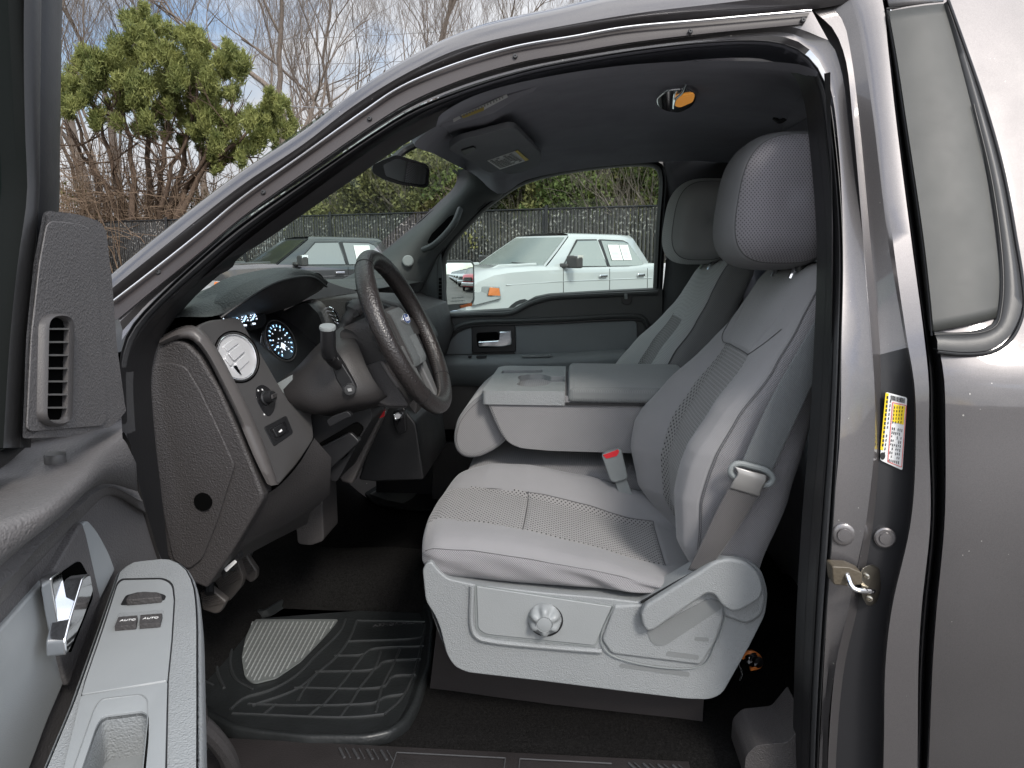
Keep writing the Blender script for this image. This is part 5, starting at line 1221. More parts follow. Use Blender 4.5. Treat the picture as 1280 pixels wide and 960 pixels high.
# end cap (fuse panel side)
ec = plate('end_cap', fil([(180, 428), (214, 424), (232, 428), (250, 446), (275, 488), (298, 540), (322, 600), (330, 622), (306, 664), (290, 690), (258, 736), (222, 720), (205, 690), (190, 600), (184, 520)], [0, 6, 8, 0, 0, 0, 8, 8, 8, 6, 4, 4, 0, 0, 0]), .182, .05, plastic('fine_grained_charcoal', (.043, .0395, .0395), .5, 380, .9), dash, .006)
fc = plate('fuse_cover', fil([(186, 455), (214, 453), (232, 458), (250, 488), (272, 534), (289, 572), (293, 582), (270, 655), (252, 700), (236, 712), (216, 700), (203, 640), (192, 560)], [2, 6, 8, 0, 0, 4, 6, 6, 8, 4, 4, 0, 0]), .176, .02, bpy.data.materials['fine_grained_charcoal'], ec, .004)
fixn(MB().lathe(at(253, 627, .178), (0, -1, 0), [(.0235, -.002), (.0235, .0005), (.0215, .0015), (.0195, -.001), (.0185, -.001)], 36).make('round_plug', M['darksm'], ec))
fixn(MB().lathe(at(254, 627, .1735), (0, -1, 0), [(.0185, -.001), (.0185, .0022), (.001, .0022)], 30).make('plug_hole', M['void'], ec))  # black disc standing proud, coloured as the unlit hole
# air vent; back and flaps carry chrome's bright reflection as pale colour
cv = (296, 446)
ch_r = abp(oval(296, 446, 27, 33, 48, R(-20)), .0)
def ovb(rx, ry, l, n=48): return abp(oval(296, 446, rx, ry, n, R(-25)), l)
vn = MB(); vn.rows([ovb(25.5, 31.5, -.002), ovb(25, 31, .005), ovb(23.5, 29.5, .007), ovb(22, 28, .003), ovb(21, 27, -.004)], cu=True)
vent = fixn(vn.make('air_vent', M['chrome'], dash, smooth=60))
VBM = simple('vent_reflection', (.62, .62, .63), .3, .35)
vb = MB(); vb.add(ovb(23, 29, .0015), [tuple(range(48))]); vb.make('vent_back', VBM, vent, smooth=0)
fixn(MB().tube(ovb(23, 29, .004), .0012, 6, closed=True).tube(ovb(27, 33, .001), .0014, 6, closed=True).make('vent_gap_shade', M['void'], vent))  # gap ring, plus an outer ring painted as shading round the vent
for k, (pts, tl) in enumerate([([(276, 430), (292, 418), (299, 425), (283, 438)], .0), ([(284, 440), (300, 427), (309, 437), (293, 452)], .002), ([(281, 441), (291, 454), (288, 460), (279, 448)], .001), ([(294, 455), (310, 440), (315, 452), (300, 466)], .0), ([(290, 460), (298, 470), (304, 474), (296, 458)], 0)]):
    pts = [(296+(x-296)*.84, 447+(y-447)*.84) for x, y in pts]
    o = fixn(MB().prism(abp(fil(pts, 2), .0045+tl), -BN*.004).make('vent_flap', M['chrome'] if k == 4 else VBM, vent)); bevel(o, .001)
# headlamp knob
bplate('knob_recess', fil([(320, 484), (328, 480), (338, 486), (345, 500), (343, 514), (336, 522), (327, 512), (320, 498)], 5), .001, .004, M['gloss'], dash, .0006)
kp = ab(331, 498, .001); kr = .0155
pf = [(kr*.95, 0), (kr, .003), (kr*.82, .005), (kr*.80, .018), (kr*.74, .022), (kr*.2, .0225)]
kk = fixn(MB().lathe(kp, BN+Vector((.3, 0, 0)), pf, 28).make('headlamp_knob', M['black'], dash))
o = MB().box(kp+(BN+Vector((.3, 0, 0))).normalized()*.024, (.004, .022, .008)); fixn(o.make('knob_grip', M['dark'], kk))
for (x, y) in ((322, 487), (327, 486), (329.5, 517)): fixn(MB().prism(abp([(x, y), (x+1.6, y+.4), (x+2, y+2.2), (x+.4, y+1.8)], .0026), -BN*.0006).make('white_mark', M['white'], kk, smooth=0))
# small switch below
sp_ = bplate('dimmer_surround', fil([(330, 534), (358, 519), (367, 541), (343, 558)], 3), .002, .006, M['black'], dash, .001)
bplate('dimmer_recess', fil([(336, 537), (356, 526), (362, 540), (345, 551)], 2), .0025, .002, M['gloss'], sp_, .0005)
bplate('dimmer_switch', fil([(341, 536), (354, 529), (359, 539), (347, 547)], 2), .006, .006, M['black'], sp_, .0015)
fixn(MB().prism(abp([(348, 540), (352, 536), (353, 538.5), (350, 540.5)], .0066), -BN*.0005).make('white_mark', M['white'], sp_, smooth=0))
# silver tab between bezel and column
pt = MB().prism(pp3([(p[0], p[1], .36) for p in fil([(345, 480), (364, 469), (371, 492), (357, 500)], 1)]), (0, .02, 0)); bevel(fixn(pt.make('grey_tab', M['mgrey'], dash)), .002)
# instrument cluster: recess, lens, dials
rec = MB(); rec.rows([cr(pp3(r), 20) for r in ([(275, 400, .30), (305, 420, .33), (325, 455, .36), (345, 490, .38)], [(285, 398, .5), (315, 415, .5), (345, 440, .5), (370, 470, .5)], [(330, 392, .75), (360, 400, .75), (390, 425, .75), (410, 450, .75)])])
fixn(rec.make('instrument_recess', M['black'], dash, smooth=60))
CA = at(306, 400, .45); CB = at(352, 425, .55); CC_ = at(333, 450, .45)
CN = (CB-CA).cross(CC_-CA).normalized()
if CN.dot(CAMP-CA) < 0: CN = -CN
def ac(px, py, l=0.0): return atpl(px, py, CA+CN*l, CN)
def acp(pts, l): return [ac(p[0], p[1], l) for p in pts]
ib = emis_tex('lit_blue_marks', (.35, .65, 1.0), 1.3); iw = emis_tex('lit_pale_marks', (.75, .85, 1.0), .9)
clu = fixn(MB().prism(acp(fil([(276, 392), (300, 385), (326, 388), (333, 394), (332, 408), (312, 413), (290, 408)], 5), .004), -CN*.004).make('gauge_strip', M['gloss'], dash))
def dial(cx, cy, rx, ry, rot, par, nt_, a0, a1, l, rr0=.78, wd=.10, mt=None):
    mb = MB()
    for k in range(nt_):
        a = a0+(a1-a0)*k/(nt_-1)
        def q(r, da): 
            x = rx*r*math.cos(a+da); y = ry*r*math.sin(a+da)
            return (cx+x*math.cos(rot)-y*math.sin(rot), cy+x*math.sin(rot)+y*math.cos(rot))
        dd = wd*(1.0 if k % 2 == 0 else .5)/2
        mb.prism(acp([q(1, -dd), q(1, dd), q(rr0, dd), q(rr0, -dd)], l), -CN*.0004)
    return mb.make('dial_marks', mt or iw, par, smooth=0)
for (x, y) in ((283, 402), (295, 401), (306, 399.5), (317, 397.5)):
    dial(x, y, 4.6, 6.2, R(-15), clu, 7, R(-200), R(20), .006, .65, .28)
    fixn(MB().prism(acp([(x-2.2, y+2), (x+1.2, y-5), (x+2.4, y-4.5), (x-.4, y+2.6)], .0065), -CN*.0004).make('gauge_needle', ib, clu, smooth=0))
    fixn(MB().prism(acp([(x-1.5, y+6), (x+2.5, y+6), (x+2.5, y+8), (x-1, y+8)], .0065), -CN*.0004).make('gauge_symbol', iw, clu, smooth=0))
# pale reflecting lens edge and speedometer
ln = fixn(MB().prism(acp(fil([(328, 414), (334, 409), (345, 430), (352, 448), (352, 456), (342, 460), (330, 445), (325, 428)], 5), .005), -CN*.004).make('cluster_lens', M['chrome'], dash)); bevel(ln, .001)
spd = fixn(MB().prism(acp(oval(351, 426, 14, 25, 32, R(-28)), .009), -CN*.006).make('speedometer', M['gloss'], dash)); bevel(spd, .001)
fixn(MB().tube([ac(p.x, p.y, .009) for p in oval(351, 426, 16.5, 27.5, 48, R(-28))], .0018, 6, closed=True).make('dial_rim', M['darksm'], spd))
dial(351, 426, 12.5, 22, R(-28), spd, 17, R(-235), R(60), .0105, .86, .07, ib)
dial(351, 426, 9, 16.5, R(-28), spd, 9, R(-235), R(60), .0105, .88, .10, iw)
dial(353, 430, 5, 9, R(-28), spd, 7, R(-200), R(90), .0105, .8, .12, iw)
fixn(MB().prism(acp([(352, 428), (357, 431), (356, 437), (352, 434)], .0112), -CN*.0005).make('trip_display', iw, spd, smooth=0))
fixn(MB().prism(acp([(346.5, 432), (348.5, 432), (348.5, 434.5), (346.5, 434.5)], .0112), -CN*.0005).make('warning_symbol', ib, spd, smooth=0))
# centre part of the dash: vent housing, bins
fixn(MB().prism(pp3([(p[0], p[1], .74) for p in fil([(348, 392), (366, 383), (384, 378), (398, 392), (404, 410), (408, 425), (396, 440), (376, 430), (360, 408)], 4)]), (0, .03, 0)).make('cluster_side', M['black'], dash))
fixn(MB().rows([cr(pp3(r), 14) for r in ([(366, 385, .76), (384, 382, .76), (392, 388, .76), (400, 402, .76), (404, 410, .76)], [(368, 381, .80), (390, 376, .80), (400, 386, .8), (408, 400, .8), (412, 410, .8)], [(370, 379, .84), (396, 374, .84), (408, 384, .84), (414, 396, .84), (420, 410, .84)])]).make('centre_bezel', M['bezel'], dash, smooth=60))
cb = plate('centre_stack', fil([(392, 374), (432, 370), (470, 372), (500, 380), (530, 430), (520, 520), (480, 560), (440, 560), (420, 470), (404, 410), (396, 384)], 6), .86, .25, DK, dash, .01)
plate('radio_panel', fil([(430, 376), (470, 376), (498, 386), (520, 430), (512, 500), (470, 520), (440, 440)], 8), .85, .02, M['black'], dash, .004)
cvn = MB(); cvn.tube(oval3 := [at(p.x, p.y, .835) for p in oval(414, 397, 8, 13.5, 28, R(-25))], .003, 6, closed=True); cvo = cvn.make('air_vent', M['chrome'], dash)
for k in range(4): fixn(MB().tube([at(408+k*3.4, 388+k*4.5, .832), at(417+k*2.6, 390+k*5.6, .832)], .0022, 6).make('vent_slat', M['chrome'], cvo))
cvn = MB(); cvn.tube([at(p.x, p.y, 1.25) for p in oval(503, 374, 6, 11, 28, R(-20))], .004, 6, closed=True); cvn.make('air_vent', M['chrome'], dash)
# passenger side of the dash, low and dark
fixn(MB().rows([[Vector((x, y, z)) for x, z in ((-.62, 1.40), (-.50, 1.36), (-.47, 1.25), (-.52, 1.10), (-.60, 1.0), (-.85, .95))] for y in (1.12, 1.3, 1.5, 1.7, 1.82)]).make('glovebox_side', DK, dash, smooth=50))
# knee panel
kn_ = [pp3(r) for r in (
 [(330, 620, .20), (349, 607, .22), (372, 582, .24), (393, 548, .28)],
 [(318, 640, .22), (352, 622, .26), (384, 600, .30), (414, 572, .34)],
 [(300, 676, .24), (345, 660, .30), (382, 640, .36), (412, 618, .42)],
 [(270, 712, .27), (305, 684, .34), (352, 660, .42), (388, 640, .5)],
 [(262, 733, .28), (300, 700, .38), (342, 676, .46), (384, 655, .56)])]
fixn(MB().rows([cr(r, 20) for r in kn_]).make('knee_panel', DK, dash, smooth=60))
kl = plate('under_column_panel', fil([(390, 515), (430, 508), (462, 508), (466, 522), (450, 548), (428, 590), (420, 604), (408, 596), (384, 602), (352, 628), (350, 610), (372, 582)], 6), .42, .14, M['black'], dash, .01)  # black colour stands in for the shade below the column
plate('lower_cavity', fil([(396, 556), (444, 528), (454, 536), (430, 574), (402, 584)], 5), .405, .03, M['void'], dash, 0)
plate('column_lever', fil([(408, 526), (416, 520), (434, 514), (440, 520), (426, 526), (412, 534)], 3), .33, .015, M['black'], dash, .003)
plate('centre_trim_strip', fil([(452, 530), (476, 508), (482, 513), (462, 556), (440, 606), (426, 602), (424, 596)], [4, 3, 3, 0, 4, 4, 3]), .62, .04, M['bezel'], dash, .006)
plate('centre_trim_strip', fil([(387, 566), (438, 540), (450, 552), (424, 576), (396, 600), (386, 592)], 4), .395, .02, M['black'], dash, .003)
plate('centre_lower', fil([(476, 512), (500, 505), (520, 530), (530, 600), (470, 602), (448, 600)], 4), .80, .4, M['black'], dash, .01)
plate('brake_release_label', fil([(470, 507), (481, 506.5), (480, 521), (474, 523), (469, 518)], 1.5), .56, .008, M['red'], dash, .001)
plate('accessory_socket', fil([(492, 512), (506, 510), (508, 540), (498, 544), (491, 530)], 3), .78, .02, M['gloss'], dash, .003)
fixn(MB().lathe(at(497, 520, .77), (.3, -1, 0), [(.012, -.004), (.012, .004), (.009, .006), (.008, .0)], 20).make('socket_ring', M['chrome'], dash))
plate('tunnel_bracket', fil([(366, 614), (402, 606), (405, 676), (388, 682), (372, 680)], [2, 2, 5, 4, 5]), .60, .12, M['dark'], dash, .006)
# hood release under the knee panel
plate('hood_release', fil([(276, 716), (290, 700), (297, 692), (300, 698), (286, 712), (279, 724)], 2), .235, .02, M['black'], dash, .002)
plate('release_label', fil([(280, 711), (293, 700), (296, 703), (283, 715)], 1), .232, .002, M['white'], dash, 0)
# ------------------------------------------------------------------ column, stalks and steering wheel
col_o = [pp3(r) for r in (
 [(352, 474, .40), (372, 458, .40), (392, 436, .42), (410, 420, .44), (428, 408, .46)],
 [(352, 480, .37), (380, 462, .36), (404, 448, .36), (424, 436, .37), (446, 428, .40)],
 [(360, 500, .35), (384, 500, .335), (410, 490, .335), (436, 478, .34), (462, 466, .37)],
 [(374, 512, .36), (398, 516, .345), (424, 510, .345), (452, 502, .35), (480, 492, .38)],
 [(388, 514, .44), (410, 520, .42), (440, 516, .42), (468, 510, .43), (500, 500, .46)])]
sc_ = root if 0 else None
shr = fixn(MB().rows([cr(r, 24) for r in [list(x) for x in zip(*[cr([cr(r, 24)[j] for r in col_o], 24) for j in range(24)])]]).make('steering_column', plastic('column_charcoal', (.022, .020, .020), .48, 700, .25), T, smooth=80))
cl2 = plate('column_shroud', fil([(424, 414), (448, 403), (470, 399), (484, 404), (486, 440), (496, 480), (508, 512), (486, 510), (466, 506), (446, 480), (428, 440)], 6), .41, .18, bpy.data.materials['column_charcoal'], shr, .016)
plate('shroud_recess', fil([(446, 462), (478, 450), (500, 490), (512, 508), (482, 507), (462, 498)], 6), .392, .02, plastic('recess_charcoal', (.035, .032, .032), .5, 500, .4), shr, .003)
fixn(MB().tube([at(477, 452, .388), at(487, 469, .388), at(498, 484, .388)], .0035, 6).make('recess_edge', M['bezel'], shr))
plate('stalk_plate', fil([(409, 442), (418, 440), (430, 458), (440, 474), (446, 486), (440, 497), (430, 492), (420, 474)], [3, 3, 0, 4, 8, 8, 6, 4]), .335, .02, M['black'], shr, .003)
fixn(MB().lathe(at(437, 487, .333), (.25, -1, .2), [(.0145, -.004), (.0145, .003), (.012, .0045), (.0112, .003), (.001, .0035)], 32).make('tow_button', M['black'], shr))
fixn(MB().prism([at(x, y, .3255) for x, y in [(434, 486), (439, 485), (440, 489), (435.5, 489.5)]], (0, .001, 0)).make('white_mark', M['greyink'], shr, smooth=0))
ts = MB(); P_ = cr([at(421, 456, .33), at(415, 450, .29), at(410.5, 436, .262), at(410, 420, .25), at(409.5, 409, .245)], 20)
ts.tube(P_, [.011]*7+[.0125]*2+[.0155]*11, 16); tso = fixn(ts.make('turn_stalk', M['black'], shr))
fixn(MB().lathe(at(409.5, 409.5, .245), (P_[-1]-P_[-2]), [(.0162, -.003), (.0166, .001), (.0155, .004), (.002, .0045)], 24).make('stalk_cap', M['mgrey'], tso))
fixn(MB().tube(poly([P_[9], P_[10]], 3), .0160, 16).make('stalk_ring', M['gloss'], tso))
gs_ = MB(); P2 = cr([at(424, 416, .56), at(432, 404, .57), at(441, 391, .58), at(447, 382, .59), at(450, 376, .59)], 16)
gs_.tube(P2, [.012]*5+[.016]*5+[.021]*4+[.018, .010], 14); gso = fixn(gs_.make('gear_lever', M['darksm'], shr))
fixn(MB().prism([at(x, y, .565) for x, y in fil([(438, 390), (446, 386), (449, 394), (442, 398)], 1.5)], (0, .004, 0)).make('lever_button', M['black'], gso))
# steering wheel
SW = at(508, 415, .50); SA = Vector((.905, 0, .425)).normalized(); SU = Vector((-.425, 0, .905)).normalized(); SY = Vector((0, 1, 0))
def wp(u, v, w=0): return SW+SY*u+SU*v+SA*w       # u across (passenger +), v up, w towards the driver
RW = .187
def rim_r(a):
    # thicker grips at ten and two, perforated sections
    return .0202+.002*math.exp(-((abs((a-math.pi/2+math.pi) % (2*math.pi)-math.pi)-.95)/.35)**2)
rim = MB(); n = 120
rp = [wp(RW*math.cos(2*math.pi*k/n), RW*math.sin(2*math.pi*k/n)*1.0) for k in range(n)]
rim.tube(rp, [rim_r(2*math.pi*k/n) for k in range(n)], 20, closed=True, ref=SA)
wheel = fixn(rim.make('steering_wheel', M['leather'], T, smooth=180))
stt = MB()
for k in range(170):
    a0 = 2*math.pi*k/170
    r1 = RW-.0198
    for s_ in (1,):
        p = wp((r1)*math.cos(a0), (r1)*math.sin(a0), .002); q = wp((r1+.001)*math.cos(a0+.022), (r1+.001)*math.sin(a0+.022), -.006)
        stt.tube([p, q], .0011, 5)
stt.make('rim_stitching', simple('stitch_thread', (.10, .09, .085), .6), wheel, smooth=180)
for a in (R(62), R(118), R(228), R(312)):
    c = wp(RW*math.cos(a), RW*math.sin(a)); rr_ = rim_r(a)+.0003
    er = (c-SW).normalized(); MB().tube([c+(er*math.cos(b)+SA*math.sin(b))*rr_ for b in [2*math.pi*k/20 for k in range(20)]], .0009, 5, closed=True).make('leather_seam', M['black'], wheel)
def wprism(pts, w0, w1): 
    return MB().prism([wp(u, v, w0) for u, v in pts], SA*(w1-w0))
hub_m = plastic('hub_charcoal', (.034, .032, .032), .48, 420, .5)
spk = plastic('spoke_satin_grey', (.11, .11, .11), .4, 1200, .1)
ag_m = plastic('airbag_grey', (.085, .092, .094), .5, 420, .6)
def hubw(v): return .088+.012*(v/.07) if v > 0 else .088-.5*max(0, -v-.01)
def dome(umax, vs, w0, flat, mat, nm, par, lift=0):
    rows = []
    for v in vs:
        hw_ = min(umax, hubw(v)) if umax else hubw(v); row = []
        for u in np.linspace(-1, 1, 25):
            y = hw_*u; w = .010-.062*(abs(y)/.095)**2.0-9*max(0, v-.045)**2*3-9*max(0, -v-.065)**2*3+lift
            row.append(wp(y, v, w))
        rows.append(row)
    e = [[p-SA*.03 for p in rows[0]]]+rows+[[p-SA*.03 for p in rows[-1]]]
    e = [[r[0]-SA*.03]+r+[r[-1]-SA*.03] for r in e]
    return fixn(MB().rows(e).make(nm, mat, par, smooth=50))
hub = dome(None, np.linspace(-.085, .068, 22), 0, 0, hub_m, 'hub', wheel)
dome(.046, np.linspace(-.080, .060, 20), 0, 0, ag_m, 'airbag_cover', wheel, .0035)
dome(.026, np.linspace(-.079, -.012, 12), 0, 0, plastic('panel_grey', (.12, .128, .13), .5, 600, .3), 'lower_badge_panel', wheel, .0060)
for sgn in (-1, 1):
    s1 = fil([(sgn*.05, .05), (sgn*.10, .045), (sgn*.165, .028), (sgn*.176, .0), (sgn*.17, -.02), (sgn*.11, -.02), (sgn*.06, -.035)], .01)
    sp1 = bevel(fixn(wprism(s1, -.03, -.010).make('spoke', hub_m, wheel)), .006, 4)
    s2 = fil([(sgn*.048, -.02), (sgn*.075, -.03), (sgn*.085, -.07), (sgn*.07, -.14), (sgn*.055, -.17), (sgn*.03, -.176), (sgn*.028, -.12), (sgn*.03, -.06)], .01)
    bevel(fixn(wprism(s2, -.026, -.008).make('spoke', spk, wheel)), .005, 4)
    bt_ = bevel(fixn(wprism(fil([(sgn*.060, .028), (sgn*.086, .032), (sgn*.094, -.03), (sgn*.070, -.036)], .005), -.04, -.022).make('switch_pod', M['black'], wheel)), .002)
    for k in range(4):
        v = .018-k*.0145
        fixn(wprism([(sgn*(.070+k*.002), v), (sgn*(.080+k*.002), v+.001), (sgn*(.081+k*.002), v-.004), (sgn*(.071+k*.002), v-.005)], -.021, -.0195).make('white_mark', M['white'], bt_, smooth=0))
# oval badge with script
bo = bevel(fixn(wprism([(p.x, p.y) for p in oval(0, .028, .031, .0135, 32)], .008, .015).make('badge', M['silver'], wheel)), .001)
fixn(wprism([(p.x, p.y) for p in oval(0, .028, .0282, .0112, 32)], .0145, .0155).make('badge_field', simple('deep_blue_enamel', (.01, .04, .22), .2), bo))
def text_mesh(s, size):
    cu = bpy.data.curves.new('t', 'FONT'); cu.body = s; cu.size = size; cu.extrude = .0002; cu.align_x = 'CENTER'; cu.align_y = 'CENTER'; cu.shear = .35 if s == 'Ford' else 0
    tob = bpy.data.objects.new('tmp', cu); COL.objects.link(tob); dg = bpy.context.evaluated_depsgraph_get()
    me = bpy.data.meshes.new_from_object(tob.evaluated_get(dg)); bpy.data.objects.remove(tob)
    r = ([v.co.copy() for v in me.vertices], [tuple(p.vertices) for p in me.polygons]); return r
tv, tf = text_mesh('Ford', .021)
MB().add([wp(v.x, .028+v.y, .0158+v.z) for v in tv], tf).make('badge_script', M['white'], bo, smooth=0)
for (s, vy) in (('SRS', -.006), ('AIRBAG', -.055)):
    tv, tf = text_mesh(s, .0055); MB().add([wp(v.x, vy+v.y, .0117+v.z) for v in tv], tf).make('embossed_lettering', M['darksm'], wheel, smooth=0)
# ------------------------------------------------------------------ pedals
pd_m = plastic('pedal_rubber', (.06, .054, .05), .45, 200, .4)
def pedal(nm, pts, Y, arm_):
    o = plate(nm, fil(pts, 3), Y, .02, pd_m, T, .004)
    d0 = Vector(pts[0]); d1 = Vector(pts[1]); d3 = Vector(pts[-1]); rb = MB()
    for k in range(1, 10):
        t = k/10; a = d0.lerp(d3, t); b = d1.lerp(Vector(pts[2]), min(1, t*1.2)); a = a.lerp(b, .08); b = a.lerp(b, .9)
        rb.tube([at(a.x, a.y, Y-.001), at(b.x, b.y, Y-.001)], .0022, 5)
    rb.make('tread_ribs', pd_m, o); 
    ar_ = MB(); ar_.tube(cr([at(*p) for p in arm_], 8), .010, 8); ar_.make('pedal_arm', M['black'], o); return o
pedal('brake_pedal', [(266, 722), (297, 700), (304, 722), (301, 734), (286, 752), (278, 744)], .40, [(290, 715, .4), (300, 680, .45), (320, 640, .5)])
pedal('accelerator_pedal', [(297, 696), (306, 692), (321, 714), (320, 724), (313, 729), (304, 722)], .50, [(308, 700, .52), (318, 670, .55), (330, 640, .6)])
pedal('parking_brake_pedal', [(250, 740), (262, 735), (283, 752), (275, 766), (268, 768), (252, 762)], .30, [(262, 742, .27), (262, 720, .3), (270, 690, .35)])
# ------------------------------------------------------------------ seats
def itp(x, tab):
    if x <= tab[0][0]: return tab[0][1]
    for (a, b), (c, d) in zip(tab, tab[1:]):
        if x <= c:
            t = (x-a)/(c-a); t = t*t*(3-2*t)*.35+t*.65; return b+(d-b)*t
    return tab[-1][1]
def body_of(nu, nt_, f, g, name, mats, parent, capa=True, capb=True, **k):
    V = []; F = []; Mi = []; 
    for i in range(nu):
        for j in range(nt_): V.append(f(i/(nu-1), 2*math.pi*j/nt_))
    for i in range(nu-1):
        for j in range(nt_):
            F.append((i*nt_+j, i*nt_+(j+1) % nt_, (i+1)*nt_+(j+1) % nt_, (i+1)*nt_+j)); Mi.append(g((i+.5)/(nu-1), 2*math.pi*(j+.5)/nt_))
    for cap, i in ((capa, 0), (capb, nu-1)):
        if cap:
            c = sum((V[i*nt_+j] for j in range(nt_)), Vector())/nt_; b = len(V); V.append(c)
            for j in range(nt_): F.append((b, i*nt_+j, i*nt_+(j+1) % nt_)); Mi.append(g(i/(nu-1), 2*math.pi*(j+.5)/nt_))
    o = mk(name, V, F, None, parent, mats=mats, fm=Mi, smooth=180, **k); return fixn(o)
def sp_(v, e): return math.copysign(abs(v)**e, v)
def gauss(x, w): return math.exp(-(x/w)**2)
def sst(a, b, x):
    t = min(1, max(0, (x-a)/(b-a))); return t*t*(3-2*t)
XC = [(.86, .30), (.95, .265), (1.05, .262), (1.15, .288), (1.23, .325), (1.33, .385), (1.42, .425), (1.54, .485)]
BO = [(.86, .05), (.96, .085), (1.05, .10), (1.12, .11), (1.2, .085), (1.3, .045), (1.38, .012), (1.45, .0), (1.54, 0)]
XR = [(.80, .40), (.9, .42), (1.05, .47), (1.2, .50), (1.35, .545), (1.54, .62)]
HW = [(.80, .235), (.95, .25), (1.15, .262), (1.3, .256), (1.42, .245), (1.54, .222)]
def backrest(parent, yc, mats, main=True):
    z0_, z1_ = .82, 1.535
    NU, NT = (190, 260) if main else (70, 110)
    def geo(u, th):
        # rows bunch up at the rounded top
        uu = u
        z = z0_+(z1_-z0_)*min(uu/.93, 1.0)
        k = 1.0; dz = 0
        if uu > .86:
            a = (uu-.86)/.14*math.pi/2; k = max(.001, math.cos(a))**.55; z = z0_+(z1_-z0_)*(.86/.93)+math.sin(a)*(z1_-z0_)*(1-.86/.93)
        if uu < .05: k = (math.sin(max(.02, uu/.05)*math.pi/2))**.6
        hw = itp(z, HW); xf = itp(z, XC); xr = itp(z, XR)
        c = math.cos(th); s = math.sin(th)
        yy = sp_(c, .42); d = sp_(s, .50)
        m = (xf+xr)/2; h = (xr-xf)/2
        y = hw*yy*(1-(1-k)*.35); x = m-h*d*k
        s_ = yy
        if d > 0:
            bl = itp(z, BO)
            bump_ = sst(.30, .80, abs(s_))*(1-.55*sst(.88, 1.0, abs(s_)))*(.42 if s_ < 0 else 1)
            x -= bl*bump_*min(1, d*1.6)*k
            # slight lumbar crown in the middle
            x -= .012*math.cos(s_*math.pi/2)*gauss(z-1.1, .16)*min(1, d)
            # seams
            gz = 0
            ins = .43
            if z < 1.36: gz = max(gz, gauss(abs(s_)-ins, .016)*(1 if z < 1.335 else .3))
            if abs(s_) < ins+.02: gz = max(gz, gauss(z-1.338, .005))
            if abs(s_) > ins: gz = max(gz, .7*gauss(abs(s_)-(ins+(z-1.338)*2.3), .02)*(1 if 1.335 < z < 1.44 else 0))
            gz = max(gz, .7*gauss(z-1.455+.05*s_*s_, .004)*0)
            x += .0045*gz*k
            gs = gauss(th % math.pi - TS, .012)+gauss(math.pi-(th % math.pi)-TS, .012)
            x += .003*gs
            y *= 1-.008*gs
        # soft cloth wrinkles
        wv = noise.noise(Vector((y*9, z*5, yc*3)))*.0035+noise.noise(Vector((y*22, z*13, 5)))*.0014
        x -= wv*(1 if d > 0 else .2); y += noise.noise(Vector((z*8, x*9, 2)))*.002
        return Vector((x, yc+y, z)), s_, d, z
    TS = .46
    def f(u, th): return geo(u, th)[0]
    def g(u, th):
        _, s_, d, z = geo(u, th)
        t = th % (2*math.pi)
        if t > math.pi or t < TS or t > math.pi-TS: return 1
        if abs(s_) < .43 and z < 1.338: return 2
        return 0
    o = body_of(NU, NT, f, g, 'backrest', mats, parent)
    thi = math.acos(.43**(1/.42)); um = .93*(1.338-z0_)/(z1_-z0_)
    sm_ = MB(); lift = Vector((-.0016, 0, 0))
    def path(l, r=.0010, dl=lift): sm_.tube([f(u, th)+dl for u, th in l], r, 5)
    for th in (thi, math.pi-thi): path([(.10+(um-.10)*k/60, th) for k in range(61)])
    path([(um, thi+(math.pi-2*thi)*k/30) for k in range(31)])
    for th in (TS, math.pi-TS):
        path([(.06+.88*k/90, th) for k in range(91)], .0013, Vector((-.001, 0, -.0) if th < 1 else (-.001, -.0015, 0)))
        if th > 1: path([(.06+.88*k/90, th+.05) for k in range(91)], .0008, Vector((-.001, -.0015, 0)))
    if main:
        for sg in (1, -1):
            pl_ = []
            for k in range(20):
                t = k/19; s1 = sg*(.43+.40*t); u = um+.085*t**1.6; pl_.append((u, math.acos(math.copysign(abs(s1)**(1/.42), s1))))
            path(pl_, .0009)
    sm_.make('seams', SM_, o); return o
CT = [(-.34, .935), (-.28, .948), (-.2, .942), (-.1, .928), (.05, .900), (.2, .862), (.32, .84)]
CB_ = [(-.34, .86), (-.25, .845), (-.1, .838), (.1, .835), (.32, .84)]
CBO = [(-.34, .0), (-.28, .022), (-.2, .05), (-.1, .062), (.05, .062), (.2, .055), (.32, .05)]
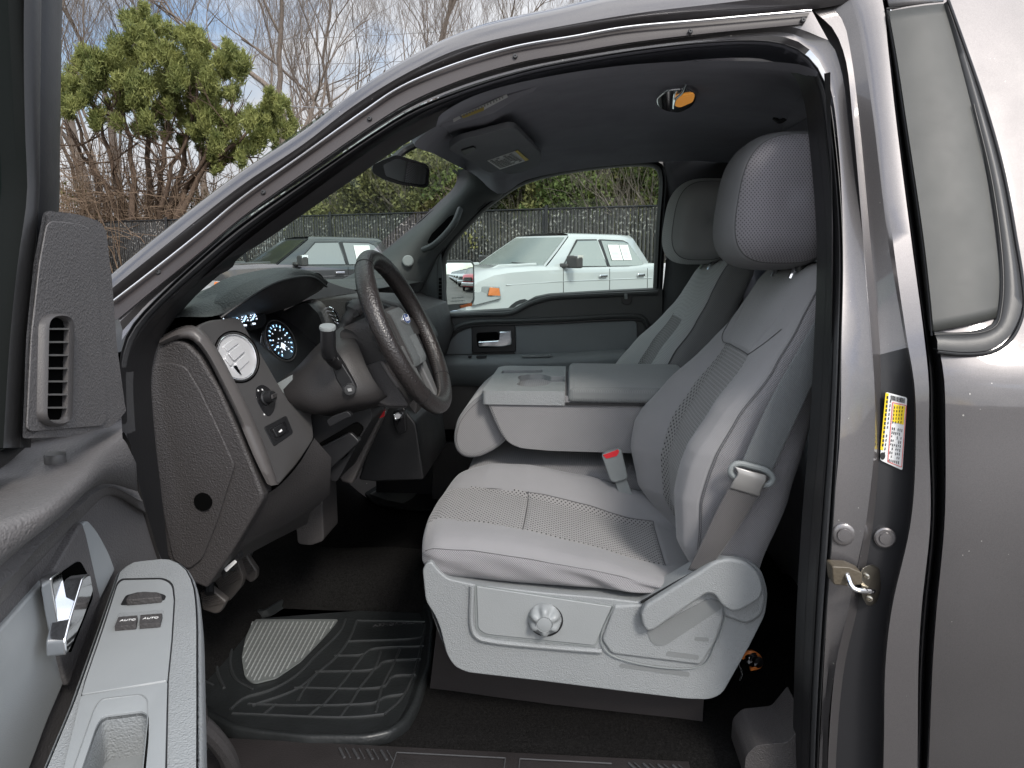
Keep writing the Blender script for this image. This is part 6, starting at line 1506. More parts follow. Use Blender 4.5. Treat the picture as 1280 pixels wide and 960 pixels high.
def cushion(parent, yc, mats, main=True):
    NU, NT = (170, 230) if main else (60, 90)
    hw0 = .256; XF = -.308; XB = .29
    def geo(u, th):
        k = 1.0; x = XF+.05+(XB-XF-.05)*max(0, (u-.14)/.86)
        if u < .14:
            a = (1-u/.14)*math.pi/2; k = max(.002, math.cos(a))**.75; x = XF+.05-.055*math.sin(a)
        c = math.cos(th); s = math.sin(th)
        yy = sp_(c, .40); d = sp_(s, .62)
        zt = itp(x, CT); zb = itp(x, CB_); m = (zt+zb)/2+.006; h = (zt-zb)/2
        y = hw0*yy*(1-(1-k)*.18)
        # nose of the cushion bows forward in the middle
        xx = x-.022*(1-yy*yy)*(1-sst(-.25, -.05, x))
        z = m+h*d*k
        if d > 0:
            bl = itp(x, CBO); b_ = sst(.38, .80, abs(yy))*(1-.50*sst(.86, 1, abs(yy)))*(.2 if yy < 0 else 1)
            z += bl*b_*min(1, d*1.4)*k
            z -= .010*math.cos(yy*math.pi/2)*gauss(x-.12, .14)
            gz = 0
            if x < .24: gz = max(gz, gauss(abs(yy)-.50+.06*sst(-.05, -.3, x), .013))
            if abs(yy) < .5: gz = max(gz, gauss(x+.095+.01*yy*yy, .0045)*1.2)
            gz = max(gz, gauss(x-.225-.0*yy, .005)*(1 if abs(yy) < .5 else 0))
            z -= .0045*gz*k
            gs = gauss((th % math.pi)-TC, .012)+gauss(math.pi-(th % math.pi)-TC, .012)
            z -= .0028*gs
        # creases along the near side towards the rear
        if abs(yy) > .9:
            cr_ = (sst(-.05, .2, x)*.0075+.0015)*math.sin((x*1.2+z*3.2)*46+3*noise.noise(Vector((x*7, z*9, 1))))*sst(-.9, -.1, -abs(d))
            y += cr_*(1 if yy > 0 else -1)
        wv = noise.noise(Vector((x*8, y*8, yc*5)))*.004+noise.noise(Vector((x*21, y*19, 7)))*.0014
        z += wv*(1 if d > 0 else .4); y += noise.noise(Vector((x*11, z*14, 3)))*.0035
        return Vector((xx, yc+y, z)), yy, d, x
    TC = .40
    def f(u, th): return geo(u, th)[0]
    def g(u, th):
        _, yy, d, x = geo(u, th); t = th % (2*math.pi)
        if t > math.pi or t < TC or t > math.pi-TC: return 1
        if abs(yy) < .50-.06*sst(-.05, -.3, x) and x < .225: return 2
        return 0
    o = body_of(NU, NT, f, g, 'cushion', mats, parent)
    sm_ = MB(); lf = Vector((0, 0, .0013))
    def uof(x): return .14+.86*(x-XF-.05)/(XB-XF-.05)
    def thy(yy): return math.acos(math.copysign(abs(yy)**(1/.40), yy))
    for sg in (1, -1): sm_.tube([f(uof(x), thy(sg*(.50-.06*sst(-.05, -.3, x))))+lf for x in [-.245+.47*k/60 for k in range(61)]], .0010, 5)
    sm_.tube([f(uof(-.095-.01*yy*yy), thy(yy))+lf for yy in [-.5+k/30 for k in range(31)]], .0012, 5)
    sm_.tube([f(uof(.225), thy(yy))+lf for yy in [-.5+k/30 for k in range(31)]], .0012, 5)
    for th in (TC, math.pi-TC): sm_.tube([f(.06+.92*k/90, th)+Vector((0, -.001 if th > 1 else .001, .0006)) for k in range(91)], .0012, 5)
    sm_.make('seams', SM_, o); return o
def headrest(parent, yc, mats, main=True):
    NU, NT = (110, 130) if main else (50, 64)
    cx, cz, hx, hy, hz_ = .450, 1.661, .117, .160, .144
    def geo(u, th):
        a = -math.pi/2+u*math.pi; yy = math.sin(a); yy = sp_(yy, .80); k = max(0, math.cos(a))**.42
        c = math.cos(th); s = math.sin(th)
        n_ = .62
        x = hx*sp_(c, n_)*k; z = hz_*sp_(s, n_)*k
        # D-shaped: the front leans back towards the top
        z_ = z/hz_
        x += .016*z_*1.0
        if c < 0: x *= 1.0+.04*(1-z_*z_)
        g_ = gauss(abs(yy)-.70, .014)
        r = 1-.016*g_
        return Vector((cx+x*r, yc+hy*yy, cz+z*r)), yy, k
    def f(u, th): return geo(u, th)[0]
    def g(u, th):
        _, yy, k = geo(u, th); return 2 if abs(abs(yy)-.70) < .010 else (1 if abs(yy) > .70 else 0)
    o = body_of(NU, NT, f, g, 'headrest', mats, parent)
    for y in (-.07, .07):
        fixn(MB().tube([(cx+.035, yc+y, 1.545), (cx+.02, yc+y, 1.50)], .007, 10).make('headrest_post', M['chrome'], parent))
        fixn(MB().lathe((cx+.037, yc+y, 1.528), (0, 0, 1), [(.014, -.012), (.014, .004), (.01, .007)], 18).make('post_guide', M['black'], parent))
    return o
def stitch_line(name, pts, r, mat, parent, dash=.006, gap=.5):
    P = cr(pts, max(3, int(sum((Vector(b)-Vector(a)).length for a, b in zip(pts, pts[1:]))/dash)))
    mb = MB()
    for a, b in zip(P, P[1:]): mb.tube([a, a.lerp(b, gap)], r, 5)
    return mb.make(name, mat, parent)
th_m = simple('dark_seam_thread', (.10, .10, .105), .8)
def seat_root(nm, lab):
    # a seat is a part of the truck: its own small frame under the cushion carries the pieces
    o = fixn(MB().box((.02, YC, .70), (.46, .36, .05)).box((.02, YC+.04, .59), (.40, .24, .17)).make(nm, M['black'], T)); o['label'] = lab; return o
YC = .52
SM_ = simple('seam_thread', (.085, .083, .085), .9)
S1 = seat_root('driver_seat', 'light grey cloth driver seat with perforated inserts and side controls')
db = backrest(S1, .52, [M['cloth'], M['clothside'], M['meshc'], SM_])
dc = cushion(S1, .525, [M['clothtop'], M['clothside'], M['meshs'], SM_])
dh = headrest(S1, .50, [plastic('headrest_cloth', (.185, .185, .19), .95, 1500, .5, spec=.15), M['hrc'], SM_])
YC = 1.48
S2 = seat_root('passenger_seat', 'light grey cloth passenger seat behind the folded centre armrest')
dimc = weave('passenger_seat_cloth', (.36, .365, .365), 1000, .8, .3)  # copies of the driver's cloth; far side's light and shade put into colour
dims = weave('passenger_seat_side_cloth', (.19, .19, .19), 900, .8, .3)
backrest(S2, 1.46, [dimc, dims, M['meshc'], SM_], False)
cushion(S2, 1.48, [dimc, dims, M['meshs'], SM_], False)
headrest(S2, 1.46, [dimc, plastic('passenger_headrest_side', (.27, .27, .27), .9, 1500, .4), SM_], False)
# --- plastic side of the driver's seat
YB = .262
def bp3(pts, Y): return [at(p[0], p[1], Y) for p in pts]
base_o = fil([(528, 712), (533, 704), (539, 702), (548, 714), (560, 724), (593, 731), (680, 741), (760, 748), (801, 753), (852, 722), (891, 700), (899, 696), (932, 699), (952, 712), (960, 740), (957, 768), (938, 806), (912, 852), (903, 868), (887, 875), (857, 874), (782, 865), (680, 852), (584, 841), (568, 834), (558, 818), (550, 785), (543, 768), (532, 752)], [4, 4, 4, 6, 6, 0, 0, 6, 4, 4, 3, 3, 8, 10, 8, 8, 0, 8, 8, 8, 5, 0, 0, 8, 8, 8, 6, 8, 8], 3)
bs = bevel(fixn(MB().prism(bp3(base_o, YB), (0, .05, 0)).make('side_shield', M['lgrey'], S1)), .014, 5)
# wrap of the shield round the front corner
fc_ = MB(); fc_.rows([[at(x, y, YB+.01)+Vector((0, d, 0)) for x, y in [(531, 710), (530, 735), (538, 762), (552, 800), (566, 830)]] for d in (0, .05, .2, .46)]); fixn(fc_.make('shield_front', M['lgrey'], S1))
# raised rim under the switch recess
sw_o = fil([(593, 731), (767, 757), (745, 809), (606, 795), (595, 787)], [3, 3, 5, 6, 5])
plate('shield_recess', [(p.x, p.y) for p in sw_o], YB-.0015, .004, M['mgrey'], S1, 0)
swp = plate('switch_plate', fil([(595.5, 733), (764.5, 758.5), (743.5, 807), (607, 793), (597.5, 786)], [2, 2, 4, 5, 4]), YB-.004, .006, plastic('switch_plate_grey', (.25, .262, .265), .45, 700, .3, amt=.03), S1, .0015)
ledge = [at(x, y, YB-.004) for x, y in [(590, 733), (591, 788), (598, 797), (612, 801), (700, 810), (752, 814)]]
fixn(MB().tube(cr(ledge, 40), .0055, 8, flat=.6).make('recess_rim', M['lgrey'], bs) if 0 else MB().tube(cr(ledge, 40), .0055, 8).make('recess_rim', M['lgrey'], S1))
# height knob with five scallops
kc = at(681, 773, YB-.004); kn2 = MB(); NK = 80; prof2 = [(1.0, 0, 0), (1.04, -.004, 0), (1.0, -.012, .6), (.93, -.020, 1), (.80, -.026, 1), (.62, -.027, .6), (.50, -.0275, 0), (.46, -.0255, 0), (.44, -.0275, 0), (.2, -.029, 0), (.02, -.0292, 0)]
rows_ = []
for r, h, sc in prof2:
    row = []
    for k in range(NK):
        a = 2*math.pi*k/NK+.3
        lob = (.5+.5*math.cos(a*6))**1.3
        rr3 = .034*(r-.16*sc*lob); row.append(kc+Vector((rr3*math.cos(a), h+.006*sc*lob, rr3*math.sin(a))))
    rows_.append(row)
kn2.rows(rows_, cu=True, cap=True); kno = fixn(kn2.make('height_knob', M['lgreysm'], S1, smooth=50))
fixn(MB().lathe(at(681, 774, YB-.003), (0, -1, 0), [(.036, -.001), (.036, .0012), (.03, .0016)], 40).make('knob_gap', M['black'], kno) if 0 else MB().lathe(at(682, 775, YB-.0035), (0, -1, 0), [(.037, -.001), (.037, .0014), (.03, .0016)], 40).make('knob_gap', M['black'], S1))
# recliner cover
rcp = plate('recliner_cover', fil([(768, 757), (801, 756), (845, 732), (893, 707), (906, 746), (905, 772), (894, 804), (876, 832), (764, 818), (752, 800)], [3, 3, 3, 6, 6, 6, 4, 5, 6, 5]), YB-.006, .012, M['lgrey'], S1, .005)
gv = MB(); gv.tube(cr([at(x, y, YB-.0055) for x, y in [(767, 758), (751, 799), (764, 819), (876, 833), (895, 804), (906, 773), (905, 750)]], 50), .0014, 6); gv.make('cover_gap', M['mgrey'], S1)
plate('lever_pocket', fil([(808, 789), (886, 748), (901, 752), (903, 760), (830, 808), (816, 806)], [3, 4, 4, 4, 6, 6]), YB-.0075, .003, plastic('pocket_shade', (.17, .178, .18), .45, 600, .3), S1, 0)  # flat plate; the darker grey paints the shade of a pocket
for q in ([(869, 796), (886, 797), (886, 802), (868, 801)], [(834, 814), (874, 819), (873, 825), (832, 820)], [(776, 829), (862, 840), (862, 846), (774, 834)]):
    plate('vent_slot', fil(q, 2.4), YB-.0068 if q[0][1] < 825 else YB-.0012, .003, bpy.data.materials['pocket_shade'], S1, 0)
# recline lever
lv_o = fil([(801, 768), (807, 757), (878, 713), (893, 702), (912, 698), (934, 703), (950, 718), (955, 737), (950, 750), (926, 764), (914, 765), (902, 757), (893, 744), (884, 742), (818, 788), (809, 790), (803, 782)], [4, 4, 8, 8, 8, 8, 8, 6, 5, 6, 4, 4, 6, 6, 4, 3, 4], 4)
lv = bevel(fixn(MB().prism(bp3(lv_o, YB-.034), (0, .022, 0)).make('recline_lever', M['lgrey'], S1)), .010, 5)
plate('hinge_cover', fil([(893, 700), (932, 700), (955, 722), (959, 746), (954, 770), (935, 782), (906, 772), (900, 740)], [8, 10, 10, 8, 8, 8, 6, 6]), YB-.012, .03, M['lgrey'], S1, .010)
fixn(MB().tube([at(801, 753, YB-.004), at(852, 724, YB-.004), at(886, 706, YB-.004)], .003, 6).make('shield_gap', M['black'], S1))
# riser
rs_ = fixn(MB().rows([[at(546, 785, .31), at(700, 800, .31), at(881, 850, .31)], [atz(537, 863, .49), atz(700, 885, .49), atz(878, 906, .49)]]).rows([[at(546, 785, .31), atz(537, 863, .49)], [at(546, 785, .31)+Vector((0, .4, 0)), atz(537, 863, .49)+Vector((0, .3, 0))]]).rows([[at(881, 850, .31), atz(878, 906, .49)], [at(881, 850, .31)+Vector((0, .4, 0)), atz(878, 906, .49)+Vector((0, .3, 0))]]).make('seat_riser', plastic('riser_cover', (.045, .040, .04), .6, 300, .3), T, smooth=40))
# ------------------------------------------------------------------ folded centre armrest
CN0 = root if 0 else None
cs_o = [(-.228, 1.172), (-.222, 1.165), (-.205, 1.12), (-.185, 1.075), (-.165, 1.045), (-.13, 1.028), (-.05, 1.022), (.34, 1.018), (.36, 1.175)]
cb_ = MB(); cp = [Vector((p.x, .765, p.y)) for p in fil([Vector(p) for p in cs_o], [.004, .004, .01, .01, .03, .03, .02, .01, .01])]
box = bevel(fixn(cb_.prism(cp, (0, .45, 0)).make('centre_armrest', weave('armrest_cloth', (.215, .212, .216), 1000, .82, .35), T)), .012, 4)
box['label'] = 'folded down grey centre armrest with cup holders'
tray = MB(); tr = [Vector((p.x, p.y)) for p in fil([(-.232, .758), (-.008, .758), (-.008, 1.222), (-.205, 1.222), (-.228, 1.19)], [.012, .004, .004, .015, .015])]
trm2 = [Vector((p.x, p.y, 1.150)) for p in tr]
tray.prism(trm2, (0, 0, .038)); tro = bevel(fixn(tray.make('cup_tray', M['lgrey'], box)), .009, 4)
# the lid
lid = bevel(fixn(MB().prism([Vector((x, .755, z)) for x, z in ((-.002, 1.158), (.36, 1.158), (.36, 1.200), (.004, 1.200))], (0, .47, 0)).make('armrest_lid', weave('lid_cloth', (.19, .198, .198), 1000, .85, .35, plane='XY'), box)), .014, 4)
MB().prism([Vector((x, .757, z)) for x, z in ((-.006, 1.152), (.36, 1.152), (.36, 1.158), (-.006, 1.158))], (0, .46, 0)).make('lid_gap', M['black'], box, smooth=0)
cupm = plastic('cup_recess_grey', (.10, .105, .105), .5, 700, .3)
def onz(px, py, z): return atz(px, py, z)
zt_ = 1.189
def zplate(nm, pts, z, t, mat, par): return fixn(MB().prism([onz(p[0], p[1], z) for p in pts], (0, 0, -t)).make(nm, mat, par))
ch_o = (fil([(647, 467), (650, 464.5), (662, 463), (680, 463), (688, 465.5), (706, 465.5), (706, 472), (690, 472), (683, 476.5), (668, 478), (652, 477.5), (645, 475), (650, 472), (650, 469.5)], [1, 1, 4, 4, 2, 0, 0, 2, 5, 5, 3, 1, 2, 1]))
cut(tro, fixn(MB().prism([onz(p.x, p.y, 1.2) for p in ch_o], (0, 0, -.044)).make('cutter', M['black'], None, smooth=0)))
zplate('cup_holder', ch_o, 1.1585, .001, cupm, tro)
# coin slot cut into the far side of the tray
cs_ = fil([(628, 458.5), (678, 457.5), (679, 460.8), (626, 461.8)], 1.2)
cut(tro, fixn(MB().prism([onz(p.x, p.y, 1.2) for p in cs_], (0, 0, -.03)).make('cutter', M['black'], None, smooth=0)))
stitch_line('armrest_seam', [Vector((x+.006, .762, z)) for x, z in cs_o[1:6]], .0012, th_m, box)
# folded headrest pad in front of it
pad_ = bevel(fixn(MB().prism([at(p.x, p.y, .80) for p in fil([(566, 548), (571, 524), (586, 505), (604, 491), (613, 498), (623, 522), (636, 548), (620, 562), (598, 573), (580, 573), (569, 564)], 9)], (0, .38, 0)).make('folded_headrest', bpy.data.materials['armrest_cloth'], box)), .024, 5)
fixn(MB().tube([at(p.x, p.y, .801) for p in fil([(570, 547), (575, 527), (588, 510), (602, 499), (609, 504), (618, 524), (628, 546), (616, 557), (597, 567), (582, 567), (573, 560)], 8)], .0012, 5, closed=True).make('pad_seam', SM_, pad_))
# centre seat cushion
def cc_f(u, th):
    k = 1; x = -.22+.5*max(0, (u-.2)/.8)
    if u < .2: a = (1-u/.2)*math.pi/2; k = max(.002, math.cos(a))**.6; x = -.22-.07*math.sin(a)
    z = .905+.062*sp_(math.sin(th), .5)*k; y = 1.0+.225*sp_(math.cos(th), .35)
    g_ = gauss((th % math.pi)-.5, .03)+gauss(math.pi-(th % math.pi)-.5, .03)
    return Vector((x, y, z-.003*g_+.003*noise.noise(Vector((x*9, y*9, 0)))))
cco = body_of(50, 90, cc_f, lambda u, th: 0, 'centre_seat_cushion', [bpy.data.materials['armrest_cloth']], T)
# ------------------------------------------------------------------ belts
bl_ = MB()
def beltrow(L, Rr, Y, n=30, mb=bl_):
    a = cr([at(*p) if len(p) == 3 else at(p[0], p[1], Y) for p in L], n); b = cr([at(*p) if len(p) == 3 else at(p[0], p[1], Y) for p in Rr], n)
    mb.rows([a, [p.lerp(q, .06)+Vector((0, -.0015, 0)) for p, q in zip(a, b)], [p.lerp(q, .5)+Vector((0, -.001, 0)) for p, q in zip(a, b)], [p.lerp(q, .94)+Vector((0, -.0015, 0)) for p, q in zip(a, b)], b])
beltrow([(1042, 345, .20), (1025, 387, .215), (960, 505, .225), (926, 580, .228)], [(1075, 370, .20), (1045, 415, .215), (1022, 468, .22), (965, 590, .228)], .23)
sbt = fixn(bl_.make('seat_belt', M['belt'], T, smooth=60)); solid(sbt, .0016)
lb_ = MB(); beltrow([(916, 600, .222), (895, 640, .226), (876, 680, .232), (860, 712, .25)], [(953, 612, .222), (928, 652, .226), (902, 690, .232), (884, 718, .25)], .23, 24, lb_)
lbo = fixn(lb_.make('lap_strap', weave('lap_belt_webbing', (.105, .10, .10), 1500, .6, .6, kind='twill', rough=.6), sbt, smooth=60)); solid(lbo, .0016)
dr = MB(); dpts = cr([at(x, y, .221) for x, y in [(913, 589), (920, 580), (940, 583), (960, 590), (966, 599), (960, 606), (940, 602), (920, 597)]], 40, True)
dr.tube(dpts, .0062, 10, closed=True); dro = fixn(dr.make('belt_guide_ring', M['mgrey'], sbt))
fb = MB(); beltrow([(918, 583, .212), (922, 592, .209), (916, 602, .213), (912, 610, .22)], [(958, 594, .212), (958, 601, .209), (952, 612, .213), (950, 621, .22)], .2, 16, fb)
fbo = fixn(fb.make('belt_fold', simple('shiny_worn_webbing', (.32, .31, .30), .32, .3), sbt, smooth=60)); solid(fbo, .002)
bk = MB(); bk.prism([at(x, y, .70) for x, y in fil([(752, 570), (757, 566), (774, 561.5), (777, 563), (785, 597), (782, 600), (768, 604), (763, 601)], 2.5)], (0, .022, 0))
bko = bevel(fixn(bk.make('belt_buckle', M['mgrey'], T)), .004)
bevel(fixn(MB().prism([at(x, y, .698) for x, y in fil([(753.5, 569), (773, 562), (774, 565), (771, 570), (758, 573.5)], 1.5)], (0, .018, 0)).make('release_button', M['red'], bko)), .0012)
fixn(MB().prism([at(x, y, .712) for x, y in [(769, 602), (783, 599), (793, 625), (778, 628)]], (0, .008, 0)).make('buckle_strap', M['mgrey'], bko))
# ------------------------------------------------------------------ small fitting behind the seat
ft = MB(); ft.lathe(at(941, 824, .34), (.4, -1, .2), [(.012, -.01), (.016, -.006), (.016, .004), (.009, .006), (.008, .014), (.012, .016), (.012, .022), (.004, .024)], 12)
fto = fixn(ft.make('metal_fitting', M['chrome'], T)); fto['label'] = 'small chrome fitting with orange plastic behind the driver seat'
fixn(MB().tube(cr([at(928, 822, .35), at(936, 815, .345), at(948, 820, .345), at(950, 832, .35), at(938, 836, .345)], 16), .005, 8).make('orange_clip', simple('orange_plastic', (.55, .16, .03), .4), fto))
fixn(MB().tube(cr([at(926, 836, .35), at(922, 828, .34), at(928, 842, .35), at(925, 850, .36)], 14), .0022, 6).make('wire', M['silver'], fto))
# ------------------------------------------------------------------ floor mats
zM = .512
MT = root('floor_mat', (-.35, .45, .5), 'black ribbed rubber floor mat with a silver grey heel pad in the driver footwell', 'floor mat')
def am(x, y, dz=0): return atz(x, y, zM+dz)
mo_o = [(215, 868), (262, 903), (290, 917), (323, 923), (382, 929), (457, 929), (489, 922), (511, 907), (523, 885), (539, 835), (543, 785), (537, 763), (532, 752), (376, 746), (357, 750), (329, 768), (286, 756), (245, 758), (215, 790)]
mo_f = fil(mo_o, [5, 8, 5, 5, 5, 8, 8, 8, 5, 5, 5, 5, 8, 6, 6, 6, 5, 5, 5], 4)
cM = am(400, 840)
def mring(sc, dz, pts=mo_f):
    out = []
    n = len(pts); P = [am(p.x, p.y) for p in pts]
    for i in range(n):
        t = (P[(i+1) % n]-P[i-1]); t.z = 0; t.normalize(); nn_ = Vector((-t.y, t.x, 0))
        if nn_.dot(cM-P[i]) < 0: nn_ = -nn_
        out.append(P[i]+nn_*sc+Vector((0, 0, dz)))
    return out
mm = MB(); R_ = [mring(0, -.012), mring(0, .010), mring(.003, .014), mring(.010, .016), mring(.016, .013), mring(.022, .004), mring(.03, .0)]
mm.rows(R_, cu=True); mm.add(R_[-1], [tuple(range(len(mo_f)))])
mato = fixn(mm.make('mat_base', M['mat'], MT, smooth=50))
hp_ = fil([(317, 774), (423, 774), (412, 788), (402, 799), (376, 826), (345, 847), (317, 854), (306, 846), (302, 822), (307, 797)], [4, 3, 0, 0, 4, 4, 6, 4, 3, 3])
hpo = fixn(MB().prism([am(p.x, p.y, .006) for p in hp_], (0, 0, -.004)).make('heel_pad', M['matgrey'], MT))
def inside(p, poly_):
    c = False; j = len(poly_)-1
    for i in range(len(poly_)):
        a, b = poly_[i], poly_[j]
        if (a.y > p[1]) != (b.y > p[1]) and p[0] < (b.x-a.x)*(p[1]-a.y)/(b.y-a.y)+a.x: c = not c
        j = i
    return c
st_m = MB()
for i in range(-3, 26):
    for j in range(0, 24):
        x = 300+i*5.6+(j % 2)*2.8+ j*.4; y = 776+j*4.6
        if inside((x, y), hp_) and inside((x+4, y-5), hp_) and inside((x-1, y+2), hp_): st_m.tube([am(x, y, .0075), am(x+1.9, y-3.4, .0075)], .0017, 5)
st_m.make('pad_studs', plastic('pale_studs', (.30, .315, .31), .32, 0, 0), hpo)
rb = MB()
def rib(pts, r=.0036): rb.tube(cr([am(x, y, .001) for x, y in pts], max(6, len(pts)*5)), r, 6)
rib([(432, 774), (425, 790), (395, 820), (370, 845), (340, 862), (305, 873), (288, 887)], .004)
rib([(300, 772), (292, 800), (288, 830), (296, 850), (316, 862)], .004)
rib([(276, 790), (271, 815), (272, 840), (280, 860)], .004)
for q in ([(446, 776), (540, 778)], [(434, 802), (525, 797), (536, 790)], [(418, 820), (455, 818), (463, 812), (530, 808)], [(394, 840), (470, 836), (478, 828), (526, 824)], [(368, 860), (480, 858), (490, 846), (520, 844)], [(310, 880), (370, 882), (470, 878), (480, 872), (505, 868)], [(290, 892), (440, 897), (480, 893)]): rib(q)
for q in ([(446, 776), (436, 800), (420, 822), (396, 842), (370, 862), (315, 882)], [(455, 818), (440, 838), (425, 858), (402, 884)], [(476, 814), (468, 836), (450, 860), (438, 880)], [(500, 811), (492, 830), (478, 858), (470, 890)], [(532, 779), (526, 810), (516, 845), (500, 876), (480, 893)], [(396, 842), (385, 855), (372, 876)], [(345, 880), (330, 893)], [(400, 883), (385, 896)], [(436, 882), (425, 897)]): rib(q)
rib([(276, 902), (340, 914), (455, 920), (488, 913), (516, 880), (531, 835), (536, 790), (531, 764)], .003)
rib([(392, 752), (455, 757), (528, 758)], .003)
for k in range(5): rib([(240+k*3, 790+k*15), (262+k, 780+k*19)], .003)
for k in range(3): rib([(262-k*9, 772+k*4), (250-k*7, 860)], .003)
rb.make('raised_ribs', plastic('rib_rubber', (.028, .030, .031), .36, 0, 0, spec=.6), MT)
tv, tf = text_mesh('ARMOR ALL', .021)
a_, b_x = am(455, 783, .002), am(528, 777, .002); xd = (b_x-a_).normalized(); yd = Vector((0, 0, 1)).cross(xd); c = (a_+b_x)/2
MB().add([c+xd*v.x+yd*v.y+Vector((0, 0, v.z*6)) for v in tv], tf).make('embossed_lettering', M['rubber_face'], MT, smooth=0)
# passenger mat
MT2 = root('floor_mat', (0, 1.5, .5), 'black rubber floor mat with a grey pad on the far passenger side floor', 'floor mat')
zP = .53
pm = MB(); pm.prism([atz(x, y, zP) for x, y in fil([(455, 616), (470, 607), (560, 612), (600, 618), (590, 640), (500, 634), (468, 628)], 3)], (0, 0, -.012)); bevel(fixn(pm.make('mat_base', plastic('shaded_black_mat', (.008, .009, .009), .8, 150, .4, spec=.2), MT2)), .004)  # mat and pad colours darkened to hold this footwell in shade
fixn(MB().prism([atz(x, y, zP+.003) for x, y in fil([(462, 617), (474, 611), (522, 615), (516, 622), (504, 629), (480, 624)], 2)], (0, 0, -.002)).make('heel_pad', plastic('shaded_grey_pad', (.05, .055, .053), .6, 0, 0), MT2))
# ------------------------------------------------------------------ rear view mirror inside
mn = at(515, 214, .96)
mN = Vector((.62, -.74, -.12)).normalized()
def arm_(x, y, l=0): return atpl(x, y, mn+mN*l, mN)
mh = MB(); ho = fil([(465, 207), (476, 201), (495, 193), (533, 205), (537, 211), (536, 232), (531, 235), (500, 231), (478, 224), (466, 216)], [4, 4, 5, 3, 3, 3, 3, 5, 5, 4])
mh.rows([[arm_(p.x, p.y)-mN*.045+(mn-arm_(p.x, p.y))*.35 for p in ho], [arm_(p.x, p.y)-mN*.03+(mn-arm_(p.x, p.y))*.1 for p in ho], [arm_(p.x, p.y)-mN*.004 for p in ho], [arm_(p.x, p.y) for p in ho]], cu=True, cap=True)
mho = fixn(mh.make('rear_view_mirror', M['gloss'], T, smooth=60)); bevel(mho, .003)
fixn(MB().prism([arm_(p.x, p.y, .0015) for p in fil([(479, 206), (496, 198), (530, 207), (533, 212), (532, 229), (528, 231), (502, 227), (482, 220)], [3, 4, 3, 3, 3, 3, 3, 3])], -mN*.001).make('mirror_glass', M['mirror'], mho, smooth=0))
fixn(MB().tube(cr([arm_(500, 200)-mN*.04, at(505, 188, 1.0), at(520, 180, 1.0)], 8), .012, 8).make('mirror_stem', M['black'], mho))
# ------------------------------------------------------------------ passenger door mirror outside
XM = at(573, 353, 2.10)
SMN = Vector((.81, -.586, -.022)).normalized()
def asm(x, y, l=0): return atpl(x, y, XM+SMN*l, SMN)
so2 = [(556, 328), (559, 325), (588, 325), (593, 329), (593.5, 376), (590, 382), (560, 390), (556, 388)]
sm = MB(); ho2 = fil(so2, 3)
sm.rows([[asm(p.x, p.y)-SMN*.09+(XM-asm(p.x, p.y))*.4 for p in ho2], [asm(p.x, p.y)-SMN*.06+(XM-asm(p.x, p.y))*.1 for p in ho2], [asm(p.x, p.y)-SMN*.002 for p in ho2], [asm(p.x, p.y) for p in ho2]], cu=True, cap=True)
smo = fixn(sm.make('side_mirror', simple('mirror_shell_grey', (.10, .10, .10), .3), T, smooth=60)); bevel(smo, .002)
smo['label'] = 'passenger side door mirror reflecting a row of parked trucks'
RMC = 1.15; c0_ = asm(574, 354); CS = c0_-SMN*RMC   # convex glass
def conv(p):
    v = p-CS; return CS+v.normalized()*RMC
gw = []
for j in range(15):
    row = []
    for i in range(13):
        u, v = i/12, j/14; xl = 557.5; xr = 591; yt = 328.5; yb = 381-2.5*u
        cx_ = .0; x = xl+(xr-xl)*u; y = yt+(yb-yt)*v
        q = asm(x, y, 0); q = conv(q); row.append(q+SMN*.006)
    gw.append(row)
fixn(MB().rows(gw).make('mirror_glass', M['mirror'], smo, smooth=180))
fixn(MB().prism([asm(x, y, .003) for x, y in [(575, 382), (590, 378.5), (590, 382.5), (576, 385)]], -SMN*.004).make('amber_reflector', simple('amber_reflector', (.55, .12, .02), .3), smo))
tv, tf = text_mesh('OBJECTS IN MIRROR ARE', .0062)
tv2, tf2 = text_mesh('CLOSER THAN THEY APPEAR', .0062)
ax = (asm(586, 375)-asm(560, 377)).normalized(); ay = SMN.cross(ax)
if ay.z < 0: ay = -ay
for V_, F_, py in ((tv, tf, 372.5), (tv2, tf2, 376.5)):
    c = asm(573, py, .008); MB().add([c+ax*v.x+ay*v.y+SMN*v.z for v in V_], F_).make('warning_lettering', M['greyink'], smo, smooth=0)
fixn(MB().tube([asm(556, 370)-SMN*.04, at(549, 372, 1.95)], .02, 8).make('mirror_arm', M['black'], smo))
# ------------------------------------------------------------------ sky, sun, camera
w = bpy.data.worlds.new('World'); SC.world = w; w.use_nodes = True
nt = w.node_tree; nt.nodes.clear()
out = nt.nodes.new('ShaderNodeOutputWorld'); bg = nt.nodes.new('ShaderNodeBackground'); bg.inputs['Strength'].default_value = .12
sky = nt.nodes.new('ShaderNodeTexSky'); sky.sky_type = 'NISHITA'; sky.sun_disc = False
SUN_EL, SUN_AZ = R(42), R(150)      # azimuth measured clockwise from +Y
sky.sun_elevation = SUN_EL; sky.sun_rotation = SUN_AZ
tc = nt.nodes.new('ShaderNodeTexCoord'); mp = nt.nodes.new('ShaderNodeMapping'); mp.inputs['Scale'].default_value = (1, 1, 2.2)
nt.links.new(tc.outputs['Generated'], mp.inputs[0])
n1 = nt.nodes.new('ShaderNodeTexNoise'); n1.inputs['Scale'].default_value = 2.6; n1.inputs['Detail'].default_value = 9; n1.inputs['Roughness'].default_value = .58
nt.links.new(mp.outputs[0], n1.inputs['Vector'])
cl = nt.nodes.new('ShaderNodeValToRGB'); cl.color_ramp.elements[0].position = .36; cl.color_ramp.elements[1].position = .52
nt.links.new(n1.outputs['Fac'], cl.inputs[0])
n2 = nt.nodes.new('ShaderNodeTexNoise'); n2.inputs['Scale'].default_value = 6; n2.inputs['Detail'].default_value = 6
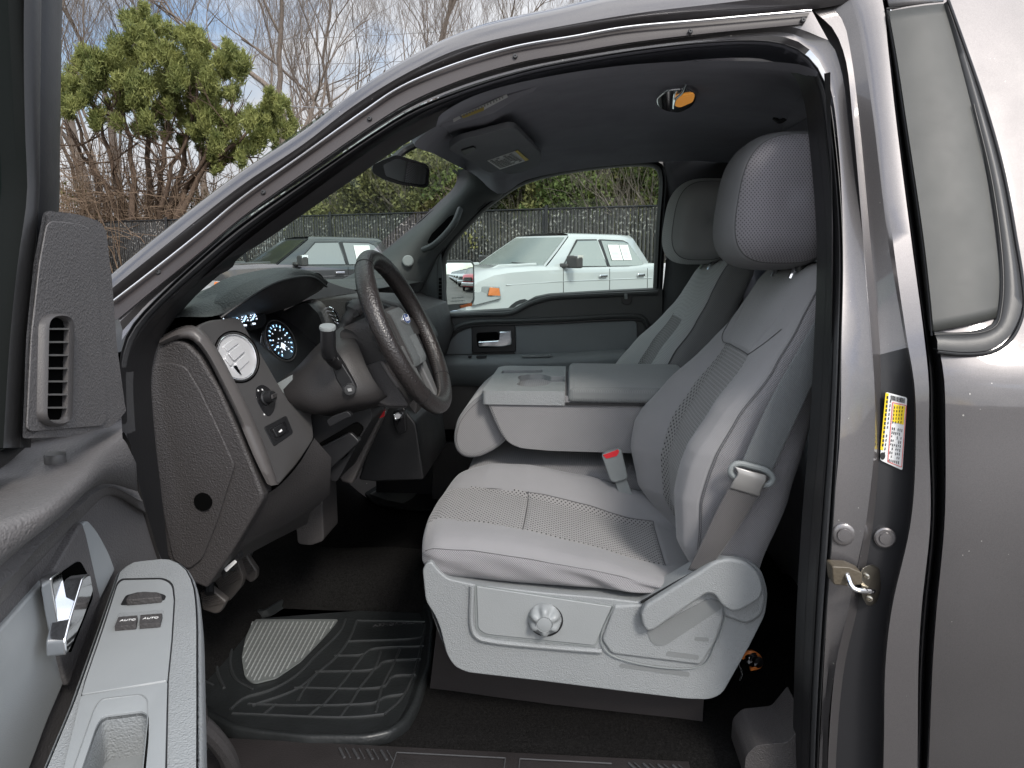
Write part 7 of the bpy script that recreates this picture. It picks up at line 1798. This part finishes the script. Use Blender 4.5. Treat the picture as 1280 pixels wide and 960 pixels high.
nt.links.new(mp.outputs[0], n2.inputs['Vector'])
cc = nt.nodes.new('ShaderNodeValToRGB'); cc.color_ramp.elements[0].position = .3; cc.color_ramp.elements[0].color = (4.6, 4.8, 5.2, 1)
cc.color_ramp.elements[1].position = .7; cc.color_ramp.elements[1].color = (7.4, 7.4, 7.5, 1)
nt.links.new(n2.outputs['Fac'], cc.inputs[0])
mx = nt.nodes.new('ShaderNodeMix'); mx.data_type = 'RGBA'
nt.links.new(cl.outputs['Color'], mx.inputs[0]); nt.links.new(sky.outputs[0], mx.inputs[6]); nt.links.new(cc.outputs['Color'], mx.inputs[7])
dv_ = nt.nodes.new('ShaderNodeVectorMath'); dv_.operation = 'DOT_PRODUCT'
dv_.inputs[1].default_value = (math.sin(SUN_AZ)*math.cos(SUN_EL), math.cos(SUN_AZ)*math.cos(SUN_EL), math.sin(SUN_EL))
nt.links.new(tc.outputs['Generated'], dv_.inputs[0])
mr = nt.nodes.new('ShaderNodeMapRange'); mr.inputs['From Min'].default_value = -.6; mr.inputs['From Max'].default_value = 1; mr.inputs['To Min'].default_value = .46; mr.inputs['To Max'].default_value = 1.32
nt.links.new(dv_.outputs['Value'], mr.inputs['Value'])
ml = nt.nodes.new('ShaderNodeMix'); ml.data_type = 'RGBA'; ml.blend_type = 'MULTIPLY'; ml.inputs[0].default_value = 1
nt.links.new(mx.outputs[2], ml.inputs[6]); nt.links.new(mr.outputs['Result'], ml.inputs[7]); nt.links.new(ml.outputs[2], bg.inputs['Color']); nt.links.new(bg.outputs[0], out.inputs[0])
sl = bpy.data.lights.new('sun', 'SUN'); sl.energy = 1.3; sl.angle = R(12); sl.color = (1, .95, .88)
so = bpy.data.objects.new('sun', sl); COL.objects.link(so)
sd = Vector((math.sin(SUN_AZ)*math.cos(SUN_EL), math.cos(SUN_AZ)*math.cos(SUN_EL), math.sin(SUN_EL)))
so.rotation_euler = sd.to_track_quat('Z', 'Y').to_euler(); so.location = (0, -5, 12)
cd = bpy.data.cameras.new('camera'); co = bpy.data.objects.new('camera', cd); COL.objects.link(co)
cd.sensor_fit = 'HORIZONTAL'; cd.sensor_width = 36; cd.lens = 36*FPX/1280; cd.clip_start = .02; cd.clip_end = 2000
Mx = Matrix((( _rt.x, _up.x, -_fw.x), (_rt.y, _up.y, -_fw.y), (_rt.z, _up.z, -_fw.z))).to_4x4()
Mx.translation = CAMP; co.matrix_world = Mx
SC.camera = co
SC.view_settings.view_transform = 'Standard'; SC.view_settings.look = 'None'; SC.view_settings.gamma = 1
SC.view_settings.use_curve_mapping = False; SC.view_settings.exposure = 1.2
SC.cycles.max_bounces = 8; SC.cycles.transparent_max_bounces = 16; SC.cycles.sample_clamp_indirect = 6
SC.cycles.caustics_reflective = False; SC.cycles.caustics_refractive = False
